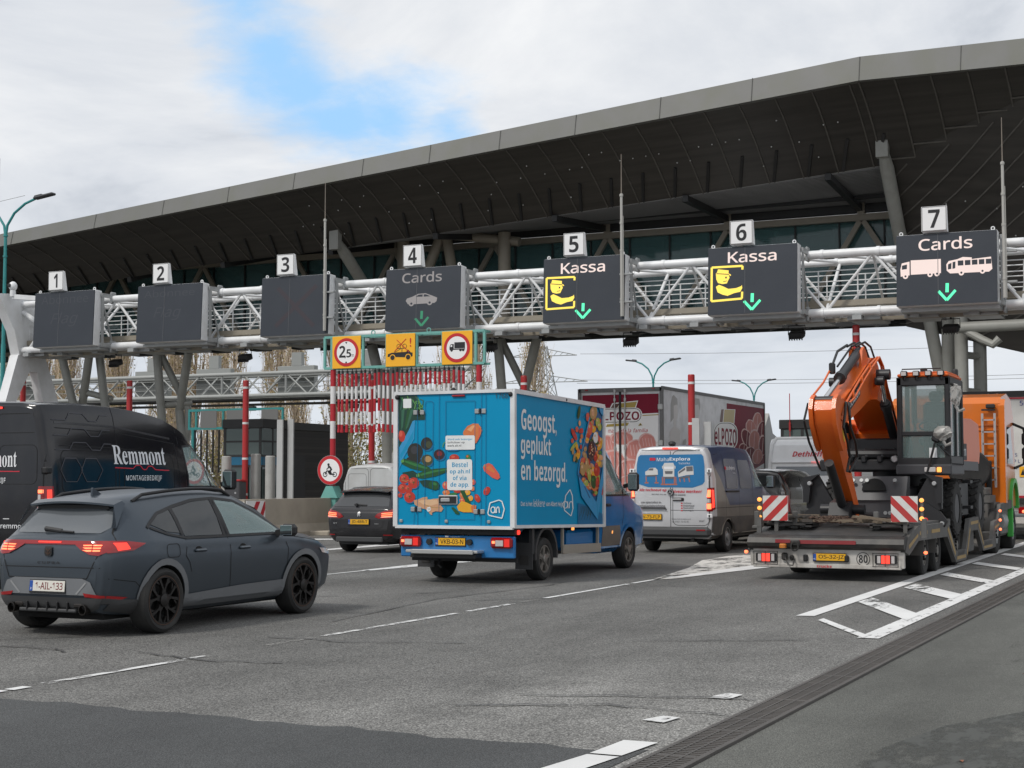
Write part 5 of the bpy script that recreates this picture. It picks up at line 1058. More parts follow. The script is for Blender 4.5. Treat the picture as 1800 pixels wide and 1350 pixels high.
K = dict(); cols = [(.001, .25, .46), (.02, .022, .018), (.05, .06, .028), (.03, .015, .02), (.012, .075, .02), (.03, .17, .045), (.10, .30, .07), (.45, .035, .02), (.62, .10, .06), (.60, .17, .05), (.72, .35, .16), (.55, .30, .17), (.65, .42, .25), (.72, .35, .02), (.008, .045, .03), (.03, .12, .07), (.70, .72, .72), (.03, .27, .52), (.25, .26, .26), (.04, .04, .045), (.004, .10, .24), (.40, .25, .10), (.35, .40, .08), (.20, .02, .02), (.002, .13, .29), (.50, .05, .05)]
mats_ah = [mat('print_colour_%s' % n, c_, .4, var=.12, vs=9) for n, c_ in zip('blue ink olive plum leaf green lime tomato coral orange peach ginger cream yellow pine fern white azure steel graphite navy pear chartreuse wine shade cherry'.split(), cols)]
(kB, kK, kO, kPl, kDg, kG, kLm, kR, kR2, kOr, kPe, kGi, kCr, kY, kPn, kFe, kW, kAz, kSt, kGr, kNv, kPr, kCh, kWi, kSh, kCy) = range(26)
m = MB(); P = rearP
def tomato(x, y, r): P.ell(m, x + 4, y + r * .55, r * .9, r * .6, kSh); P.ell(m, x, y, r, r * .98, kR, 0, 20, .02); P.ell(m, x - r * .25, y - r * .3, r * .45, r * .4, kR2); [P.line(m, [(x, y - r * .1), (x + r * .4 * math.cos(a), y - r * .1 + r * .4 * math.sin(a))], r * .09, kDg) for a in (0.3, 1.6, 2.9, 4.2, 5.4)]
# leek bundle, crate edge
P.poly(m, [(62, 60), (240, 60), (330, 240), (325, 300), (215, 300), (160, 400), (75, 560), (62, 560)], kPn)
for i in range(9): a = 70 + i * 26; P.line(m, [(a, 60 + (i % 3) * 20), (a + 30, 110 + (i % 2) * 40), (a + 10, 200 + i * 8)], 9, kLm if i % 2 else kFe)
for i in range(5): P.poly(m, [(90 + i * 30, 200), (130 + i * 35, 190), (120 + i * 20, 330), (85 + i * 14, 400)], (kFe, kPn, kDg)[i % 3])
for x, y in ((250, 130), (285, 165), (262, 195), (130, 175)): P.ell(m, x, y, 22, 15, kLm, 30); P.ell(m, x, y, 12, 8, kDg, 30)
P.poly(m, [(225, 300), (215, 480), (110, 660), (66, 770), (66, 560), (160, 400), (200, 310)], kAz); P.poly(m, [(215, 390), (205, 480), (80, 680), (70, 640)], kB); P.ell(m, 92, 455, 34, 55, kR); P.ell(m, 80, 430, 18, 30, kR2)
# avocados, figs
for x, y, rx, ry, k in ((338, 530, 58, 62, kK), (222, 610, 78, 88, kK), (205, 690, 75, 40, kK), (343, 690, 58, 55, kO), (462, 637, 54, 52, kPl)):
    P.ell(m, x + 8, y + ry * .5, rx * .95, ry * .7, kSh); P.ell(m, x, y, rx, ry, k, 0, 20, .02)
P.ell(m, 360, 540, 30, 34, kO); P.ell(m, 215, 590, 35, 40, kGr); P.ell(m, 350, 680, 34, 30, kPr); P.ell(m, 465, 628, 28, 24, kWi)
# courgettes
P.poly(m, [(80, 700), (90, 680), (115, 672), (250, 715), (340, 745), (378, 775), (370, 800), (310, 800), (180, 770), (90, 725)], kDg); P.poly(m, [(120, 690), (250, 728), (350, 765), (330, 775), (230, 750), (120, 708)], kG); P.poly(m, [(80, 690), (108, 676), (112, 705), (84, 715)], kLm)
P.poly(m, [(90, 810), (200, 790), (260, 830), (240, 870), (120, 850)], kPn); P.poly(m, [(232, 830), (255, 812), (400, 775), (540, 765), (545, 805), (430, 845), (300, 870), (240, 860)], kDg); P.poly(m, [(270, 825), (400, 790), (535, 775), (535, 788), (410, 810), (280, 842)], kG); P.poly(m, [(230, 830), (260, 815), (266, 848), (236, 855)], kLm)
P.poly(m, [(260, 890), (330, 880), (440, 895), (468, 930), (460, 970), (420, 985), (300, 945)], kPn); P.ell(m, 405, 935, 50, 40, kDg, 20); P.ell(m, 415, 920, 22, 14, kG, 20)
for x, y, r in ((112, 870, 48), (205, 910, 55), (98, 965, 50), (150, 970, 40), (165, 1048, 56), (70, 1030, 22)): tomato(x, y, r)
P.line(m, [(80, 880), (130, 895), (155, 885)], 6, kPr)
# ginger
P.poly(m, [(205, 1080), (250, 1070), (300, 1050), (340, 1045), (345, 1065), (310, 1085), (400, 1065), (470, 1060), (478, 1130), (500, 1160), (480, 1190), (420, 1185), (385, 1200), (390, 1222), (368, 1215), (340, 1170), (260, 1150), (215, 1120)], kGi); P.poly(m, [(250, 1085), (330, 1070), (440, 1075), (450, 1110), (380, 1130), (300, 1120)], kCr); P.line(m, [(310, 1120), (400, 1150), (470, 1150)], 8, kPr)
# peppers
P.poly(m, [(700, 440), (705, 415), (745, 365), (800, 342), (850, 345), (880, 385), (888, 410), (860, 480), (830, 530), (800, 540), (740, 500)], kOr); P.poly(m, [(740, 400), (790, 360), (820, 360), (780, 420)], kPe); P.line(m, [(860, 380), (858, 470), (830, 520)], 10, kR2)
P.poly(m, [(893, 765), (905, 738), (950, 723), (985, 740), (1050, 830), (1058, 865), (1035, 882), (985, 865), (905, 800)], kR2); P.poly(m, [(915, 770), (960, 745), (1010, 800), (1000, 820)], kOr); P.poly(m, [(900, 745), (925, 735), (925, 755), (905, 762)], kPr)
for x, y, rx, ry, an, k in ((928, 990, 30, 44, 30, kR), (835, 1060, 26, 42, -25, kR), (612, 670, 48, 35, 0, kR), (748, 665, 26, 28, 0, kG), (525, 935, 32, 38, 0, kR2), (530, 1005, 36, 26, 0, kOr), (795, 905, 24, 28, 0, kR2), (790, 968, 22, 22, 0, kOr), (690, 1030, 28, 34, 0, kOr), (740, 1005, 30, 26, 0, kY), (770, 1060, 24, 26, 0, kY), (640, 990, 36, 20, 0, kR), (690, 1080, 30, 24, 0, kR2)): P.ell(m, x, y, rx, ry, k, an); P.ell(m, x - rx * .25, y - ry * .3, rx * .4, ry * .35, kPe if k in (kOr, kR2, kY) else kR2, an)
P.poly(m, [(665, 985), (705, 980), (770, 1100), (755, 1125), (725, 1110)], kDg); P.poly(m, [(575, 1150), (600, 1145), (660, 1200), (650, 1218), (620, 1210)], kDg); P.ell(m, 590, 1025, 48, 18, kG, -15)
P.poly(m, [(635, 1140), (680, 1085), (730, 1100), (790, 1130), (822, 1135), (820, 1190), (780, 1195), (700, 1195), (650, 1180)], kY); P.poly(m, [(770, 1140), (800, 1122), (825, 1130), (820, 1190), (785, 1200)], kOr)
P.line(m, [(500, 565), (505, 535), (522, 515)], 8, kLm); P.ell(m, 600, 598, 60, 10, kSh)
# door panel lines, white stickers
for pts in ([(470, 60), (455, 1320)], [(533, 125), (522, 1265), (805, 1265), (822, 125), (533, 125)], [(330, 130), (315, 1240)], [(410, 130), (395, 1000)], [(330, 135), (345, 122), (395, 122), (410, 135)], [(885, 55), (868, 1330)], [(928, 55), (915, 1330)], [(252, 60), (242, 1320)], [(212, 1200), (205, 1318)]): P.line(m, pts, 4, kNv)
rrx = lambda x0, y0_, x1, y1_, r: rr(x0, y0_, x1, y1_, r)
P.poly(m, rrx(528, 455, 816, 592, 14), kW); P.poly(m, rrx(540, 684, 788, 982, 22), kW); P.poly(m, rrx(110, 92, 192, 182, 8), kW)
P.text(m, 'Word ook bezorger.', 546, 505, 798, 482, kB, .02); P.text(m, 'Solliciteer op', 546, 536, 716, 512, kGr, .02); P.text(m, 'werk.ah.nl', 546, 563, 682, 542, kGr, .02)
P.text(m, 'Bestel', 590, 760, 744, 712, kB, .02); P.text(m, 'op ah.nl', 568, 833, 766, 780, kB, .02); P.text(m, 'of via', 598, 885, 732, 842, kB, .02); P.text(m, 'de app.', 572, 962, 756, 905, kB, .02)
P.text(m, '1766', 1018, 107, 1142, 57, kGr)
def ahlogo(P, q, lw, k, ko, ax):
    P.line(m, q + [q[0]], lw, k)
    cx_ = ax[0]; cy_ = ax[1]; s = ax[2]
    for i in range(20):
        a0, a1 = 2 * math.pi * i / 20, 2 * math.pi * (i + 1) / 20
        P.line(m, [(cx_ - .42 * s + .34 * s * math.cos(a0), cy_ + .5 * s * math.sin(a0)), (cx_ - .42 * s + .34 * s * math.cos(a1), cy_ + .5 * s * math.sin(a1))], lw * .9, k)
    P.line(m, [(cx_ - .08 * s, cy_ - .5 * s), (cx_ - .02 * s, cy_ + .52 * s)], lw * .9, k); P.line(m, [(cx_ + .18 * s, cy_ + .5 * s), (cx_ + .16 * s, cy_ - .1 * s), (cx_ + .34 * s, cy_ - .48 * s), (cx_ + .52 * s, cy_ - .48 * s), (cx_ + .62 * s, cy_ - .2 * s), (cx_ + .68 * s, cy_ + .5 * s)], lw * .9, k)
ahlogo(P, [(960, 1105), (1045, 1078), (1075, 1090), (1098, 1165), (1075, 1252), (950, 1225), (938, 1205)], 11, kW, kB, (1012, 1172, 58))
P.poly(m, [(340, 1150), (370, 1140), (378, 1165), (370, 1185), (345, 1190), (335, 1170)], kW); P.text(m, '100', 342, 1172, 371, 1156, kGr)
m.build('rear_print', mats_ah, ah, 0)
m = MB(); P = PL(V((hw + .004, y0 + .035, z0 + .03)), V((0, y1 - y0, bz(y1))).normalized(), (0, 0, 1), [(72, 66), (868, 192), (868, 1243), (66, 1262)], y1 - y0 - .07, z1 - z0 - .06)
P.text(m, 'Geoogst,', 131, 452, 452, 250, kW, .05); P.text(m, 'geplukt', 127, 660, 402, 462, kW, .05); P.text(m, 'en bezorgd.', 127, 905, 545, 690, kW, .05)
P.text(m, 'Dat is het', 125, 1083, 229, 1043, kW, .01); P.text(m, 'lekkere', 236, 1088, 343, 1022, kW, .0, .25); P.text(m, 'van Albert Heijn', 352, 1095, 508, 1040, kW, .01)
ahlogo(P, [(532, 985), (572, 930), (592, 985), (598, 1100), (580, 1168), (520, 1118), (518, 1085)], 8, kW, kB, (553, 1068, 62))
random.seed(11)
P.poly(m, [(640, 800), (810, 1200), (868, 850), (868, 200), (745, 300)], kNv); P.poly(m, [(640, 1050), (760, 1080), (868, 1150), (868, 1240), (640, 1250)], kSh)
for i in range(14): x = 650 + i * 8; P.line(m, [(x, 1200 - i % 3 * 30), (x + 14, 1110 + (i * 37) % 60), (x + 20, 1080)], 3, kPn)
palette = [kR, kR2, kOr, kY, kG, kDg, kPr, kPe, kWi, kCh, kGi, kCy]
for i in range(90):
    t = random.random(); y = 240 + t * 720; xr = 868; xl = 745 - (y - 300) * .21 if y < 800 else 640 + (y - 800) * .55
    x = random.uniform(max(xl, 655) + 8, xr - 14); k = random.choice(palette[:8] if y < 600 else palette); rx = random.uniform(10, 24); ry = rx * random.uniform(1.1, 2.0)
    P.ell(m, x, y, rx, ry, k, random.uniform(-30, 30), 14, .05); P.ell(m, x - rx * .2, y - ry * .3, rx * .45, ry * .3, {kR: kR2, kR2: kOr, kOr: kPe, kY: kCr, kG: kLm, kDg: kG, kPr: kGi, kPe: kCr, kWi: kR, kCh: kLm, kGi: kCr, kCy: kR2}[k], random.uniform(-30, 30), 10)
for x, y, rx, ry, k in ((782, 235, 34, 60, kPr), (776, 230, 14, 40, kGi), (820, 320, 20, 40, kCh), (835, 360, 18, 40, kCh), (750, 380, 22, 60, kR2), (800, 460, 22, 50, kW), (762, 580, 33, 92, kGr), (762, 570, 26, 70, kPl), (800, 640, 18, 34, kR), (720, 710, 18, 70, kPr), (740, 800, 16, 60, kCh), (682, 745, 24, 60, kPr), (810, 760, 28, 50, kR), (780, 860, 24, 60, kDg), (710, 870, 22, 30, kCh), (815, 860, 16, 50, kR), (855, 930, 10, 50, kR)): P.ell(m, x, y, rx, ry, k, random.uniform(-8, 8)); P.ell(m, x - rx * .25, y - ry * .35, rx * .35, ry * .25, {kR: kR2, kGr: kSt, kPl: kWi, kDg: kG, kW: kCr}.get(k, kCr))
for i in range(26): a = random.uniform(0, 6.3); rr_ = random.random(); P.ell(m, 762 + 22 * rr_ * math.cos(a), 570 + 60 * rr_ * math.sin(a), 4, 7, kWi if i % 2 else kCr)
for x, y, rx, ry, k, an in ((650, 235, 12, 60, kDg, 8), (655, 332, 10, 26, kPe, 0), (598, 420, 16, 44, kR, -20), (612, 450, 16, 40, kCy, -20), (630, 388, 14, 26, kR2, 0), (662, 400, 14, 24, kR, 20), (675, 400, 12, 24, kCy, 0), (672, 450, 12, 22, kOr, 0), (588, 490, 12, 22, kR2, 0), (600, 540, 14, 50, kCh, 35), (628, 545, 12, 30, kY, 0), (640, 615, 18, 45, kY, 8), (662, 490, 10, 20, kPe, 0), (608, 640, 12, 40, kPr, 10), (625, 660, 10, 30, kDg, -10), (592, 585, 12, 30, kPr, 0), (665, 545, 10, 22, kR, 0), (728, 275, 16, 40, kR2, 0), (640, 580, 12, 24, kOr, 0)): P.ell(m, x, y, rx, ry, k, an)
for i in range(10): P.ell(m, 670 + random.uniform(0, 50), 225 + random.uniform(0, 70), 3, 5, kNv)
P.poly(m, [(742, 270), (748, 285), (655, 690), (640, 800), (632, 800), (650, 680)], kAz); P.poly(m, [(642, 810), (650, 820), (802, 1040), (868, 690), (868, 850), (815, 1200), (668, 990)], kAz); P.poly(m, [(690, 900), (700, 900), (748, 1000), (740, 1010)], kNv); P.poly(m, [(802, 1040), (812, 1060), (822, 1165), (812, 1180)], kB)
P.poly(m, [(868, 195), (868, 270), (845, 240), (830, 190)], kAz)
m.build('side_print', mats_ah, ah, 0)
for x, z in ((-.62, 2.68), (.47, 2.68), (-.66, 1.15), (.45, 1.12)):
    c = MB(); c.box((x - .06, y0 - .012, z), (.075, .02, .075), None, .008); c.box((x + .06, y0 - .012, z), (.075, .02, .075), None, .008); c.k = 1; c.tube((x, y0 - .02, z - .045), (x, y0 - .02, z + .045), .014, 8); c.build('door_hinge', [M_gal, M_black], ah)
c = MB(); c.box((-.09, y0 - .015, 1.30), (.34, .03, .15), None, .02); c.k = 1; c.box((-.09, y0 - .032, 1.30), (.30, .01, .11)); c.k = 0; c.box((-.13, y0 - .04, 1.30), (.16, .02, .06), None, .01); c.build('door_latch', [M_chr, M_black], ah)
c = MB(); c.box((.09, y0 - .02, 2.93), (.23, .03, .03), None, .01); c.build('high_brake_light', mat('lamp_red_unlit', (.30, .012, .015), .25), ah)
c = MB(); c.sph((-.02, y0 + .02, 3.02), .045, 10, 6); c.k = 0; c.box((-.02, y0 + .03, 3.01), (.12, .06, .03), None, .01)
for x in (-1.0, 1.0): c.sph((x, y0 - .03, 2.93), .04, 8, 6)
for y in (-1.2,): c.sph((1.05, y, 2.94), .03, 8, 6)
c.build('marker_fitting', M_black, ah)
for x in (-.93, -.12, .62): c = MB(); c.box((x, y0 - .015, .965), (.055, .03, .05), None, .01); c.build('door_bolt', M_gal, ah)
# rear under-run panel
c = MB(); c.bx(-1.0, 1.0, -3.12, -3.04, .40, .74, .015); c.build('rear_panel', M_ahc, ah)
for sg in (-1, 1):
    c = MB(); c.box((sg * .80, -3.15, .64), (.37, .09, .165), None, .03); c.k = 1; c.box((sg * .80 - .02, -3.197, .635), (.13, .006, .09), None, .002); c.k = 2; c.box((sg * .80 + .11, -3.197, .64), (.09, .006, .12), None, .002); c.k = 3; c.box((sg * .80 - .12, -3.197, .65), (.05, .006, .04), None, .002); c.build('tail_light', [M_lred, M_lwh, mat('lamp_red_dim', (.42, .012, .014), .2, emit=(1, .04, .02), es=.35), M_lhot], ah)
plate(ah, 'VKB-03-N', -.10, -3.135, .645)
for x in (-.47, .24): c = MB(); c.lathe((x, -3.13, .64), (0, -1, 0), [(.05, -.02), (.05, .03), (.04, .04)], 14); c.build('buffer', M_black, ah)
c = MB(); c.bx(-.78, .48, -3.36, -3.05, .475, .52, .01); c.bx(-.66, .42, -3.40, -3.36, .46, .53, .01); c.k = 1; c.bx(-.7, .44, -3.34, -3.1, .40, .46); c.tube((-.5, -3.2, .44), (.3, -3.2, .44), .025, 8); c.build('rear_step', [mat('brushed_aluminium', (.52, .52, .51), .35, .7), M_black], ah)
c = MB(); c.text('KAROSSE', (-.02, -3.122, .705), (1, 0, 0), (0, 0, 1), .022, .16); c.box((-.17, -3.122, .716), (.06, .004, .04)); c.build('maker_plate', M_lett, ah, 0)
c = MB()
for sg in (-1, 1): c.beam((sg * .42, -3.1, .62), (sg * .42, 2.6, .58), .09, .18)
c.bx(-1.0, 1.0, -3.1, -2.9, .76, .87); c.bx(-.9, .9, -2.0, -1.85, .32, .5); c.tube((-.9, -1.9, .36), (.9, -1.9, .36), .06); c.tube((.1, -2.8, .38), (.5, -2.2, .36), .05); c.beam((-.9, -2.9, .36), (.95, -2.9, .36), .05, .06); c.path([(-.3, -3.1, .36), (-.3, -3.15, .28), (-.25, -3.14, .24)], .02, 6); c.bx(-.6, .6, -1.2, 1.2, .35, .62); c.build('chassis', M_black, ah)
for sg in (-1, 1):
    c = MB(); c.bx(sg * .88 - .17, sg * .88 + .13, -2.46, -2.44, .2, .62); c.k = 1; c.bx(sg * .88 - .09, sg * .88 + .06, -2.47, -2.46, .27, .42); c.build('mud_flap', [M_trim, mat('mud_emboss', (.035, .034, .033), .8)], ah)
    c = MB()
    for i in range(12):
        a0, a1 = R(-10 + 200 * i / 12), R(-10 + 200 * (i + 1) / 12); f_ = lambda a, r: (-1.9 + r * math.cos(a), .42 + r * math.sin(a))
        c.prism([f_(a0, .40), f_(a0, .45), f_(a1, .45), f_(a1, .40)], ((sg * .99, 0, 0), (0, 1, 0), (0, 0, 1), (1, 0, 0)), -.3 if sg > 0 else -.02, .02 if sg > 0 else .3)
    c.bx(sg * .99 - (.06 if sg > 0 else -.04), sg * .99 + (.0 if sg > 0 else .06), -2.42, -2.34, .44, .84); c.build('rear_mudguard', M_trim, ah)
    c = MB(); c.beam((sg * 1.0, -1.25, .47), (sg * 1.0, .42, .44), .04, .15); c.k = 0
    for y in (-1.2, .35): c.beam((sg * .98, y, .50), (sg * .98, y, .86), .04, .05, (0, 1, 0))
    c.build('side_guard', mat('dull_aluminium', (.40, .37, .32), .5, .4, var=.1), ah)
c = MB(); c.box((1.0, -2.98, .80), (.06, .07, .07), None, .015); c.build('marker_lamp', M_lon, ah)
c = MB(); c.box((.98, -.75, .80), (.03, .08, .06), None, .01); c.build('side_reflector', M_amb, ah)
c = MB(); c.box((.7, -.3, .6), (.5, 1.1, .34), None, .05); c.build('side_locker', M_ahc, ah)
# cab
csec = [(.50, vsec(.34, .93, 2.24, .74, 1.1)), (.56, vsec(.32, .97, 2.28, .78, 1.1)), (1.0, vsec(.32, .98, 2.30, .79, 1.1)), (1.3, vsec(.32, .98, 2.24, .77, 1.1)), (1.62, vsec(.32, .98, 2.0, .74, 1.1)), (2.05, vsec(.32, .98, 1.58, .73, 1.1)), (2.35, vsec(.32, .97, 1.32, .78, 1.08)), (2.75, vsec(.34, .94, 1.18, .74, 1.0)), (2.98, vsec(.36, .86, 1.0, .6, .85)), (3.06, vsec(.42, .74, .8, .5, .68))]
wca = [(.74, 1.34), (.74, 2.02), (1.08, 2.06), (1.45, 1.9), (2.0, 1.46), (1.98, 1.34)]
cx_ = MB(); cx_.px(wca, -1.5, 1.5); cx2 = MB(); cx2.px([(.76, 1.35), (.76, 1.99), (4, 1.99), (4, 1.35)], -.68, .68); cb_, tc_ = body_from('cab', csec, M_ahc, ah, (1.9,), (.41, .35), .6, 5, [cx_, cx2])
for sd in 'RL': g = MB(); drape(g, tc_, sd, wca, 0, .004); g.build('side_window', M_tint, ah)
g = MB(); dline(g, tc_, 'R', wca + [wca[0]], .03, 0, .006); dline(g, tc_, 'R', [(1.62, 1.34), (1.62, 1.76)], .05, 0, .007); g.build('window_trim', M_black, ah)
g = MB(); drape(g, tc_, 'F', [(-.74, 1.36), (-.62, 2.1), (.62, 2.1), (.74, 1.36)], 0, .006); g.build('windscreen', M_tint, ah)
seats(ah, .95, 1.3, M_seat)
g = MB(); dline(g, tc_, 'R', [(.66, 2.1), (.66, .45)], .01); dline(g, tc_, 'R', [(.66, .45), (1.5, .45)], .01); dline(g, tc_, 'R', [(1.62, 1.34), (1.66, 1.0), (1.55, .8)], .01); g.build('door_gap', M_seam, ah)
g = MB(); drape(g, tc_, 'R', [(.6, .45), (.6, .80), (1.42, .80), (1.48, .6), (1.46, .45)], 0, .008); g.build('lower_cladding', M_ahd, ah)
g = MB(); drape(g, tc_, 'R', [(1.02, .66), (1.07, .66), (1.07, .71), (1.02, .71)], 0, .012, .03); g.build('side_reflector', M_amb, ah)
c = MB(); c.box((.99, .86, 1.17), (.04, .2, .05), None, .015); c.build('door_handle', M_black, ah)
g = MB()
for i in range(14):
    a0, a1 = R(-5 + 190 * i / 14), R(-5 + 190 * (i + 1) / 14); drape(g, tc_, 'R', [(1.9 + .41 * math.cos(a0), .35 + .41 * math.sin(a0)), (1.9 + .47 * math.cos(a0), .35 + .47 * math.sin(a0)), (1.9 + .47 * math.cos(a1), .35 + .47 * math.sin(a1)), (1.9 + .41 * math.cos(a1), .35 + .41 * math.sin(a1))], 0, .02, .3)
g.build('wheel_arch_trim', M_ahc, ah)
mirror_box(ah, .97, 1.72, 1.58, True, M_black, (.2, .14, .34), .07); mirror_box(ah, -.97, 1.72, 1.58, False, M_black, (.2, .14, .34), .07)
wa5 = wheel_meshes(.345, .235, .225, '5', mat('alloy_grey', (.26, .245, .225), .4, .6)); fit_wheels(ah, wa5, .87, (-1.9, 1.9))
# ---------------- black people carrier ahead, small white van beyond the barrier
M_bm = mat('black_pearl_paint', (.009, .009, .010), .2, coat=.6, var=.2)
mp = thing('black_people_carrier', 'black people carrier with tinted windows just ahead of the silver panel van', 'van', (-11.42, 39.15, 0), 0)
roof = [(.12, 1.86, .70), (.8, 1.91, .74), (2.2, 1.91, .74), (3.0, 1.86, .72)]; nose = [(3.5, 1.62, .68, .94), (4.05, 1.24, .70, .94), (4.6, 1.05, .68, .90), (4.95, .8, .55, .82)]
b_, t_ = van_body(mp, M_bm, .945, roof, nose, .26, (1.0, 4.1), (.37, .33), None, None, 1.0)
g = MB(); drape(g, t_, 'B', [(-.76, 1.12), (-.70, 1.74), (.70, 1.74), (.76, 1.12)], 0, .006); M_mgl = mat('deep_tint_glass', (.012, .013, .014), .12, spec=.25); g.build('rear_window', M_mgl, mp)
g = MB(); drape(g, t_, 'R', [(.25, 1.12), (.3, 1.66), (1.5, 1.72), (1.5, 1.1)], 0, .006); g.build('side_window', M_mgl, mp); g = MB(); drape(g, t_, 'R', [(1.6, 1.1), (1.6, 1.72), (2.9, 1.66), (3.6, 1.15), (3.55, 1.1)], 0, .006); g.build('side_window', M_mgl, mp)
g = MB()
for i in range(3): drape(g, t_, 'B', [(-.85 + i * .07, 1.795), (-.80 + i * .07, 1.795), (-.80 + i * .07, 1.815), (-.85 + i * .07, 1.815)], 0, .012, .03)
g.build('high_brake_light', M_lon, mp)
for sg, nm in ((1, 'R'), (-1, 'L')): g = MB(); drape(g, t_, 'B', [(sg * .80, .78), (sg * .93, .78), (sg * .93, 1.22), (sg * .82, 1.22)], 0, .012, .05); drape(g, t_, nm, [(0, .8), (.14, .8), (.12, 1.22), (0, 1.22)], 0, .012, .05); drape(g, t_, 'B', [(sg * .82, .95), (sg * .91, .95), (sg * .91, 1.18), (sg * .82, 1.18)], 1, .018, .05); g.build('tail_light', [M_lred, M_lhot], mp)
c = MB(); c.box((0, -.02, .45), (1.75, .16, .25), None, .05); c.build('rear_bumper', M_bm, mp); plate(mp, '8-XKT-51', 0, -.02, .75)
wsm = wheel_meshes(.33, .22, .22, '5', M_rimd); fit_wheels(mp, wsm, .83, (1.0, 4.1))
M_wv = mat('dirty_white_paint', (.46, .47, .47), .4, var=.1, dirt=.4, dc=(.3, .29, .27))
wv = thing('white_light_van', 'pale grey windowless van waiting behind the height limit bars', 'van', (-22.45, 38.2, 0), 0)
b_, t_ = van_body(wv, M_wv, .93, [(.12, 2.05, .72), (.8, 2.1, .74), (2.5, 2.1, .74), (3.0, 2.02, .72)], [(3.5, 1.7, .66, .92), (4.1, 1.22, .68, .92), (4.7, 1.0, .62, .86), (4.9, .8, .5, .78)], .28, (1.0, 4.0), (.37, .33))
g = MB(); q = rr(-.8, .5, -.03, 1.95, .1); dline(g, t_, 'B', q + [q[0]], .014); q = rr(.03, .5, .8, 1.95, .1); dline(g, t_, 'B', q + [q[0]], .014); q = rr(-.7, 1.25, -.1, 1.8, .08); dline(g, t_, 'B', q + [q[0]], .01); g.build('door_gap', mat('grey_gap', (.12, .12, .12), .7), wv)
for sg, nm in ((1, 'R'), (-1, 'L')): g = MB(); drape(g, t_, 'B', [(sg * .84, .75), (sg * .92, .75), (sg * .92, 1.35), (sg * .86, 1.35)], 0, .012, .05); drape(g, t_, nm, [(0, .75), (.12, .75), (.1, 1.35), (0, 1.35)], 0, .012, .05); drape(g, t_, 'B', [(sg * .85, 1.1), (sg * .91, 1.1), (sg * .91, 1.25), (sg * .86, 1.25)], 1, .016, .05); g.build('tail_light', [M_lred, M_lon], wv)
c = MB(); c.box((0, -.02, .42), (1.7, .15, .22), None, .04); c.build('rear_bumper', M_trim, wv); plate(wv, 'VH-204-B', -.35, -.02, 1.02); fit_wheels(wv, wst, .80, (1.0, 4.0))
c = MB(); c.tube((-.8, -.04, 1.18), (-.1, -.04, 1.18), .02, 6); c.build('door_handle', M_black, wv)
# ================================================================ ESTATE CAR
M_bcar = mat('black_estate_paint', (.014, .014, .017), .22, coat=.25, var=.15, dirt=.3, dc=(.05, .047, .045))
pe = thing('black_estate_car', 'black estate car with lit red lamps queuing left of the blue truck', 'car', (-17.60, 31.75, 0), 0)
es = [(-2.24, sec(.38, .82, .74, .88, .62)), (-2.20, sec(.30, .90, .82, .98, .70)), (-2.12, sec(.25, .95, .87, 1.06, .72)), (-2.0, sec(.23, .96, .89, 1.22, .68)), (-1.86, sec(.22, .96, .90, 1.38, .62)), (-1.7, sec(.21, .96, .90, 1.43, .60)), (-1., sec(.2, .95, .90, 1.46, .60)), (-.1, sec(.2, .94, .90, 1.46, .6)), (.4, sec(.2, .93, .90, 1.40, .6)), (1.15, sec(.2, .92, .90, 1.03, .66)), (1.7, sec(.2, .84, .88, .93, .7)), (2.15, sec(.26, .7, .8, .78, .6)), (2.25, sec(.3, .6, .66, .68, .5))]
eb, te = body_from('body', es, M_bcar, pe, (-1.365, 1.365), (.355, .325), .58, 6)
g = MB(); drape(g, te, 'B', [(-.70, 1.03), (-.60, 1.33), (.60, 1.33), (.70, 1.03)], 0, .006); g.build('rear_window', mat('smoked_glass', (.055, .057, .06), .15, spec=.7), pe)
for sd in 'RL': g = MB(); drape(g, te, sd, [(-1.85, 1.06), (-1.7, 1.3), (-.1, 1.36), (.4, 1.3), (1.0, 1.0), (-1.6, 1.0)], 0, .006); g.build('side_window', M_gls, pe)
for sg, nm in ((1, 'R'), (-1, 'L')):
    g = MB(); drape(g, te, 'B', [(sg * .40, .80), (sg * .46, .87), (sg * .62, .93), (sg * .86, .97), (sg * .88, .78), (sg * .5, .765)], 0, .012, .05); drape(g, te, nm, [(-2.2, .78), (-2.2, .98), (-1.95, .95), (-1.9, .82)], 0, .012, .05)
    for k in range(3): drape(g, te, 'B', [(sg * .58, .885 - k * .036), (sg * .82, .905 - k * .038), (sg * .82, .888 - k * .038), (sg * .58, .87 - k * .036)], 1, .017, .05)
    drape(g, te, 'B', [(sg * .55, .80), (sg * .84, .81), (sg * .84, .795), (sg * .55, .787)], 2, .017, .05); g.build('tail_light', [M_lred, M_lhot, M_lwh], pe)
g = MB(); drape(g, te, 'B', [(-.14, 1.355), (.14, 1.355), (.13, 1.385), (-.13, 1.385)], 0, .05, .05); g.build('high_brake_light', M_lhot, pe)
c = MB(); c.grid([[V((x, -1.8, 1.425 - .03 * (x / .6) ** 2)), V((x, -2.02, 1.385 - .03 * (x / .6) ** 2)), V((x, -2.02, 1.365 - .03 * (x / .6) ** 2)), V((x, -1.85, 1.34 - .03 * (x / .6) ** 2))] for x in [-.62 + i * .124 for i in range(11)]]); c.build('roof_spoiler', M_bcar, pe)
c = MB(); c.box((-.02, -2.13, 1.06), (.34, .04, .045), MX.Rotation(R(4), 3, 'Y'), .015); c.tube((-.12, -2.15, 1.04), (-.1, -2.15, 1.09), .03, 8); c.build('rear_wiper', M_black, pe)
g = MB(); drape(g, te, 'B', [(-.03, .80), (-.045, .85), (-.02, .88), (-.03, .905), (.01, .92), (.035, .9), (.02, .87), (.045, .84), (.02, .80), (.01, .84)], 0, .016, .03); g.build('emblem', M_chr, pe)
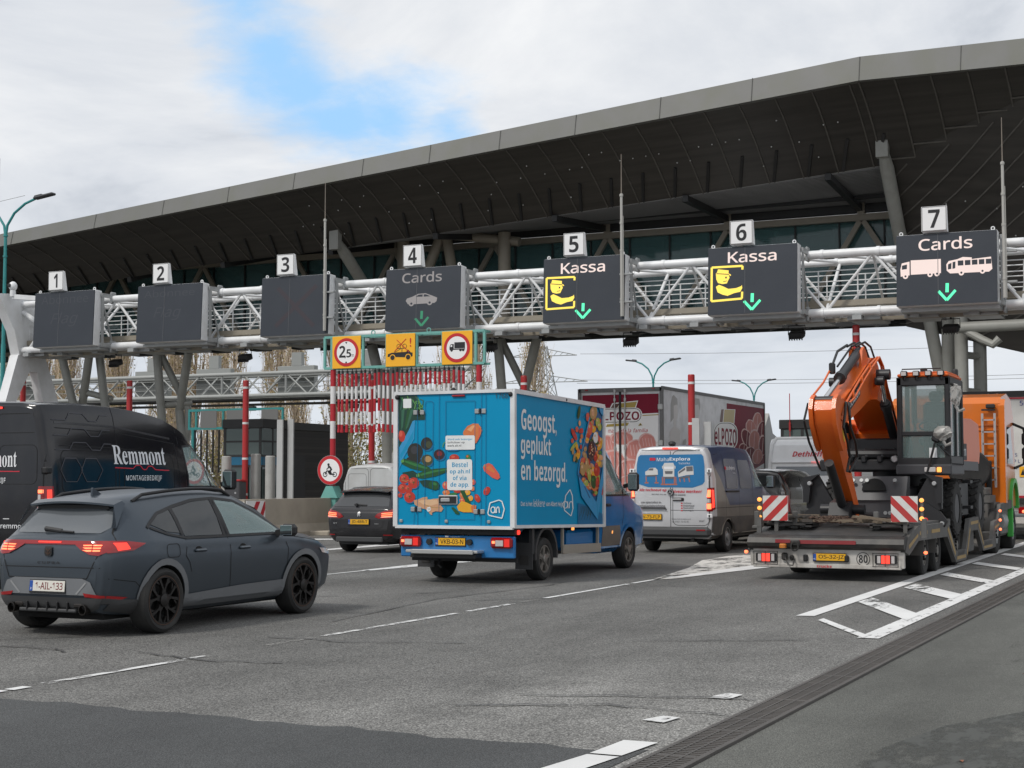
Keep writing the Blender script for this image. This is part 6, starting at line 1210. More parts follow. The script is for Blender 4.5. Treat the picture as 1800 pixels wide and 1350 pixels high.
g = MB(); dtext(g, te, 'B', 'GT', -.66, .645, -.56, .67, 0, .012, .02); dtext(g, te, 'B', 'HDi', .40, .64, .50, .66, 0, .012, .02); g.build('lettering', M_chr, pe, 0)
g = MB(); dline(g, te, 'B', [(-.62, .72), (-.6, .6), (-.5, .54), (.5, .54), (.6, .6), (.62, .72)], .012); dline(g, te, 'B', [(-.88, .50), (.88, .50)], .01); dline(g, te, 'B', [(-.5, .38), (.5, .38)], .02); g.build('panel_gap', M_seam, pe)
plate(pe, 'JD-488-T', .0, -2.265, .69)
for sg in (1, -1):
    g = MB(); drape(g, te, 'B', [(sg * .62, .39), (sg * .86, .39), (sg * .86, .415), (sg * .62, .415)], 0, .012, .05); g.build('reflector', M_lred, pe)
    c = MB(); pts = [te.ray_cast(V((sg * .56, -1.8 + i * .25, 3)), V((0, 0, -1)))[0] + V((0, 0, 0 if i in (0, 9) else .05)) for i in range(10)]; c.path(pts, .018, 6); c.build('roof_rail', M_chr, pe)
c = MB(); c.bx(-.6, .6, -2.25, -2.1, .24, .36, .02); c.bx(-.6, .6, -2, 2, .18, .3); c.build('underbody', M_trim, pe)
wpe = wheel_meshes(.325, .225, .225, '5', M_rimd)
for y in (-1.365, 1.365): put_wheel(pe, wpe, .78, y, True); put_wheel(pe, wpe, -.78, y, False)
# ================================================================ CARAVAN
M_cvw = mat('caravan_white', (.84, .85, .86), .35, var=.05, dirt=.2, dc=(.5, .5, .5))
cv = thing('caravan', 'white touring caravan with a red word across its back behind the black people carrier', 'caravan', (-11.65, 46, 0), 0)
c = MB(); c.px([(0, .55), (-.06, 1.0), (.0, 1.9), (.03, 2.3), (.12, 2.68), (.3, 2.86), (.6, 2.9), (4.6, 2.86), (5.2, 2.5), (5.3, 1.4), (5.2, .55)], -1.25, 1.25); c.build('body', M_cvw, cv, 20)
c = MB()
for sg in (1, -1): c.path([(sg * 1.22, -.04, .6), (sg * 1.22, -.07, 1.0), (sg * 1.22, -.02, 1.9), (sg * 1.2, .02, 2.35), (sg * 1.17, .12, 2.7), (sg * 1.1, .35, 2.9)], .06, 8)
c.tube((-1.1, .35, 2.9), (1.1, .35, 2.9), .05, 8); c.box((0, -.02, 2.16), (2.3, .06, .05), None, .015); c.build('edge_moulding', M_white, cv)
c = MB(); c.box((0, .005, 1.72), (2.05, .03, .62), None, .01); c.build('rear_window', mat('caravan_window', (.20, .22, .24), .1, spec=.7), cv)
c = MB(); c.text('Dethleffs', (.0, .02, 2.33), (1, 0, 0), (0, .1, 1), .17, 1.05, bold=.03, shear=.3); c.build('lettering', M_vred, cv, 0)
c = MB(); c.box((.28, -.03, 2.16), (.42, .03, .05), None, .01); c.build('high_brake_light', M_lon, cv)
c = MB(); c.box((.2, 1.2, 2.93), (.5, .5, .12), None, .04); c.box((-.6, 2.6, 2.93), (.6, .6, .12), None, .04); c.build('roof_vent', M_cvw, cv)
c = MB(); c.box((0, -.06, .75), (2.3, .12, .4), None, .04); c.k = 1
for sg in (1, -1): c.box((sg * .95, -.13, .78), (.3, .03, .14), None, .01)
c.build('rear_bumper', [M_cvw, M_lon], cv); plate(cv, 'WX-51-KP', 0, -.13, .72)
wcv = wheel_meshes(.33, .2, .22, 'steel', M_gal)
for sg in (True, False): put_wheel(cv, wcv, .98 if sg else -.98, 2.9, sg)
# ================================================================ REFRIGERATED TRAILER
M_tred = mat('trailer_wine_red', (.22, .008, .03), .55, spec=.25, var=.08); M_tgrey = mat('trailer_grey_white', (.72, .72, .74), .4, var=.12, dirt=.35, dc=(.25, .24, .22)); M_twh = mat('trailer_print_white', (.86, .85, .84), .4, var=.06)
M_tfr = mat('trailer_frame', (.16, .16, .16), .5, .3, dirt=.3)
el = thing('refrigerated_trailer', 'tall refrigerated trailer with wine red and white rear doors and pictures of sliced ham', 'trailer', (-17.1, 44.3, 0), 0)
hw = 1.35; zt_, zb2 = 4.46, 1.2; ln = 11.3
c = MB(); c.bx(-hw, hw, 0, ln, zb2, zt_, .03); c.build('box_body', M_tgrey, el, 0)
c = MB(); c.box((0, -.01, zt_ - .06), (2 * hw + .02, .1, .12)); c.box((-hw, -.01, 2.8), (.1, .1, 3.3)); c.box((hw, -.01, 2.8), (.1, .1, 3.3)); c.box((0, -.01, 1.16), (2 * hw, .12, .14)); c.beam((hw, 0, zt_ - .02), (hw, ln, zt_ - .02), .05, .1); c.beam((hw + .005, ln - .03, zb2), (hw + .005, ln - .03, zt_), .06, .06, (0, 1, 0)); c.build('frame', M_tfr, el)
pm = [M_tred, M_twh, mat('gold_print', (.42, .30, .05), .35), mat('ham_pink', (.62, .25, .22), .6, spec=.2, var=.25, vs=3), mat('ham_pale', (.72, .45, .42), .45, var=.2, vs=4), mat('brown_print', (.12, .045, .03), .4), M_signk, M_signr, mat('dim_figure', (.42, .41, .40), .5), mat('figure_skin', (.64, .62, .61), .5), mat('ham_wine', (.22, .035, .045), .6, spec=.2), M_tgrey]
m = MB(); P = PL((-hw + .06, -.02, zb2 + .06), (1, 0, 0), (0, 0, 1), [(1015, 680), (1163.1, 680.0), (1164.2, 868.2), (1015.5, 867.6)], 2 * hw - .12, zt_ - zb2 - .2)
P.poly(m, [(1017, 684), (1161, 684), (1161, 866), (1017, 866)], 1); P.poly(m, [(1017, 684), (1161, 684), (1161, 720), (1128, 721), (1017, 724)], 0); P.line(m, [(1126, 724.5), (1161, 723.5)], 1.8, 2)
P.poly(m, [(1068, 712), (1074, 700), (1123, 696), (1118, 712)], 1); P.poly(m, [(1070, 711), (1076, 701.5), (1089, 700.5), (1082, 711)], 5); P.poly(m, [(1083, 711), (1090, 700.5), (1121, 698), (1116.5, 711)], 2)
P.poly(m, rr(1040, 709, 1131, 738, 14), 1); P.line(m, (lambda q: q + [q[0]])(rr(1042.5, 711, 1128.5, 736, 12)), 1.1, 6); P.text(m, 'ELPOZO', 1046, 732.5, 1125, 716.5, 0, .03)
P.poly(m, [(1062, 739), (1108, 736), (1104, 744), (1060, 746)], 1); P.poly(m, [(1064, 740), (1106, 737.5), (1103, 743), (1062, 745)], 2); P.poly(m, [(1123, 744), (1127, 738), (1131, 743)], 2); P.poly(m, [(1125, 743), (1127, 740), (1129, 742.5)], 6)
P.text(m, 'mas', 1066, 756, 1080, 750, 7, .01, .2); P.text(m, 'de la', 1091, 756, 1110, 748.5, 7, .01, .2); P.text(m, 'familia', 1114, 756, 1141, 748.5, 7, .01, .2)
random.seed(4)
def ham(P, x, y, rx, ry, a):
    P.ell(m, x, y, rx, ry, 4, a, 18, .05); P.ell(m, x + rx * .04, y + ry * .06, rx * .93, ry * .9, 3, a, 18, .05)
    for k in range(4): P.line(m, [(x - rx * .5 + k * rx * .3, y - ry * .5), (x - rx * .35 + k * rx * .3, y + ry * .45)], max(.6, rx * .06), 4)
for x, y, rx, ry, a in ((1030, 800, 22, 20, 10), (1062, 778, 20, 18, -20), (1092, 766, 22, 13, 0), (1118, 790, 20, 22, 30), (1140, 775, 18, 16, 60), (1040, 830, 24, 22, 0), (1075, 810, 24, 22, 20), (1105, 825, 24, 20, -20), (1140, 808, 20, 22, 0), (1030, 855, 18, 14, 0), (1070, 850, 26, 18, 0), (1110, 852, 24, 16, 10), (1145, 845, 18, 22, 0)): ham(P, x, y, rx, ry, a)
m.build('rear_print', pm, el, 0)
m = MB(); P = PL((hw + .003, .08, zb2 + .02), (0, 1, 0), (0, 0, 1), [(1163.1, 680.0), (1343.1, 709.5), (1344.7, 864.0), (1164.2, 868.2)], ln - .12, zt_ - zb2 - .1)
q7 = lambda pts: [(1010 + x / 4.865, 670 + y / 4.865) for x, y in pts]; fx = lambda pts: [(1163.1 + (x - 1163.1) * .905, y) for x, y in q7(pts)]
P.poly(m, fx([(1357, 170), (1800, 230), (1800, 700), (1357, 900)]), 0)
P.poly(m, fx([(850, 95), (885, 130), (888, 180), (870, 215), (850, 300), (820, 340), (822, 180), (835, 110)]), 8); P.poly(m, fx([(850, 190), (880, 180), (892, 240), (888, 300), (875, 320), (872, 380), (915, 410), (910, 540), (805, 545), (815, 420), (850, 370)]), 9)
P.poly(m, fx([(1050, 125), (1095, 130), (1105, 180), (1100, 240), (1085, 180), (1045, 190)]), 8); P.poly(m, fx([(1045, 190), (1085, 185), (1100, 240), (1085, 310), (1055, 310)]), 9); P.poly(m, fx([(940, 500), (965, 480), (972, 510), (955, 560), (930, 560)]), 8)
P.poly(m, fx([(1305, 225), (1340, 222), (1328, 340), (1292, 335)]), 5); P.poly(m, fx([(1330, 220), (1440, 225), (1430, 350), (1318, 345)]), 1); P.poly(m, fx([(1335, 225), (1434, 230), (1424, 345), (1325, 338)]), 2)
P.poly(m, fx(rr(1228, 335, 1462, 585, 90, 6)), 1); P.line(m, (lambda q: q + [q[0]])(fx(rr(1240, 345, 1450, 575, 80, 6))), 1.0, 6); a = fx([(1242, 535), (1448, 400)]); P.text(m, 'eLPOZO', a[0][0], a[0][1], a[1][0], a[1][1], 0, .03)
for x, y, rx, ry, an in ((1650, 330, 45, 80, 0), (1590, 400, 50, 90, -10), (1690, 420, 50, 100, 10), (1550, 480, 50, 90, -20), (1620, 500, 55, 100, 0), (1700, 540, 40, 90, 0), (1520, 580, 45, 60, -20), (1580, 620, 60, 70, 0), (1650, 640, 50, 70, 10)):
    b_ = fx([(x, y)])[0]; P.ell(m, b_[0], b_[1], rx / 4.865 * .9, ry / 4.865, 4, an, 18, .05); P.ell(m, b_[0] + .5, b_[1] + .6, rx / 4.865 * .8, ry / 4.865 * .92, 10 if x % 3 else 3, an, 18, .05); P.line(m, [(b_[0] - 1, b_[1] + ry / 7), (b_[0] + 1, b_[1] - ry / 7)], .8, 4)
m.build('side_print', pm, el, 0)
c = MB()
for x in (-.17, .17): c.tube((x, -.06, 1.2), (x, -.06, 4.4), .022, 8); [c.box((x, -.05, z), (.07, .06, .1), None, .01) for z in (1.5, 2.6, 4.1, 4.36)]
c.k = 1; c.box((0, -.03, 2.8), (.07, .03, 3.15)); c.k = 0
for sg in (-1, 1):
    for z in (1.7, 2.75, 3.85): c.box((sg * (hw - .03), -.06, z), (.16, .06, .18), None, .02)
c.build('door_gear', [mat('dull_steel', (.45, .45, .44), .4, .5), M_black], el)
c = MB(); [c.box((x, -.07, zt_ - .05), (.1, .03, .04)) for x in (-1.1, 1.1)]; c.build('marker_lamp', M_lred, el)
c = MB(); c.bx(-1.2, 1.2, .1, ln, .95, 1.15); c.bx(-1.25, 1.25, -.02, .1, .55, .85); c.build('chassis', M_dark, el, 0)
wtr = wheel_meshes(.5, .36, .29, 'truck', M_gal)
for y in (1.4, 2.75, 4.1): put_wheel(el, wtr, 1.1, y, True); put_wheel(el, wtr, -1.1, y, False)
c = MB(); c.px([(ln + .5, .9), (ln + .5, 2.6), (ln + .62, 3.6), (ln + 1.2, 4.15), (ln + 1.7, 3.4), (ln + 2.6, 3.2), (ln + 2.7, .9)], -1.2, 1.2); c.build('tractor_cab', mat('pale_cab', (.5, .5, .49), .4), el)
for y in (ln + 1.9,): put_wheel(el, wtr, 1.05, y, True); put_wheel(el, wtr, -1.05, y, False)
# ================================================================ LOW LOADER
def WW(mb, name, m, root, smooth=35):
    o = mb.build(name, m, root, smooth); o.location = -V(root.location); return o
M_ll = mat('worn_trailer_grey', (.11, .108, .104), .65, .1, var=.25, dirt=.6, dc=(.07, .06, .05), ds=3); M_lldk = mat('rubbed_black_steel', (.026, .025, .024), .5, .2, var=.3, dirt=.5, dc=(.09, .08, .07), ds=4); M_mesh = mat('ramp_plate', (.05, .05, .05), .5, .3, var=.3, bump=.5, bs=90, dirt=.5, dc=(.1, .09, .08))
M_wood = mat('weathered_wood', (.16, .125, .09), .85, var=.35, vs=9, bump=.3, bs=40); M_rust = mat('rusty_steel', (.085, .05, .035), .8, var=.4, vs=9); M_tape = mat('ochre_tape', (.34, .22, .07), .5, var=.25)
M_lwb = mat('grimy_white', (.50, .48, .45), .5, var=.1, dirt=.55, dc=(.2, .17, .14), ds=5)
ll = thing('low_loader_trailer', 'grimy grey low loader trailer with red and white marker boards at its rear', 'trailer', (-5.95, 28, 0))
xl, xr = -7.2, -4.72
c = MB(); c.bx(xl, xr, 24.52, 24.62, .22, .52, .01); c.bx(xl + .05, xr - .05, 24.5, 24.6, .20, .27, .008); WW(c, 'rear_panel', M_lwb, ll)
c = MB(); c.px([(24.42, .54), (24.40, .60), (24.44, .68), (24.55, .72), (24.75, .72), (24.75, .50), (24.5, .50)], xl - .02, xr + .02); WW(c, 'rear_beam', M_lldk, ll)
c = MB(); c.px([(24.55, .725), (25.9, .90), (26.2, .90), (26.2, .80), (25.9, .80), (24.55, .62)], xl + .03, xr - .03); WW(c, 'rear_ramp', M_mesh, ll)
c = MB(); c.bx(xl + .05, xr - .05, 26.2, 29.2, .78, .9); c.bx(xl + .35, xr - .35, 29.2, 35.0, .66, .78); c.bx(xl + .5, xr - .5, 24.7, 36, .45, .66); WW(c, 'deck', M_ll, ll, 0)
for nm, k in (('side_rail', 1), ('side_rail', -1)):
    c = MB(); xo = xr - .05 if k > 0 else xl - .03
    c.px([(24.5, .48), (24.7, .70), (25.6, .86), (28.5, .86), (29.35, .30), (30.45, .30), (30.95, .86), (32.1, .88), (32.75, .36), (34.05, .36), (34.35, .72), (35.0, .76), (35.4, 1.08), (37.3, 1.16), (37.3, .98), (35.6, .9), (35.2, .58), (34.3, .5), (34.1, .17), (32.7, .17), (32.0, .62), (31.1, .62), (30.5, .10), (29.3, .10), (28.4, .60), (25.6, .62), (24.8, .42)], xo, xo + .08)
    if k > 0:
        c.k = 1; X_ = xo + .0
        for pts in ([(24.75, .58), (25.55, .74), (25.55, .69), (24.78, .52)], [(25.7, .77), (26.4, .77), (26.4, .71), (25.7, .71)], [(26.8, .77), (27.6, .77), (27.6, .71), (26.8, .71)], [(28.4, .72), (29.2, .22), (29.26, .28), (28.5, .77)], [(29.4, .2), (30.4, .2), (30.4, .14), (29.4, .14)], [(30.55, .22), (30.98, .7), (31.03, .64), (30.6, .16)], [(31.1, .80), (32.05, .81), (32.05, .75), (31.1, .74)], [(32.1, .7), (32.7, .28), (32.76, .33), (32.16, .77)], [(32.8, .26), (34.0, .26), (34.0, .21), (32.8, .21)], [(34.4, .62), (35.1, .68), (35.1, .63), (34.4, .57)]): c.px(pts, X_ + .081, X_ + .084)
        c.k = 2
        for (a, b_, z) in ((29.5, 30.3, .24), (32.95, 33.9, .30)):
            for i in range(6): yy = a + (b_ - a) * i / 6; c.px([(yy, z), (yy + .09, z + .05), (yy + .12, z + .02), (yy + .03, z - .03)], X_ + .081, X_ + .085)
    WW(c, nm, [M_ll, M_tape, M_lldk], ll, 20)
for x in (-6.93, -5.0):
    c = MB(); c.box((x, 24.50, .36), (.34, .05, .135), None, .01); c.k = 1; c.box((x, 24.472, .36), (.13, .01, .125)); c.k = 2; c.box((x - .105, 24.472, .36), (.05, .01, .115)); c.box((x + .115, 24.472, .36), (.05, .01, .115)); c.k = 3
    for dx in (-.19, .0, .2): c.tube((x + dx, 24.44, .25), (x + dx, 24.44, .46), .007, 5)
    for dz in (.25, .46): c.tube((x - .2, 24.44, dz), (x + .21, 24.44, dz), .007, 5)
    WW(c, 'tail_light', [M_black, mat('lamp_red_bright', (.8, .03, .02), .3, emit=(1, .05, .03), es=1.3), M_lwh, M_lldk], ll)
o = plate(ll, 'OS-32-JZ', .06, -3.515, .38); 
c = MB(); c.ring(((-5.36, 24.517, .36), (1, 0, 0), (0, 0, 1), (0, -1, 0)), .098, .108, 0, .003, 28); c.text('80', (-5.36, 24.514, .30), (1, 0, 0), (0, 0, 1), .125, .14, bold=.03); WW(c, 'speed_disc', M_signk, ll, 0)
c = MB(); c.text('trucks', (-5.98, 24.494, .212), (1, 0, 0), (0, 0, 1), .045, .24, bold=.03); WW(c, 'lettering', M_vred, ll, 0)
for x in (-6.28, -5.62): c = MB(); c.box((x, 24.50, .36), (.07, .06, .11), None, .015); WW(c, 'rubber_buffer', M_black, ll)
c = MB(); c.bx(-6.75, -6.5, 24.395, 24.40, .60, .655); c.bx(-6.36, -5.45, 24.395, 24.40, .59, .65); WW(c, 'reflective_strip', mat('faded_red_tape', (.24, .02, .025), .4, dirt=.3), ll, 0)
c = MB(); c.lathe((-6.62, 24.38, .55), (0, 0, 1), [(.06, -.03), (.06, .02), (.045, .04)], 14); WW(c, 'beacon', mat('amber_lens', (.5, .17, .03), .2), ll)
c = MB(); c.ring(((-6.42, 24.36, .55), (1, 0, 0), (0, 0, 1), (0, 1, 0)), .06, .085, -.02, .02, 20, sx=.8); c.box((-6.42, 24.4, .60), (.16, .08, .1), None, .02); c.path([(-6.6, 24.45, .36), (-6.55, 24.42, .25), (-6.47, 24.42, .24), (-6.45, 24.45, .34), (-6.52, 24.44, .38)], .012, 6); c.box((-6.62, 24.48, .38), (.1, .06, .12), None, .02); c.box((-6.5, 24.48, .36), (.07, .06, .09), None, .02); WW(c, 'coupling_gear', M_lldk, ll)
for x0, dx in ((-7.08, .42), (-4.98, .42)):
    c = MB(); q = V((x0, 24.85, .93)); P_ = [(0, 0), (dx, 0), (dx, .40), (0, .40)]; c.box((x0 + dx / 2, 24.86, 1.15), (dx, .02, .41)); lft = x0 < -6
    c.k = 1
    for i in range(-1, 3):
        a = i * .27; poly = [(a, 0), (a + .135, 0), (a + .135 + .41, .41), (a + .41, .41)]
        # clip the stripe to the board
        pts = []
        for (u0, v0), (u1, v1) in zip(poly, poly[1:] + poly[:1]):
            for t in [k / 24 for k in range(24)]: pts.append((min(max(u0 + (u1 - u0) * t, 0), dx), v0 + (v1 - v0) * t))
        if max(p[0] for p in pts) - min(p[0] for p in pts) < .02: continue
        pts = [(p if lft else (dx - p[0], p[1])) for p in pts]
        c.add([(x0 + u, 24.849, .945 + v) for u, v in pts], [tuple(range(len(pts)))])
    WW(c, 'marker_board', [mat('board_white', (.62, .62, .6), .5, dirt=.4, dc=(.4, .36, .33), ds=8), mat('board_red', (.45, .02, .02), .5, dirt=.25)], ll, 0)
    xx = x0 - .06 if lft else x0 + dx + .06
    for z in (1.00, 1.15, 1.29):
        c = MB(); c.lathe((xx, 24.86, z), (0, -1, 0), [(.034, -.03), (.034, .01), (.02, .02)], 12); WW(c, 'marker_lamp', M_amb, ll)
    c = MB(); c.beam((xx, 24.89, .7), (xx, 24.89, 1.33), .04, .03, (0, 1, 0)); c.beam((x0 + dx / 2, 24.92, .7), (x0 + dx / 2, 24.92, .98), .06, .04, (0, 1, 0)); c.beam((x0 + (-.03 if lft else dx + .12), 24.75, .7), (x0 + (-.03 if lft else dx + .12), 24.75, 1.0), .07, .06, (0, 1, 0)); WW(c, 'board_post', M_ll, ll)
for x in (-7.34, -4.58): c = MB(); c.box((x, 24.75 if x < -6 else 25.6, .43), (.06, .05, .05), None, .015); WW(c, 'side_lamp', M_lhot, ll)
for x0, x1 in ((-7.1, -6.3), (-5.35, -4.75)):
    c = MB()
    for i in range(3): c.bx(x0 + i * .02, x1 - i * .03, 24.98 + i * .16, 25.11 + i * .16, .87 + i * .012, .895 + i * .012)
    c.bx(x0, x0 + .05, 24.98, 25.45, .84, .9); c.bx(x1 - .1, x1, 24.98, 25.5, .84, .9); WW(c, 'folded_ramp', M_lldk, ll, 0)
wll = wheel_meshes(.38, .30, .22, 'truck', mat('grimy_rim', (.20, .19, .175), .6, .3, dirt=.5, dc=(.08, .07, .06)))
for y in (26.75, 27.95, 30.1): put_wheel(ll, wll, 1.0, y - 28, True); put_wheel(ll, wll, -1.0, y - 28, False)
for q in ((-4.95, -4.73, 26.28, 26.3, .35, .72), (-4.95, -4.73, 27.43, 27.45, .35, .72)): c = MB(); c.bx(*q); WW(c, 'mud_flap', M_ll, ll, 0)
for q in ((-4.97, -4.77, 31.3, 32.0, .2, .62), (-5, -4.75, 34.5, 35.0, .15, .5)): c = MB(); c.bx(*q, .02); WW(c, 'storage_box', M_ll, ll, 0)
c = MB()
for y, z in ((34.75, .95), (34.75, .75), (34.75, .55)): c.sph((-4.62, y, z), .03, 8, 6)
WW(c, 'marker_lamp', M_lhot, ll)
c = MB(); c.bx(-7.1, -4.8, 35.2, 37.2, .98, 1.12); c.bx(-7.0, -4.9, 34.9, 35.3, .6, 1.1); WW(c, 'gooseneck', M_ll, ll, 0)
# loose gear lying on the deck
random.seed(21)
ch = MB()
for k in range(150):
    x, y = random.gauss(-6.15, .22), random.gauss(25.6, .22); z = .91 + random.random() * .09; a = random.uniform(0, 6.3); t = random.uniform(0, 3)
    u = V((math.cos(a), math.sin(a), 0)); v = V((-math.sin(a) * math.cos(t), math.cos(a) * math.cos(t), math.sin(t))); ch.path([V((x, y, z)) + u * .035 * math.cos(q) + v * .02 * math.sin(q) for q in [i * 2 * math.pi / 8 for i in range(9)]], .008, 4, False)
o = ch.build('chain_heap', M_rust); tag(o, 'heap of rusty chains on the low loader deck beneath the excavator arm', 'chain')
ch = MB()
for k in range(60):
    x, y = random.gauss(-4.98, .12), random.gauss(25.8, .2); z = .92 + random.random() * .06; a = random.uniform(0, 6.3); u = V((math.cos(a), math.sin(a), .2)); v = V((-math.sin(a), math.cos(a), .3)); ch.path([V((x, y, z)) + u * .04 * math.cos(q) + v * .022 * math.sin(q) for q in [i * 2 * math.pi / 8 for i in range(9)]], .009, 4, False)
o = ch.build('chain_heap', M_rust); tag(o, 'small rusty chain heap behind the right marker board of the low loader', 'chain')
for (a, b_, w_, lab) in (((-6.7, 25.35, .93), (-5.0, 25.25, .96), .06, 'long pale timber batten lying across the low loader deck'), ((-5.55, 25.2, 1.02), (-4.75, 25.0, .92), .07, 'short timber batten leaning towards the right marker board'), ((-5.75, 25.7, 1.0), (-5.2, 25.05, .93), .09, 'short timber plank propped in a slant left of the right marker board'), ((-7.1, 26.3, 1.0), (-6.5, 26.35, 1.0), .12, 'thick pale timber beam behind the left marker board'), ((-7.0, 25.5, .95), (-6.35, 25.8, .98), .11, 'dark timber plank between the left marker board and the chains'), ((-6.0, 25.55, .92), (-5.3, 25.5, .93), .14, 'flat weathered plank right of the chain heap')):
    c = MB(); c.beam(a, b_, w_, .04); tag(c.build('timber_plank', M_wood, None, 0), lab, 'timber', 'timbers lying on the low loader')
for x, y, lab in ((-6.62, 25.15, 'stubby steel stake standing right of the left marker board'), (-5.28, 25.15, 'stubby steel stake standing left of the right marker board'), (-7.16, 24.78, 'stubby steel stake at the far left corner of the low loader')):
    c = MB(); c.box((x, y, .95), (.08, .06, .3), None, .01); c.box((x, y, .84), (.14, .12, .05), None, .01); tag(c.build('steel_stake', M_ll), lab, 'stake', 'stakes on the low loader')
random.seed(8); c = MB()
for k in range(38):
    x = random.uniform(-7.05, -6.4); y = random.uniform(25.1, 25.9); a = random.uniform(0, 3); c.box((x, y, .93 + random.random() * .08), (random.uniform(.08, .3), random.uniform(.03, .07), random.uniform(.02, .06)), a)
tag(c.build('lashing_gear', mat('dirty_gear', (.07, .06, .052), .8, var=.5, vs=7), None, 0), 'jumble of dirty lashing gear behind the left marker board', 'lashing gear')
# ================================================================ EXCAVATOR
M_or = mat('excavator_orange', (.66, .115, .010), .40, coat=.08, var=.05, vs=2); M_xk = mat('excavator_charcoal', (.015, .015, .017), .45, var=.2, vs=3); M_xg = mat('excavator_dark_grey', (.05, .05, .055), .45, var=.15)
M_xgl = mat('excavator_glass', (.20, .27, .26), .03, spec=.8, trans=2.6); M_steel = mat('polished_rod', (.62, .62, .62), .15, .95); M_hose = mat('rubber_hose', (.012, .012, .012), .5); M_film = mat('plastic_film', (.42, .41, .39), .3, trans=2.4)
xc = thing('wheeled_excavator', 'orange wheeled excavator with folded arm standing on the low loader', 'excavator', (-5.95, 30.9, .5))
def XW(mb, name, m, smooth=35, parent=None):
    o = mb.build(name, m, parent or xc, smooth)
    if parent is None: o.location = -V(xc.location)
    return o
bm_ = [(25.62, 2.86), (25.82, 2.97), (26.12, 2.98), (26.79, 3.20), (28.0, 3.69), (28.5, 3.87), (28.85, 3.90), (29.1, 3.74), (29.38, 3.4), (30.2, 2.78), (31.0, 2.45), (31.4, 2.22), (31.2, 2.06), (30.4, 2.30), (29.8, 2.62), (29.26, 2.92), (28.65, 3.07), (28.17, 3.06), (27.46, 2.86), (26.9, 2.72), (26.36, 2.60), (26.05, 2.63), (25.7, 2.74)]
c = MB(); c.px(bm_, -6.38, -6.02); c.px([(28.3, 3.09), (28.75, 3.45), (29.2, 3.5), (29.38, 3.38), (30.2, 2.76), (31.0, 2.43), (31.4, 2.2), (31.2, 2.04), (30.4, 2.28), (29.8, 2.60), (29.26, 2.90), (28.65, 3.05)], -6.58, -5.9)
for x0, x1 in ((-6.43, -6.37), (-6.03, -5.97)): c.lathe((x0, 25.9, 2.85), (1, 0, 0), [(.15, 0), (.15, x1 - x0)], 18); c.lathe((x0, 28.75, 3.45), (1, 0, 0), [(.16, 0), (.16, x1 - x0)], 18)
for x in (-6.33, -6.13): c.px([(27.9, 3.62), (28.0, 3.98), (28.15, 4.05), (28.35, 3.95), (28.5, 3.8)], x, x + .05)
b1 = XW(c, 'boom', M_or, 30)
c = MB(); st = [(25.42, 2.78), (25.48, 2.93), (25.62, 3.0), (25.85, 2.98), (26.05, 2.82), (26.25, 2.48), (26.5, 2.14), (26.88, 1.70), (27.62, .90), (27.3, .87), (26.82, 1.34), (26.25, 1.80), (25.78, 2.26), (25.48, 2.56)]
c.px(st, -6.35, -6.05)
fl_ = [(25.36, 2.80), (25.44, 2.97), (25.62, 3.05), (25.8, 3.0), (25.75, 2.7), (25.72, 2.45), (26.0, 2.15), (25.9, 2.1), (25.72, 2.22), (25.42, 2.55)]
c.px(fl_, -6.43, -6.36); c.px(fl_, -6.04, -5.97)
s1 = XW(c, 'stick', M_or, 30)
c = MB(); c.tube((-6.2, 25.6, 2.97), (-6.2, 26.9, 3.46), .045, 14); c.k = 1; c.tube((-6.2, 26.7, 3.39), (-6.2, 28.2, 3.97), .085, 16); c.lathe((-6.2, 26.7, 3.39), (0, 1.5, .58), [(.108, -.03), (.108, .1)], 16); c.tube((-6.42, 25.6, 2.95), (-5.98, 25.6, 2.95), .07, 12); c.tube((-6.31, 27.0, 3.62), (-6.31, 28.1, 4.05), .02, 6); c.box((-6.38, 26.9, 3.58), (.1, .12, .2), None, .02); XW(c, 'stick_cylinder', [M_steel, M_xk])
for x in (-6.68, -5.80):
    c = MB(); c.tube((x, 28.2, 3.42), (x, 28.75, 2.85), .045, 12); c.k = 1; c.tube((x, 28.55, 3.05), (x, 29.9, 1.95), .085, 14); c.lathe((x, 28.6, 3.0), (0, .8, -.8), [(.105, -.02), (.105, .08)], 14); c.tube((x - .06, 28.2, 3.42), (x + .06, 28.2, 3.42), .085, 14); XW(c, 'boom_cylinder', [M_steel, M_xk])
c = MB(); c.tube((-6.2, 25.82, 1.90), (-6.2, 26.85, 1.10), .08, 14); c.lathe((-6.2, 26.82, 1.12), (0, 1, -.8), [(.095, -.05), (.095, .05)], 14); c.k = 1; c.tube((-6.2, 26.8, 1.14), (-6.2, 27.1, .9), .05, 12); XW(c, 'bucket_cylinder', [M_xk, M_steel])
c = MB(); c.px([(26.75, 1.22), (27.1, 1.28), (27.5, 1.1), (27.55, .95), (27.1, .82), (26.8, .82), (26.6, 1.0)], -6.42, -6.06); c.tube((-6.62, 26.95, 1.1), (-5.85, 26.95, 1.1), .085, 14); c.tube((-6.4, 27.45, .98), (-5.8, 27.45, .98), .06, 12); XW(c, 'quick_coupler', M_xk)
c = MB(); c.k = 0
for k, dx in enumerate((-5.97, -5.93)):
    c.path([(dx, 28.75, 3.9), (dx, 28.1, 3.72 - k * .05), (dx, 27.3, 3.42 - k * .08), (dx, 26.6, 3.12 - k * .09), (dx, 26.15, 2.93 - k * .02)], .02, 8); c.path([(dx, 28.75, 3.9), (dx + .02, 28.98, 3.75), (dx + .05, 29.2, 3.35), (dx + .08, 29.6, 2.95)], .02, 8)
c.path([(-6.42, 25.7, 3.05), (-6.42, 26.4, 3.3), (-6.42, 26.9, 3.55)], .02, 6)
for y, z in ((27.3, 3.38), (26.6, 3.08), (28.0, 3.66)): c.box((-5.95, y, z), (.05, .05, .14), None, .01)
XW(c, 'hydraulic_line', M_or)
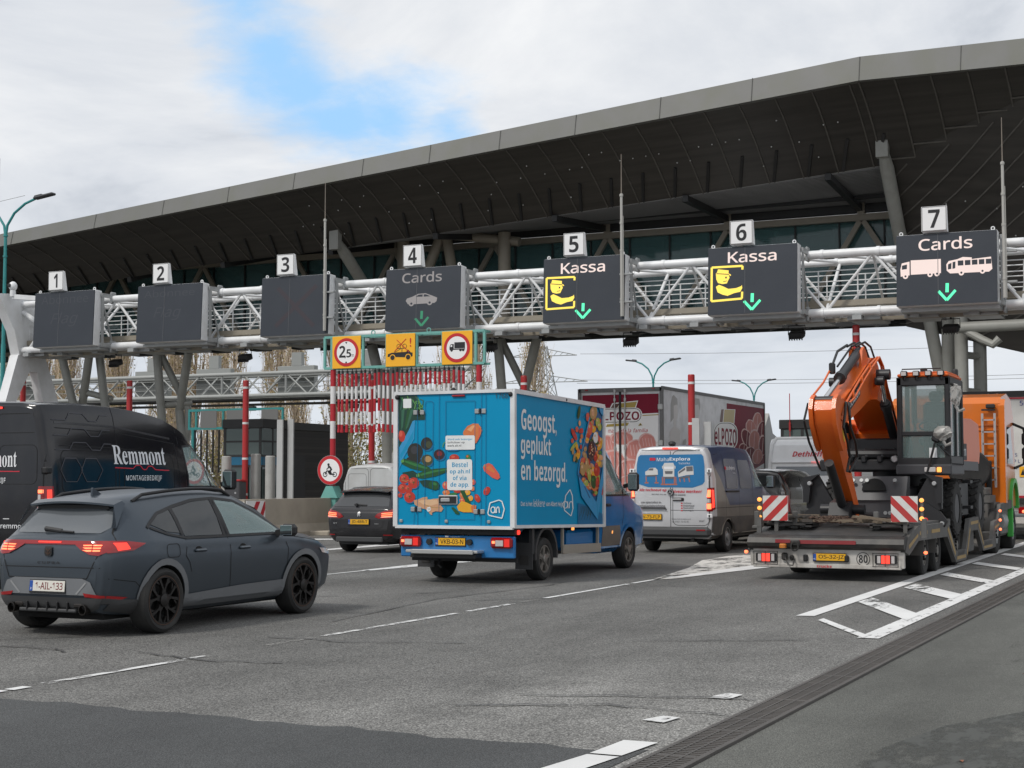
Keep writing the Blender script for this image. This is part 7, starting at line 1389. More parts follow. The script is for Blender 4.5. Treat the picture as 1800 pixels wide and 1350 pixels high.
def HP(pts, r, n): c = MB(); c.path(pts, r, n); XW(c, "hydraulic_hose", M_hose)
HP([(-5.95, 26.05, 2.93), (-5.92, 25.85, 2.75), (-5.93, 25.75, 2.5), (-5.92, 26.0, 2.25), (-5.93, 26.2, 2.0), (-5.97, 26.15, 1.75)], .024, 8); HP([(-5.92, 26.15, 2.93), (-5.88, 26.0, 2.7), (-5.88, 26.05, 2.5), (-5.87, 26.4, 2.25), (-5.88, 26.55, 2.0), (-5.95, 26.25, 1.75)], .024, 8)
for k in range(3): HP([(-6.05 - k * .1, 28.9, 3.88), (-6.1 - k * .1, 28.8, 4.1), (-6.12 - k * .1, 28.4, 4.16), (-6.2 - k * .08, 28.0, 4.05)], .02, 6)
HP([(-6.36, 28.0, 4.08), (-6.4, 27.4, 3.92), (-6.38, 26.95, 3.66)], .025, 6); HP([(-6.45, 25.45, 2.9), (-6.5, 25.35, 2.6), (-6.48, 25.6, 2.25), (-6.42, 26.1, 1.8)], .02, 6); HP([(-5.86, 29.6, 2.95), (-5.85, 30, 2.6), (-5.9, 30.6, 2.3)], .022, 6)

c = MB(); c.px([(26.45, 3.06), (27.36, 3.40), (27.36, 3.12), (26.45, 2.78)], -5.999, -5.992); nb = XW(c, 'name_panel', M_signk, 0)
c = MB(); d = V((0, .91, .335)).normalized(); c.text('DEVELON', (-5.989, 26.92, 2.99), d, (0, 0, 1), .15, .82, bold=.03); XW(c, 'lettering', M_lett, 0)
c = MB(); c.px([(26.18, 2.45), (26.28, 2.28), (26.36, 2.26), (26.3, 2.42), (26.22, 2.5)], -6.049, -6.044); XW(c, 'warning_label', mat('yellow_label', (.62, .42, .02), .5), 0)
c = MB(); c.px([(25.86, 2.78), (25.95, 2.72), (26.02, 2.45), (25.94, 2.5)], -6.049, -6.044); XW(c, 'reflector_label', M_lett, 0)
c = MB(); c.box((-5.86, 28.3, 3.42), (.14, .12, .14), None, .02); c.lathe((-5.8, 28.45, 3.55), (1, 0, 0), [(.1, -.12), (.1, .12)], 14); XW(c, 'work_lamp', M_xk)
# upper structure
c = MB(); c.bx(-7.15, -4.75, 29.0, 32.3, 1.78, 2.0, .03); c.bx(-6.75, -5.55, 29.2, 31.0, 1.9, 2.4, .03); c.tube((-6.7, 29.1, 2.1), (-5.6, 29.1, 2.1), .1, 10)
for x in (-6.55, -6.3, -6.0, -5.75): c.path([(x, 29.1, 2.2), (x + .06, 29.0, 2.05), (x, 29.15, 1.85)], .03, 6); c.box((x, 29.0, 2.0), (.1, .1, .12), None, .02)
XW(c, 'turntable_frame', M_xk)
c = MB(); c.k = 1
for x in (-6.6, -5.7): c.lathe((x, 28.93, 2.0), (0, -1, 0), [(.07, 0), (.07, .06), (.05, .08)], 12)
XW(c, 'hose_coupling', [M_xk, M_chr])
c = MB(); c.prism([(29.9, 1.95), (32.6, 1.95), (32.75, 2.2), (32.6, 2.75), (31.6, 2.83), (30.2, 2.8), (29.75, 2.5)], ((0, 0, 0), (0, 1, 0), (0, 0, 1), (1, 0, 0)), -7.15, -4.73); c.bx(-7.12, -6.62, 29.1, 30.0, 2.0, 2.7, .03); hood = XW(c, 'engine_hood', M_or, 25)
c = MB(); c.px([(29.95, 2.0), (31.0, 2.0), (31.0, 2.32), (30.7, 2.32)], -4.731, -4.724); c.k = 1; c.text('DX170', (-4.722, 30.65, 2.08), (0, 1, 0), (0, 0, 1), .14, .5, bold=.03); XW(c, 'decal', [M_signk, M_lett], 0)
c = MB(); c.px([(28.9, 1.80), (32.3, 1.8), (32.3, 1.98), (28.9, 1.98)], -4.78, -4.70); c.bx(-5.62, -4.62, 28.55, 30.0, 1.70, 1.90, .03); c.k = 1; c.box((-5.0, 28.53, 1.80), (.2, .04, .09), None, .01); c.k = 2; c.box((-4.84, 28.53, 1.80), (.08, .04, .09), None, .01); XW(c, 'side_skirt', [M_xg, M_lwh, M_amb])
# cab
cx0, cx1, cy0, cy1, cz0, cz1 = -5.60, -4.64, 28.6, 30.1, 1.9, 3.50
c = MB()
for x in (cx0 + .05, cx1 - .05):
    for y in (cy0 + .04, cy1 - .04): c.box((x, y, (cz0 + cz1) / 2), (.10, .08, cz1 - cz0), None, .02)
c.bx(cx0, cx1, cy0, cy0 + .08, cz1 - .16, cz1, .015); c.bx(cx0, cx1, cy0 + .01, cy0 + .08, 2.42, 2.50, .01); c.bx(cx0, cx1, cy0, cy0 + .1, cz0 - .02, cz0 + .12, .02)
for x in (cx0 + .05, cx1 - .05): c.bx(x - .05, x + .05, cy0, cy1, cz1 - .14, cz1, .02); c.bx(x - .045, x + .045, cy0, cy1, cz0, cz0 + .16, .02); c.bx(x - .04, x + .04, cy0 + .75, cy0 + .82, cz0, cz1, .01)
c.bx(cx0, cx1, cy1 - .06, cy1, cz0, 2.4, .01); XW(c, 'cab_frame', M_xk)
c = MB(); c.bx(cx0 + .02, cx1 - .02, cy0 - .02, cy1, cz1, cz1 + .06, .02); c.bx(cx0 + .05, cx1 - .05, cy0 + .1, cy1 - .05, cz1 + .05, cz1 + .10, .02); XW(c, 'cab_roof', M_or)
c = MB(); c.bx(cx0 + .1, cx1 - .1, cy0 + .03, cy0 + .04, 2.5, cz1 - .16); c.bx(cx0 + .1, cx1 - .1, cy0 + .03, cy0 + .04, cz0 + .12, 2.42); c.bx(cx1 - .05, cx1 - .04, cy0 + .08, cy1 - .08, cz0 + .16, cz1 - .14); c.bx(cx0 + .04, cx0 + .05, cy0 + .08, cy1 - .08, cz0 + .16, cz1 - .14); c.bx(cx0 + .1, cx1 - .1, cy1 - .04, cy1 - .03, 2.4, cz1 - .14); XW(c, 'cab_glass', M_xgl, 0)
c = MB(); c.box((-5.1, 29.6, 2.35), (.5, .5, .16), None, .05); c.box((-5.1, 29.85, 2.75), (.48, .14, .7), None, .06); c.box((-5.1, 29.85, 3.2), (.26, .1, .2), None, .04); c.box((-5.1, 29.6, 2.1), (.3, .3, .4)); XW(c, 'operator_seat', mat('wrapped_seat', (.12, .13, .13), .35, var=.3, vs=5))
c = MB(); c.ring(((-5.1, 29.05, 2.62), (1, 0, 0), (0, .85, .5), (0, -.5, .85)), .16, .185, -.012, .012, 24); c.tube((-5.1, 29.05, 2.62), (-5.1, 28.85, 2.05), .04, 8); c.box((-5.1, 28.95, 2.3), (.16, .1, .4), None, .03); c.tube((-5.4, 29.3, 2.5), (-5.4, 29.3, 2.75), .03, 6); c.tube((-4.85, 29.3, 2.5), (-4.85, 29.3, 2.75), .03, 6); XW(c, 'steering_column', M_xk)
for i in range(4): c = MB(); c.box((-5.45 + i * .22, cy0 - .03, cz1 + .06), (.12, .1, .1), None, .015); c.k = 1; c.box((-5.45 + i * .22, cy0 - .082, cz1 + .06), (.09, .01, .07)); c.k = 0; c.tube((-5.45 + i * .22, cy0, cz1 - .05), (-5.45 + i * .22, cy0, cz1 + .02), .03, 6); XW(c, 'roof_lamp', [M_xk, M_lwh])
c = MB(); c.lathe((-4.75, 29.9, cz1 + .08), (0, 0, 1), [(.06, 0), (.06, .1), (.05, .13)], 12); c.box((-5.15, 28.9, cz1 + .13), (.12, .1, .1), None, .02); c.path([(-5.5, cy0 + .05, cz1 + .08), (-5.5, cy0 + .05, cz1 + .15), (-4.8, cy0 + .05, cz1 + .15)], .012, 5); XW(c, 'beacon', M_xk)
c = MB(); c.path([(-4.66, 28.62, 2.05), (-4.9, 28.5, 2.3), (-5.05, 28.52, 1.75)], .025, 6); c.tube((-4.6, 28.6, 3.05), (-4.5, 28.5, 3.1), .02, 6); c.box((-4.85, 28.5, 2.42), (.16, .1, .26), MX.Rotation(R(25), 3, 'Y'), .03); XW(c, 'mirror_arm', M_xk)
random.seed(2)
for px_, py_, pz_, sx_, sz_ in ((-4.76, 28.47, 2.46, .18, .12), (-4.52, 28.47, 3.14, .10, .19)):
    c = MB(); c.sph((px_, py_, pz_), 1, 12, 8, (sx_, .08, sz_)); c.v = [tuple(a + random.uniform(-.03, .03) for a in q) for q in c.v]; c.path([(px_, py_, pz_ - sz_), (px_ + .06, py_, pz_ - sz_ - .1), (px_ + .16, py_, pz_ - sz_ - .06)], .03, 5); XW(c, 'plastic_wrap', M_film, 0)
c = MB(); c.bx(-5.02, -4.88, 28.585, 28.59, 2.02, 2.2); XW(c, 'paper_sheet', M_lett, 0)
# undercarriage
c = MB(); c.bx(-6.5, -5.4, 28.3, 33.4, 1.0, 1.5, .05); c.tube((-5.95, 31, 1.4), (-5.95, 31, 1.8), .6, 28); c.tube((-7.1, 29.85, 1.08), (-4.8, 29.85, 1.08), .14, 12); c.tube((-7.1, 32.8, 1.08), (-4.8, 32.8, 1.08), .14, 12); c.bx(-5.3, -4.85, 30.75, 31.9, .9, 1.6, .03); c.bx(-7.0, -6.6, 30.75, 31.9, .9, 1.6, .03)
for z in (1.05, 1.55): c.bx(-4.85, -4.7, 31.2, 31.5, z, z + .06)
XW(c, 'chassis', M_xk)
c = MB(); c.px([(28.0, 1.25), (28.25, 1.68), (28.45, 1.68), (28.45, 1.2)], -6.5, -5.35); c.bx(-6.55, -5.3, 28.05, 28.2, .92, 1.32, .02); c.k = 1
for x in (-6.3, -6.15, -6.05, -5.55): c.lathe((x, 28.1, 1.60), (0, -1, .4), [(.035, -.02), (.035, .03)], 10)
for x in (-5.72, -5.64): c.lathe((x, 28.06, 1.02), (0, -1, 0), [(.035, -.02), (.035, .02)], 10)
c.k = 2; c.ring(((-5.92, 28.06, 1.42), (1, 0, 0), (0, .3, 1), (0, -1, .3)), 0.001, .22, -.01, .012, 20, 0, 180); XW(c, 'stabiliser_beam', [M_xg, M_gal, M_hub])
for sg in (-1, 1):
    c = MB(); xo = -5.95 + sg * .45
    f_ = lambda pts: [(-5.95 + sg * a, b_) for a, b_ in pts]
    c.py(f_([(.62, 1.12), (.95, 1.22), (1.2, 1.05), (1.33, .88), (1.28, .78), (1.1, .78), (.62, .86)]), 28.0, 28.12); c.py(f_([(.72, 1.2), (1.0, 1.7), (1.2, 1.66), (1.22, 1.1), (1.0, 1.0)]), 28.08, 28.2); c.py(f_([(.95, 1.72), (1.25, 1.66), (1.25, 1.2), (1.15, 1.2), (1.1, 1.6)]), 27.95, 28.06)
    c.k = 1
    for a, b_ in ((1.12, 1.55), (1.12, .86), (1.24, .84)): c.lathe((-5.95 + sg * a, 28.0, b_), (0, -1, 0), [(.04, -.02), (.04, .09), (.03, .1)], 12)
    c.k = 2; c.lathe((-5.95 + sg * .95, 28.0, .90), (0, -1, 0), [(.045, -.02), (.045, .03), (.035, .035)], 12); XW(c, 'stabiliser_leg', [M_xk, M_chr, mat('lamp_red_dull', (.35, .01, .015), .25, emit=(1, .03, .03), es=.25)])
tw = MB(); tw.lathe((0, 0, 0), (1, 0, 0), [(.28, -.14), (.36, -.15), (.49, -.14), (.53, -.10), (.53, .10), (.49, .14), (.36, .15), (.28, .14)], 36, False)
for i in range(20):
    a = 2 * math.pi * i / 20
    for sg in (-1, 1):
        q = MX.Rotation(a + (math.pi / 20 if sg > 0 else 0), 4, 'X'); tw.X = q; tw.box((sg * .075, 0, .54), (.15, .055, .05), MX.Rotation(R(28 * sg), 3, 'Z'), .008); tw.X = None
tw.k = 1; tw.lathe((0, 0, 0), (1, 0, 0), [(.28, .13), (.26, .05), (.12, .04), (.1, .1), (.02, .1)], 24); t_o = tw.build('wheel', [M_tyre, M_xg]); twm = t_o.data; bpy.data.objects.remove(t_o)
for y in (29.85, 32.8):
    for x, r_ in ((-4.88, 0), (-7.02, math.pi), (-5.24, 0), (-6.66, math.pi)):
        o = link('wheel', twm, xc, V((x, y, 1.08)) - V(xc.location)); o.rotation_euler = (.2 * y, 0, r_)
# ================================================================ TRACTOR UNIT
M_tor = mat('tractor_orange', (.62, .145, .006), .3, coat=.4, var=.05, dirt=.15, dc=(.3, .12, .03)); M_grn = mat('bright_green', (.06, .42, .07), .4)
tu = thing('tractor_unit', 'orange lorry tractor with a ladder on its cab back and green front wheel arches', 'lorry', (-5.95, 36, 0))
c = MB(); c.px([(36.1, 1.0), (36.1, 3.35), (36.3, 3.5), (37.2, 3.62), (38.0, 3.5), (38.35, 3.1), (38.5, 2.3), (38.55, 1.0)], -7.17, -4.76); WW(c, 'cab', M_tor, tu, 25)
for x0 in (-4.80, -7.24): c = MB(); c.px([(36.08, 1.1), (36.08, 3.3), (36.2, 3.45), (36.35, 3.45), (36.35, 1.1)], x0, x0 + .14); WW(c, 'side_deflector', M_tor, tu)
c = MB(); [c.box((-5.6, 36.085, z), (1.6, .03, .05), None, .01) for z in (2.75, 2.85, 1.9)]; c.text('VA', (-5.62, 36.094, 2.95), (1, 0, 0), (0, 0, 1), .2, .55); WW(c, 'cab_rib', M_tor, tu)
c = MB(); c.px([(36.75, 2.0), (36.75, 2.85), (37.8, 2.85), (38.2, 2.0)], -4.765, -4.752); WW(c, 'side_window', M_gls, tu)
c = MB(); c.ring(((-4.75, 38.0, 1.0), (0, 1, 0), (0, 0, 1), (1, 0, 0)), .56, .66, -.05, .06, 24, -5, 185); c.bx(-4.82, -4.68, 37.36, 37.44, .3, 1.0, .02); WW(c, 'wheel_arch', M_grn, tu)
c = MB(); c.ring(((-7.17, 38.0, 1.0), (0, 1, 0), (0, 0, 1), (1, 0, 0)), .56, .66, -.05, .06, 24, -5, 185); WW(c, 'wheel_arch', M_grn, tu)
for z in (2.55, 2.2): 
    c = MB(); c.box((-4.5, 38.6, z + .05), (.2, .14, .30), None, .04); WW(c, 'wing_mirror', M_black, tu)
c = MB(); c.path([(-4.75, 38.2, 2.95), (-4.55, 38.55, 2.85), (-4.5, 38.6, 2.6), (-4.55, 38.55, 2.0), (-4.74, 38.3, 1.9)], .035, 8); WW(c, 'mirror_arm', M_black, tu)
c = MB(); c.bx(-7.1, -6.9, 35.0, 37, .35, .95, .04); c.bx(-5.05, -4.78, 36.1, 37.3, .35, .98, .06); c.k = 1; c.tube((-4.92, 35.9, .68), (-4.92, 36.6, .68), .24, 16); c.k = 0; c.bx(-6.5, -5.4, 34.6, 39, .7, 1.0); WW(c, 'fuel_tank', [mat('tank_grey', (.16, .155, .15), .5, .4, dirt=.4), M_gal], tu)
c = MB()
for x in (-5.13, -4.86): c.beam((x, 35.98, 1.45), (x, 35.98, 3.12), .05, .04, (0, 1, 0))
for i in range(6): c.beam((-5.13, 35.98, 1.62 + i * .27), (-4.86, 35.98, 1.62 + i * .27), .04, .03)
o = WW(c, 'ladder', M_chr, tu)
c = MB(); c.lathe((-5.4, 35.7, 1.85), (.3, -1, 0), [(.2, -.12), (.42, -.13), (.46, -.06), (.46, .06), (.42, .13), (.2, .12)], 28); c.box((-5.0, 35.95, 1.6), (.12, .08, .9), None, .02); c.box((-5.2, 35.95, 1.5), (.1, .08, .7), None, .02); WW(c, 'spare_wheel', M_tyre, tu)
c = MB(); c.box((-4.95, 36.0, 3.28), (.2, .12, .1), None, .02); c.box((-5.0, 36.0, 3.2), (.3, .05, .04)); WW(c, 'work_lamp', M_black, tu)
c = MB(); c.bx(-6.6, -4.85, 34.9, 35.8, 1.12, 1.28); c.bx(-6.4, -5.2, 35.0, 35.6, 1.28, 1.42, .02); c.bx(-5.2, -4.95, 35.2, 35.9, 1.28, 1.45, .02); WW(c, 'rear_platform', M_ll, tu, 0)
wtu = wheel_meshes(.5, .32, .29, 'truck', M_gal)
for y in (35.3, 38.9):
    yy = y if y < 37 else 38.55
    put_wheel(tu, wtu, 1.03, y - 36 if y < 37 else 2.0, True); put_wheel(tu, wtu, -1.03, y - 36 if y < 37 else 2.0, False)
# ================================================================ WHITE CURTAIN TRAILER
wt = thing('white_semi_trailer', 'white semi trailer with blue lettering ahead of the orange lorry', 'trailer', (-6.02, 43.2, 0))
c = MB(); c.bx(-7.3, -4.75, 43.2, 54, 1.1, 4.0, .02); WW(c, 'box_body', mat('trailer_white', (.62, .61, .58), .4, var=.05, dirt=.2), wt, 0)
c = MB(); c.bx(-7.3, -4.74, 43.15, 43.25, 3.86, 4.02); c.bx(-7.3, -4.74, 43.15, 43.25, 1.0, 1.12); WW(c, 'rear_frame', M_dark, wt, 0)
c = MB(); c.bx(-7.2, -4.8, 43.16, 43.195, 3.80, 3.84); c.bx(-7.2, -4.8, 43.16, 43.195, 1.14, 1.2); c.bx(-4.98, -4.8, 43.18, 43.196, 1.3, 2.2); c.k = 1; c.bx(-4.94, -4.84, 43.17, 43.19, 1.36, 2.14); WW(c, 'red_border', [mat('border_red', (.4, .015, .03), .4), M_yel], wt, 0)
c = MB()
for x in (-5.98, -5.75): c.tube((x, 43.14, 1.1), (x, 43.14, 3.95), .022, 8); c.box((x, 43.15, 3.88), (.06, .06, .12), None, .01)
WW(c, 'door_gear', M_gal, wt)
c = MB(); c.text('5076', (-5.18, 43.19, 3.62), (1, 0, 0), (0, 0, 1), .13, .42, 'l', bold=.01); c.text('C', (-5.5, 43.19, 3.1), (1, 0, 0), (0, 0, 1), .16, .13); c.text('S', (-5.3, 43.19, 2.25), (1, 0, 0), (0, 0, 1), .09); c.text('P L', (-5.28, 43.19, 2.08), (1, 0, 0), (0, 0, 1), .09); c.text('P', (-5.27, 43.19, 1.9), (1, 0, 0), (0, 0, 1), .09); WW(c, 'lettering', mat('navy_print', (.012, .03, .2), .5), wt, 0)
c = MB(); c.bx(-5.22, -5.05, 43.18, 43.19, 1.7, 1.98); c.k = 1; c.add([(-5.19, 43.176, 1.75), (-5.08, 43.176, 1.75), (-5.12, 43.176, 1.93)], [(0, 1, 2)]); WW(c, 'warning_label', [M_yel, M_signk], wt, 0)
c = MB(); c.bx(-7.2, -4.8, 43.1, 43.2, .45, .62, .01); c.bx(-7.0, -5, 43.3, 54, .8, 1.0); WW(c, 'under_run_bar', M_lwb, wt)
c = MB(); c.bx(-5.25, -4.82, 43.06, 43.1, .72, .9, .01); c.k = 1; c.sph((-5.12, 43.05, .78), .04); c.sph((-4.9, 43.05, .8), .04); WW(c, 'tail_light', [M_lred, M_lhot], wt)
for y in (1.4, 2.7, 4.0): put_wheel(wt, wtu, 1.02, y, True); put_wheel(wt, wtu, -1.02, y, False)
# ================================================================ LANE FURNITURE
isl = [-34.2, -29.5, -24.75, -19.7, -14.3, -9.3]
k_ = MB()
for x in isl: k_.bx(x - .75, x + .75, 36.5 if x > -20 else 38.5, 62, -.02, .13, .03)
o = k_.build('kerb', M_conc, None, 20); o['kind'] = 'structure'
def stripes(mb, x, y, z0, z1, r, ln, k0=0, n=12):
    z = z1; k = k0
    while z > z0 + .01:
        zn = max(z0, z - ln); mb.k = k; mb.lathe((x, y, zn), (0, 0, 1), [(r, 0), (r, z - zn)], n, True); z = zn; k = 1 - k
hf = thing('height_limit_frame', 'teal height limit frame with three amber signs and a curtain of red and white bars', 'height barrier', (-22.3, 40, 0))
M_bw = mat('bar_white', (.68, .68, .68), .45, dirt=.25, dc=(.45, .43, .4)); M_br = mat('bar_red', (.40, .012, .022), .45, var=.12)
c = MB(); xa, xb = -25.1, -19.66
for z in (5.02, 5.97): c.beam((xa, 40, z), (xb, 40, z), .09, .075); c.beam((xa, 40.35, z), (xb, 40.35, z), .06, .06)
for x in (xa, xa + .25, xa + .42, xb, xb - .28, xb - .42, -23.75, -22.92, -21.9, -21.02): c.beam((x, 40, 5.02), (x, 40, 5.97), .075, .075, (0, 1, 0)); c.beam((x, 40, 5.97), (x, 40.35, 5.97), .05, .05)
for x in (-23.4, -21.5): c.ring(((x, 40, 6.06), (1, 0, 0), (0, 0, 1), (0, 1, 0)), .05, .075, -.012, .012, 14)
WW(c, 'frame', M_tealp, hf)
for x in (-24.83, -19.86):
    c = MB(); stripes(c, x, 40.05, .6, 5.0, .085, .53); WW(c, 'pole', [M_br, M_bw], hf); c = MB(); c.prism([(-.3, .0), (.3, .0), (.11, .36), (-.11, .36)], ((x, 40.05, 1.08), (1, 0, 0), (0, 0, 1), (0, 1, 0)), -.2, .2); c.bx(x - .2, x + .2, 39.9, 40.2, .1, 1.08); WW(c, 'foot', M_tealp, hf)
c = MB(); stripes(c, 0, 0, -1.75, -.0, .042, .385, 0, 10); c.k = 2; c.lathe((0, 0, 0), (0, 0, 1), [(.038, 0), (.036, .09)], 10); c.tube((0, 0, .05), (0, 0, .2), .012, 6); c.k = 0; c.lathe((0, 0, -1.78), (0, 0, 1), [(.052, 0), (.052, .09)], 10)
tb0 = c.build('hanging_bar', [M_br, M_bw, M_black], hf); random.seed(6)
for i in range(28):
    o = tb0 if i == 0 else tb0.copy()
    if i: COL.objects.link(o)
    o.location = (-24.62 + i * .158 + 22.3, .02 + random.uniform(-.03, .03), 4.83 + random.uniform(-.025, .025)); o.rotation_euler = (random.uniform(-.012, .012), random.uniform(-.012, .012), 0)
def sgn(x0, x1, nm):
    c = MB(); c.box(((x0 + x1) / 2, 39.93, 5.49), (x1 - x0, .03, .98), None, .008); return WW(c, nm, M_yel, hf)
RED, WHT, BLK = M_signr, M_signw, M_signk
def disc(p, x, z, r, y=39.91, root=None):
    c = MB(); fr = ((x, y, z), (1, 0, 0), (0, 0, 1), (0, -1, 0)); c.ring(fr, .001, r * .80, 0, .003, 36); c.k = 1; c.ring(fr, r * .78, r, 0, .005, 40); return c
s1 = sgn(-24.79, -23.79, 'height_sign'); c = disc(s1, -24.29, 5.49, .43); c.k = 2; c.text('2', (-24.43, 39.904, 5.33), (1, 0, 0), (0, 0, 1), .36, .22, bold=.03); c.text(',', (-24.325, 39.904, 5.30), (1, 0, 0), (0, 0, 1), .08); c.text('5', (-24.20, 39.904, 5.33), (1, 0, 0), (0, 0, 1), .25, .16, bold=.03); c.text('m', (-24.07, 39.904, 5.34), (1, 0, 0), (0, 0, 1), .08)
c.add([(-24.33, 39.904, 5.80), (-24.25, 39.904, 5.80), (-24.29, 39.904, 5.74)], [(0, 2, 1)]); c.add([(-24.33, 39.904, 5.16), (-24.25, 39.904, 5.16), (-24.29, 39.904, 5.22)], [(0, 1, 2)]); o = c.build('pictogram', [WHT, RED, BLK], s1, 0)
s2 = sgn(-22.92, -21.92, 'roof_load_sign'); c = MB(); F2 = lambda pts: [(-22.92 + x, 39.911, 5.0 + z) for x, z in pts]
def pg(pts): c.add(F2(pts), [tuple(range(len(pts)))])
pg([(.07, .30), (.85, .26), (.92, .30), (.92, .40), (.86, .41), (.76, .50), (.70, .42), (.30, .42), (.22, .42), (.08, .38)][::1]); pg([(.26, .41), (.32, .42), (.72, .43), (.80, .42)][::-1])
for x in (.24, .77): c.ring(((-22.92 + x, 39.912, 5.27), (1, 0, 0), (0, 0, 1), (0, -1, 0)), .001, .075, 0, .004, 16); c.k = 2; c.ring(((-22.92 + x, 39.912, 5.27), (1, 0, 0), (0, 0, 1), (0, -1, 0)), .075, .1, 0, .002, 16); c.k = 0
for x in (.45, .65): c.ring(((-22.92 + x, 39.911, 5.60), (1, 0, 0), (0, 0, 1), (0, -1, 0)), .06, .072, 0, .002, 16)
pg([(.30, .43), (.31, .42), (.52, .52), (.51, .53)]); pg([(.55, .43), (.57, .43), (.57, .54), (.55, .54)]); pg([(.4, .53), (.7, .53), (.7, .545), (.4, .545)]); c.k = 1
def ln(a, b_, w_):
    d = V((b_[0] - a[0], b_[1] - a[1])).normalized(); n_ = V((-d.y, d.x)) * w_ / 2; c.add([(-22.92 + q.x, 39.906, 5.0 + q.y) for q in (V(a) + n_, V(b_) + n_, V(b_) - n_, V(a) - n_)], [(3, 2, 1, 0)])
ln((.38, .80), (.80, .42), .02); ln((.70, .82), (.30, .45), .02); c.text('!', (-22.07, 39.906, 5.58), (1, 0, 0), (0, 0, 1), .26, .05, bold=.03); c.build('pictogram', [BLK, RED, M_yel], s2, 0)
s3 = sgn(-21.02, -20.02, 'no_lorry_sign'); c = disc(s3, -20.52, 5.49, .43); c.k = 2
for pts in ([(-.08, -.02), (.27, -.02), (.27, .16), (-.08, .16)], [(-.24, -.04), (-.10, -.04), (-.10, .11), (-.2, .11), (-.24, .03)], [(-.24, -.06), (.27, -.06), (.27, -.03), (-.24, -.03)]): c.add([(-20.52 + x, 39.904, 5.49 + z) for x, z in pts], [tuple(range(len(pts)))])
for x in (-.17, .12, .21): c.ring(((-20.52 + x, 39.905, 5.42), (1, 0, 0), (0, 0, 1), (0, -1, 0)), .001, .042, 0, .002, 14)
c.k = 0; c.add([(-20.52 + x, 39.902, 5.49 + z) for x, z in [(-.21, .03), (-.15, .03), (-.15, .085), (-.19, .085)]], [(0, 1, 2, 3)]); c.build('pictogram', [WHT, RED, BLK], s3, 0)
def bike_sign(name, x, y, z, lab, r=.435, post=True):
    t = thing(name, lab, 'sign', (x, y, 0)); c = disc(None, 0, z, r, 0.0); c.k = 2
    for dx in (-.17, .17): c.ring(((dx, -.005, z - .13), (1, 0, 0), (0, 0, 1), (0, -1, 0)), .055, .078, 0, .003, 20)
    def lp(pts, w_):
        for a, b_ in zip(pts, pts[1:]):
            d = V((b_[0] - a[0], b_[1] - a[1])).normalized(); n_ = V((-d.y, d.x)) * w_ / 2; c.add([(q.x, -.008, z + q.y) for q in (V(a) + n_, V(b_) + n_, V(b_) - n_, V(a) - n_)], [(3, 2, 1, 0)])
    lp([(-.17, -.13), (-.11, -.02), (.02, -.03), (.06, -.12), (.17, -.13)], .035); lp([(-.06, -.04), (.0, -.12), (.07, -.12)], .05); lp([(.06, .0), (.0, .10), (-.07, .11)], .06); lp([(-.04, .08), (-.12, .02)], .03); lp([(.05, .0), (-.02, -.03), (.02, -.1)], .045); c.ring(((-.05, -.008, z + .17), (1, 0, 0), (0, 0, 1), (0, -1, 0)), .001, .04, 0, .002, 14)
    c.k = 3; c.ring(((0, .0, z), (1, 0, 0), (0, 0, 1), (0, 1, 0)), .001, r + .012, 0.001, .03, 36); c.build('sign_disc', [WHT, RED, BLK, M_gal], t)
    if post: c = MB(); c.tube((0, .06, 0), (0, .06, z + .3), .045, 10); c.build('post', M_gal, t)
bike_sign('no_motorcycles_sign', -24.83, 39.9, 1.92, 'round no motorcycles sign at the foot of the striped pole', .435, False)
bike_sign('no_motorcycles_sign', -32.5, 43.4, 1.92, 'round no motorcycles sign seen through the cab window of the black van')
rp = None
for x, zt2, z0, lab in ((-39.4, 5.28, .1, 'slim red pole between the legs of the white gantry pylon'), (-34.6, 5.04, .1, 'slim red pole rising behind the roof of the black van'), (-29.75, 4.91, .12, 'slim red pole in front of the dark toll booth'), (-24.9, 4.78, .12, 'slim red pole behind the hanging red and white bars'), (-19.55, 4.77, .12, 'slim red pole showing above the right edge of the blue truck'), (-14.2, 4.65, .12, 'slim red pole in front of the refrigerated trailer'), (-9.4, 5.88, .12, 'slim red pole standing behind the excavator boom, tallest of the red poles')):
    t = thing('red_pole', lab, 'pole', (x, 42.5, 0), 0, 'red poles on the lane islands'); c = MB(); c.tube((0, 0, z0), (0, 0, zt2), .10, 14); c.lathe((0, 0, zt2), (0, 0, 1), [(.1, 0), (.085, .03)], 14); c.build('shaft', M_red, t)
    z = zt2 - .22
    while z > z0 + .3: c = MB(); c.lathe((0, 0, z), (0, 0, 1), [(.104, -.035), (.104, .035)], 14); c.build('white_band', M_bw, t); z -= 1.18
t = thing('concrete_barrier', 'long beige concrete barrier with a red and white end beside the black van', 'barrier', (-24.95, 42, 0))
c = MB(); c.py([(-.32, 0), (.32, 0), (.32, .12), (.2, .35), (.16, 1.08), (-.16, 1.08), (-.2, .35), (-.32, .12)], -6.6, 9); c.build('wall', M_conc, t, 20)
c = MB(); c.add([(-.25, -6.62, .3), (.25, -6.62, .3), (.17, -6.62, 1.02), (-.17, -6.62, 1.02)], [(0, 1, 2, 3)]); c.box((.19, -6.1, .70), (.03, .9, .68)); c.k = 1; c.add([(.21, -6.5, .4), (.21, -6.3, .4), (.21, -5.9, 1.02), (.21, -6.1, 1.02)], [(0, 1, 2, 3)]); c.add([(.21, -6.05, .4), (.21, -5.85, .4), (.21, -5.66, .8), (.21, -5.66, 1.02), (.21, -5.7, 1.02)], [(0, 1, 2, 3, 4)]); c.build('end_marker', [M_bw, M_br], t, 0)
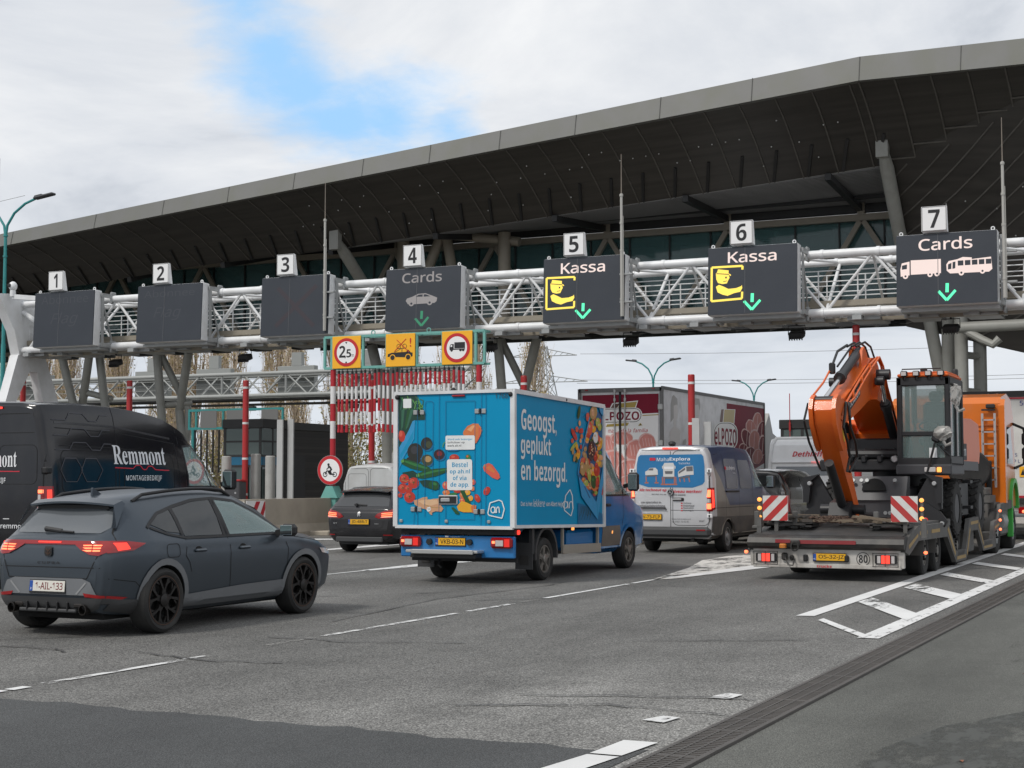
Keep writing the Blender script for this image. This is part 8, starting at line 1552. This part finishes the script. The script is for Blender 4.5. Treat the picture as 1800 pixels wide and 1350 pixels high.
for x, y0_, lab in ((-14.3, 38.5, 'low concrete barrier on the island left of the silver van'), (-19.7, 39.5, 'low concrete barrier on the island behind the black estate car'), (-29.5, 40, 'low concrete barrier before the dark toll booth')):
    t = thing('concrete_barrier', lab, 'barrier', (x, y0_, 0)); c = MB(); c.py([(-.3, 0), (.3, 0), (.3, .12), (.2, .35), (.15, .8), (-.15, .8), (-.2, .35), (-.3, .12)], 0, 6); c.build('wall', M_conc, t, 20)
# booths
def booth(name, lab, x0, x1, y0_, y1_, h, lit=True):
    t = thing(name, lab, 'booth', ((x0 + x1) / 2, (y0_ + y1_) / 2, 0)); M_br_ = brick()
    def w_(mb, n, m, s=0): return WW(mb, n, m, t, s)
    ys = y0_ + 1.3; c = MB(); c.bx(x0 + .06, x1, ys, y1_, 0, h - .3); w_(c, 'brick_wall', M_br_); c = MB(); c.bx(x0, x1 + .05, y0_ - .05, ys + .2, h - .32, h, .02); c.bx(x0, x1 + .03, ys + .2, y1_, h - .34, h - .06, .02); w_(c, 'roof', M_dark)
    c = MB(); c.bx(x0 + .06, x1 - .05, y0_, ys, 0, .95); w_(c, 'lower_panel', M_xg)
    c = MB()
    for x in (x0 + .1, x1 - .1, x0 + (x1 - x0) * .62): c.bx(x - .05, x + .05, y0_ - .02, y0_ + .06, .1, h - .3)
    for y in (ys - .05, y0_ + .6): c.bx(x1 - .06, x1 + .01, y - .04, y + .04, .1, h - .3)
    for z in (.95, 2.1, 2.45, 2.95): c.bx(x0 + .06, x1, y0_ - .015, y0_ + .05, z - .03, z + .03); c.bx(x1 - .05, x1 + .015, y0_, ys, z - .03, z + .03)
    w_(c, 'window_frame', M_dark)
    c = MB(); c.bx(x0 + .1, x1 - .03, y0_ + .02, y0_ + .03, .98, h - .3); c.bx(x1 - .03, x1 - .02, y0_ + .02, ys, .98, h - .3); w_(c, 'window', mat('booth_glass', (.035, .06, .055), .05, spec=.8))
    c = MB(); c.bx(x0 + .08, x1 + .004, y0_ - .006, y0_ + .02, 2.14, 2.42); c.bx(x1 - .01, x1 + .004, y0_ - .006, ys, 2.14, 2.42); c.bx(x0 + .08, x1 + .004, y0_ - .006, y0_ + .02, .62, .86); c.bx(x1 - .01, x1 + .004, y0_ - .006, ys, .62, .86); w_(c, 'blue_band', mat('blue_band', (.01, .13, .24), .4))
    c = MB(); c.bx(x0 + .1, x1 - .02, y0_ - .004, y0_ + .025, 2.5, h - .34); c.bx(x1 - .02, x1 + .002, y0_, ys, 2.5, h - .34); w_(c, 'upper_panel', mat('booth_panel', (.09, .12, .115), .35))
    c = MB(); c.bx(x1 - .01, x1 + .012, ys + .5, ys + 1.35, .1, 2.5); w_(c, 'door', M_black)
    c = MB(); c.bx(x1, x1 + .35, y0_ + .3, y0_ + .8, .95, 1.02); c.bx(x1, x1 + .2, y0_ + .3, y0_ + .36, 1.1, 2.0); w_(c, 'service_shelf', M_gal)
_bk = []
def brick():
    if _bk: return _bk[0]
    m = bpy.data.materials.new('dark_brick'); m.use_nodes = True; tt = m.node_tree; b = tt.nodes['Principled BSDF']; b.inputs['Roughness'].default_value = .8
    g = tt.nodes.new('ShaderNodeTexCoord'); mp_ = tt.nodes.new('ShaderNodeMapping'); mp_.inputs['Rotation'].default_value = (R(90), 0, R(90)); q = tt.nodes.new('ShaderNodeTexBrick'); q.inputs['Scale'].default_value = 4.5; q.inputs['Color1'].default_value = (.032, .031, .030, 1); q.inputs['Color2'].default_value = (.05, .047, .044, 1); q.inputs['Mortar'].default_value = (.014, .014, .014, 1); q.inputs['Mortar Size'].default_value = .015
    tt.links.new(g.outputs['Object'], mp_.inputs[0]); tt.links.new(mp_.outputs[0], q.inputs['Vector']); tt.links.new(q.outputs[0], b.inputs['Base Color']); _bk.append(m); return m
booth('toll_booth', 'dark brick toll booth with blue banded windows left of the striped pole', -31.75, -30.08, 44, 49.6, 3.72)
booth('toll_booth', 'dark flat roofed toll booth behind the caravan', -14.2, -12.9, 52, 56, 3.7)
t = thing('radio_mast', 'thin dark radio mast beside the booth behind the caravan', 'antenna', (-13.8, 51.9, 0)); c = MB(); c.tube((0, 0, 0), (0, 0, 4.6), .015, 6); c.tube((0, 0, 3.3), (0, 0, 3.6), .035, 8); c.build('rod', M_red, t)
# bollards and guard posts
bo_ = None
for x, y, h, lab in ((-30.5, 42.5, 2.42, 'pale round bollard at the left corner of the dark toll booth'), (-28.75, 42.5, 2.42, 'pale round bollard right of the red pole by the toll booth'), (-29.6, 42.9, 2.5, 'pale round bollard directly behind the red pole by the toll booth'), (-24.55, 43.6, 2.45, 'pale round bollard left of the red pole behind the estate car'), (-24.2, 42.9, 2.5, 'pale round bollard right of the red pole behind the estate car'), (-25.3, 43.2, 2.3, 'pale round bollard behind the no motorcycles sign'), (-14.0, 39.4, 2.0, 'squat pale bollard seen over the bonnet of the silver van')):
    o = MB().lathe((0, 0, 0), (0, 0, 1), [(.165, 0), (.165, h - .03), (.14, h)], 18).build('bollard', mat('pale_bollard', (.40, .40, .38), .5, var=.08, dirt=.35, dc=(.25, .24, .22)), None, 35, (x, y, 0)); tag(o, lab, 'bollard', 'bollards on the lane islands')
for x, y, h, lab in ((-28.3, 42.4, 3.6, 'tall galvanised guard post right of the toll booth window, left of the pair'), (-28.02, 42.6, 3.62, 'tall galvanised guard post right of the toll booth window, right of the pair'), (-14.0, 42.3, 3.4, 'tall galvanised guard post right of the red pole by the trailer, left of the pair'), (-13.72, 42.5, 3.3, 'tall galvanised guard post right of the red pole by the trailer, right of the pair')):
    c = MB(); c.pz([(-.11, -.04), (.11, -.04), (.11, .02), (.05, .02), (.05, -.01), (-.05, -.01), (-.05, .02), (-.11, .02)], 0, h); c.pz([(-.18, -.1), (.18, -.1), (.1, .1), (-.1, .1)], 0, .45); tag(c.build('guard_post', mat('bright_galvanised', (.50, .50, .49), .4, .4, var=.1), None, 0, (x, y, 0)), lab, 'guard post', 'guard posts on the lane islands')
for x, y, lab in ((-29.85, 42.1, 'dark grey barrier machine with a red lid under the red pole'),):
    t = thing('barrier_machine', lab, 'barrier machine', (x, y, 0)); c = MB(); c.box((0, 0, .80), (.62, .4, 1.55), None, .03); c.build('cabinet', M_xg, t); c = MB(); c.box((0, 0, 1.61), (.66, .44, .06), None, .02); c.build('lid', M_red, t); c = MB(); c.box((.15, -.203, 1.2), (.06, .01, .06)); c.box((-.1, -.203, 1.45), (.25, .01, .05)); c.build('badge', M_chr, t)
t = thing('ticket_kiosk', 'teal payment kiosk behind the pale grey van', 'kiosk', (-24.6, 46, 0)); c = MB(); c.box((0, 0, 1.3), (.9, .7, 2.3), None, .04); c.build('cabinet', M_teal, t); c = MB(); c.box((0, -.36, 1.5), (.4, .02, .3), None, .01); c.build('screen', M_gls, t)
t = thing('ticket_kiosk', 'pale teal payment kiosk beside the roof of the black estate car', 'kiosk', (-20.3, 41.5, 0)); c = MB(); c.box((0, 0, .85), (.9, .6, 1.5), None, .04); c.build('cabinet', M_tealp, t)
# rear height frame, backs of its panels
t = thing('height_limit_frame', 'teal frame with three grey sign backs and dark hanging bars behind the toll booth', 'height barrier', (-36.9, 52, 0))
c = MB()
for z in (3.75, 4.5): c.beam((-39.2, 52, z), (-34.6, 52, z), .1, .1)
for x in (-39.2, -38.85, -37.5, -36.6, -35.5, -34.6): c.beam((x, 52, 3.7), (x, 52, 4.55), .08, .08, (0, 1, 0))
c.tube((-34.9, 52, 0), (-34.9, 52, 3.7), .08, 8); c.tube((-39.0, 52, 0), (-39.0, 52, 3.7), .08, 8); WW(c, 'frame', M_teal, t)
for x in (-38.2, -36.9, -35.2): c = MB(); c.box((x, 51.96, 4.12), (.8, .03, .72)); WW(c, 'sign_back', mat('sign_back', (.17, .17, .165), .5, .2), t, 0)
c = MB(); c.tube((0, 0, -1.75), (0, 0, 0), .04, 8); hb = c.build('hanging_bar', M_black, t)
for i in range(14):
    o = hb if i == 0 else hb.copy()
    if i: COL.objects.link(o)
    o.location = (-38.9 + i * .3 + 36.9, 0, 3.68)
# rear gantry
M_rg = mat('pale_galvanised', (.33, .34, .33), .55, .1, var=.1)
t = thing('rear_gantry', 'grey lattice gantry with a walkway further back in front of the poplars', 'gantry', (-58, 70, 0)); xa, xb = -80, -36
for y, z in ((70, 7.45), (71.6, 7.45), (70, 6.25), (71.6, 6.25)): c = MB(); c.tube((xa, y, z), (xb, y, z), .11, 10); WW(c, 'chord', M_rg, t)
c = MB(); x = xa; k = 0
while x < xb:
    for y in (70, 71.6): c.tube((x, y, 6.25 if k % 2 else 7.45), (x + 1.4, y, 7.45 if k % 2 else 6.25), .045, 6)
    c.tube((x, 70, 6.25), (x, 71.6, 7.45), .04, 6)
    if k % 3 == 0: c.tube((x, 70, 6.25), (x, 70, 7.45), .06, 6)
    x += 1.4; k += 1
for z in (6.7, 6.95, 7.2): c.tube((xa, 70.4, z), (xb, 70.4, z), .018, 5)
WW(c, 'lattice_bar', M_rg, t); c = MB(); c.bx(xa, xb, 70.3, 71.4, 6.0, 6.12); c.bx(xa, xb, 70.5, 71.2, 5.75, 5.85); WW(c, 'catwalk', M_dark, t, 0)
for x in (-66, -57.2, -52.8, -47.2, -42.5): c = MB(); c.bx(x - 1.2, x + 1.2, 72.2, 72.6, 6.3, 8.0, .02); c.bx(x - .3, x + .35, 72.2, 72.5, 8.0, 8.75); c.bx(x - 1.6, x + 1.6, 71.7, 72.1, 7.55, 7.68); WW(c, 'sign_back', mat('gantry_sign_back', (.30, .31, .30), .5, .2), t, 0)
for x in (-60, -48.6, -42.1): c = MB(); c.box((x, 70, 5.55), (.45, .35, .25), None, .04); WW(c, 'floodlight', M_black, t)
t.location = (-69.6, 84, -.32); t.scale = (1.2, 1.2, 1.2)
for x in (-79.5, -36.3): c = MB(); c.tube((x, 70.8, 0), (x, 70.8, 7.5), .25, 10); o = WW(c, 'column', M_gal, t); o.location = (58, -70, 0)
# ================================================================ STREET LAMPS, PYLON, WIRES
def lamp(lab, x, y, h, w_, loc_head=True):
    t = thing('street_lamp', lab, 'street lamp', (x, y, 0), 0, 'teal street lamps'); c = MB(); c.tube((0, 0, 0), (0, 0, h * .55), .11, 10, .09); c.tube((0, 0, h * .55), (0, 0, h - 1.3), .075, 10, .06); [c.lathe((0, 0, h - z), (0, 0, 1), [(.09, -.03), (.09, .03)], 10) for z in (1.4, 2.2)]; c.build('pole', M_teal, t)
    for sg in (1, -1): c = MB(); c.path([(0, 0, h - 1.5), (sg * .08, 0, h - 1.0), (sg * w_ * .22, 0, h - .55), (sg * w_ * .5, 0, h - .22), (sg * w_ * .8, 0, h - .05)], .05, 8); c.build('arm', M_teal, t); c = MB(); c.box((sg * w_ * 1.0, 0, h + .0), (w_ * .5, .28, .1), MX.Rotation(R(-7 * sg), 3, 'Y'), .04); c.box((sg * w_ * .86, 0, h + .0), (w_ * .2, .2, .14), MX.Rotation(R(-7 * sg), 3, 'Y'), .03); c.build('lamp_head', M_xg, t)
lamp('teal twin armed street lamp at the left edge in front of the canopy', -42.75, 45, 12.45, 1.9)
lamp('distant teal twin armed street lamp above the refrigerated trailer doors', -32.55, 90, 9.1, 1.45)
lamp('distant teal twin armed street lamp above the far end of the refrigerated trailer', -31.92, 110, 9.0, 1.35)
t = thing('radio_mast', 'thin whip aerial rising from the lamp at the left edge', 'antenna', (-42.75, 44.6, 0)); c = MB(); c.tube((0, 0, 8), (0, 0, 14.0), .018, 6); c.tube((-1.5, 0, 12.15), (1.3, 0, 12.45), .01, 5); c.build('rod', M_gal, t)
t = thing('transmission_pylon', 'grey lattice power pylon far behind the columns', 'pylon', (-71.2, 160, 0)); c = MB(); H = 17
def lev(z): f = 2.6 * (1 - z / H) + .35; return [(f, f, z), (-f, f, z), (-f, -f, z), (f, -f, z)]
zs = [0, 3.5, 6.5, 9, 11, 12.8, 14.4, 15.8, 17]
for a, b_ in zip(zs, zs[1:]):
    A_, B_ = lev(a), lev(b_)
    for i in range(4): c.tube(A_[i], B_[i], .07, 4); c.tube(A_[i], B_[(i + 1) % 4], .045, 4); c.tube(A_[(i + 1) % 4], B_[i], .045, 4)
for z, w_ in ((12.8, 5.5), (15.8, 4.2)):
    for sg in (1, -1):
        c.tube((sg * .5, .3, z + .8), (sg * w_, 0, z), .05, 4); c.tube((sg * .5, -.3, z), (sg * w_, 0, z), .05, 4)
        for i in range(5): xx = sg * (.6 + (w_ - .6) * i / 5); c.tube((xx, 0, z), (xx + sg * .5, 0, z + .8 * (1 - (i + .5) / 5)), .03, 4)
c.build('lattice', M_gal, t, 0)
for z, y, lab in ((12.6, 160, 'lowest sagging power line across the grey sky'), (13.0, 160.5, 'second sagging power line just above the lowest one'), (16.0, 161, 'sagging power line well above the lower pair'), (19.5, 165, 'topmost faint power line across the grey sky')):
    c = MB(); c.path([(-67 + i * 8, y - i * .4, z - 1.6 * (1 - ((i - 6) / 6) ** 2) * .6) for i in range(13)], .022, 4); tag(c.build('power_line', mat('cable', (.22, .22, .23), .6), None, 0), lab, 'power line', 'power lines')
# ================================================================ TREES
M_bark = mat('poplar_bark', (.36, .29, .22), .9, var=.3, vs=3); M_twig = mat('poplar_twig', (.62, .50, .38), .9, var=.35, vs=2)
def leafm(n, c_): return mat(n, c_, .6, var=.35, vs=1.5)
M_lf1 = leafm('leaf_olive', (.30, .25, .08)); M_lf2 = leafm('leaf_yellow', (.42, .33, .12)); M_lf3 = leafm('leaf_green', (.18, .18, .06))
def poplar(seed, h, wid):
    random.seed(seed); tk = MB(); tw_ = MB(); cr_ = MB()
    tk.path([(0, 0, 0), (.05, 0, h * .3), (-.05, .05, h * .6), (0, 0, h * .97)], [.24, .19, .12, .02], 7)
    for i in range(112):
        z = h * (.05 + .83 * (i / 112)) + random.uniform(-.3, .3); a = random.uniform(0, 6.283); l = (1.0 + random.random() * 1.1) * wid * (1.15 - .6 * z / h); u = V((math.cos(a), math.sin(a), 0)); up_ = random.uniform(2.0, 3.6) * (1.2 - .4 * z / h)
        p0 = V((0, 0, z)); p1 = p0 + u * l * .5 + V((0, 0, up_ * .35)); p2 = p0 + u * l * .8 + V((random.uniform(-.1, .1), random.uniform(-.1, .1), up_)); p3 = p2 + V((u.x * .08 + random.uniform(-.12, .12), u.y * .08, up_ * .7))
        tk.path([p0, p1, p2], [.05, .036, .024], 4, False); tw_.path([p2, p3], [.018, .007], 3, False)
        for k in range(7):
            q = p1.lerp(p2, random.random()) if k < 4 else p2.lerp(p3, random.random()); b_ = random.uniform(0, 6.283); d = V((math.cos(b_) * .28, math.sin(b_) * .28, 1)) * random.uniform(.6, 1.5); e1 = q + d; tw_.path([q, e1], [.012, .006], 3, False)
            for n_ in range(random.choice((0, 1, 2, 3, 4))):
                c_ = q.lerp(e1, .2 + .8 * random.random()) + V((random.uniform(-.15, .15), random.uniform(-.15, .15), random.uniform(-.1, .1))); s_ = random.uniform(.06, .11); a1 = V((random.uniform(-1, 1), random.uniform(-1, 1), random.uniform(-.6, .6))).normalized() * s_; a2 = V((random.uniform(-1, 1), random.uniform(-1, 1), random.uniform(-1, 1))).normalized() * s_ * .8; cr_.k = random.choice((0, 0, 1, 1, 2)); cr_.add([c_ - a1, c_ + a2, c_ + a1, c_ - a2], [(0, 1, 2, 3)])
    t = thing('poplar_tree', 'x', 'tree', (0, 0, 0), 0, 'poplars behind the toll plaza'); tk.build('trunk', M_bark, t, 60); tw_.build('twigs', M_twig, t, 0); cr_.build('crown', [M_lf1, M_lf2, M_lf3], t, 0); return t
pr = [poplar(31, 17.5, .8), poplar(32, 19, .72), poplar(33, 16.5, .85)]
places = [(-112, 112), (-107.5, 114), (-103.3, 111), (-100.2, 113.5), (-97.2, 111), (-94.2, 113), (-91.6, 111), (-88.4, 113), (-85.3, 111.5), (-82.8, 114), (-79.0, 111), (-75.6, 113), (-72.6, 111), (-69.8, 113), (-67.4, 111.5), (-64.6, 113.5), (-61.6, 111), (-58.2, 112), (-55.6, 112), (-49.7, 110), (-118, 113)]
ordn = 'leftmost,second from left,third from left,fourth from left,fifth from left,sixth from left,seventh from left,eighth from left,ninth from left,tenth from left,eleventh from left,twelfth from left,thirteenth from left,fourteenth from left,fifteenth from left,sixth from right,fifth from right,fourth from right,third from right,second from right,rightmost'.split(',')
places.sort(key=lambda p: p[0] / p[1])
for i, (x, y) in enumerate(places):
    lab = 'sparse autumn poplar of the front row behind the gantries, %s' % ordn[i]
    if i < 3: pr[i].location = (x, y, 0); pr[i]['label'] = lab; pr[i].rotation_euler = (0, 0, i)
    else: o = dup(pr[i % 3], (x, y, 0), lab, i * 47); s_ = .9 + .2 * ((i * 37) % 10) / 10; o.scale = (s_ * 1.05, s_ * 1.05, s_)
for i in range(13):
    o = dup(pr[(i + 1) % 3], (-131 + i * 4.0 + (i * 29 % 7) * .3, 124 + (i * 13 % 5), 0), 'sparse autumn poplar of the back row behind the gantries, %s' % ordn[i], i * 71); s_ = .95 + .2 * ((i * 31) % 10) / 10; o.scale = (s_ * 1.1, s_ * 1.1, s_)
def bush(x, y, r, h, lab, seed):
    random.seed(seed); c = MB(); tk = MB()
    for k in range(9): a = random.uniform(0, 6.28); tk.path([(0, 0, 0), (math.cos(a) * r * .3, math.sin(a) * r * .3, h * .5), (math.cos(a) * r * .6, math.sin(a) * r * .6, h * .85)], [.05, .035, .01], 4, False)
    for k in range(2600):
        u = V((random.gauss(0, 1), random.gauss(0, 1), random.gauss(0, 1))).normalized() * random.random() ** .4; q = V((u.x * r, u.y * r, h * .5 + u.z * h * .5)); q.z += .25 * math.sin(q.x * 3) * math.cos(q.y * 2.3)
        if math.sin(q.x * 4 + seed) * math.sin(q.z * 3.2) < -.55: continue
        s_ = random.uniform(.05, .12); a1 = V((random.uniform(-1, 1), random.uniform(-1, 1), random.uniform(-1, 1))).normalized() * s_; a2 = V((random.uniform(-1, 1), random.uniform(-1, 1), random.uniform(-1, 1))).normalized() * s_; c.k = random.choice((0, 0, 1, 2, 2)); c.add([q - a1, q + a2, q + a1, q - a2], [(0, 1, 2, 3)])
    t = thing('shrub', lab, 'shrub', (x, y, 0), 0, 'shrubs behind the toll plaza'); tk.build('stem', M_bark, t, 0); c.build('foliage', [M_lf1, M_lf2, M_lf3], t, 0)
for i, (x, y, r, h, lab) in enumerate(((-54.5, 92, 3.2, 6.2, 'yellow green shrub behind the pale grey van, tallest of the shrubs'), (-59, 93, 3, 5.2, 'yellow green shrub left of the tallest one behind the striped pole'), (-50.5, 94, 2.8, 4.6, 'low olive shrub right of the tallest one behind the hanging bars'), (-66, 92, 3.4, 4.8, 'olive shrub hidden behind the dark toll booth'), (-73, 92, 3.2, 6.0, 'olive shrub behind the dark hanging bars left of the toll booth'), (-80, 93, 3.5, 5.5, 'olive shrub behind the cab of the black van'), (-47, 96, 3, 4.2, 'low olive shrub behind the blue truck'), (-88, 94, 3.6, 4.6, 'low olive shrub behind the roof of the black van'))): bush(x, y, r, h, lab, 50 + i)
g_ = MB(); random.seed(9)
g_.add([(-160, 84, .02), (-22, 84, .02), (-22, 900, .02), (-500, 900, .02)], [(0, 1, 2, 3)])
o = g_.build('grass_verge', mat('rough_grass', (.055, .06, .022), .9, var=.5, vs=.6, bump=.5, bs=20), None, 0); o['kind'] = 'structure'
# distant low buildings and tree belt along the horizon
def belt(name, x0, x1, y, h, m, seed):
    random.seed(seed); c = MB(); n = int((x1 - x0) / 1.1)
    for i in range(n):
        for k in range(16):
            q = V((x0 + (x1 - x0) * i / n + random.gauss(0, 1.2), y + random.gauss(0, 4), abs(random.gauss(0, h * .5)) * (1 + .4 * math.sin(i * .31 + seed) + .3 * math.sin(i * .87)))); s_ = random.uniform(.3, .8); a1 = V((random.uniform(-1, 1), random.uniform(-.5, .5), random.uniform(-1, 1))).normalized() * s_; a2 = V((random.uniform(-1, 1), random.uniform(-.5, .5), random.uniform(-1, 1))).normalized() * s_; c.k = random.choice((0, 1)); c.add([q - a1, q + a2, q + a1, q - a2], [(0, 1, 2, 3)])
    o = c.build(name, m, None, 0); o['kind'] = 'stuff'; return o
belt('distant_tree_belt', -150, 40, 230, 3.2, [M_lf3, M_lf1], 3)
bpy.data.scenes.remove(_ts)
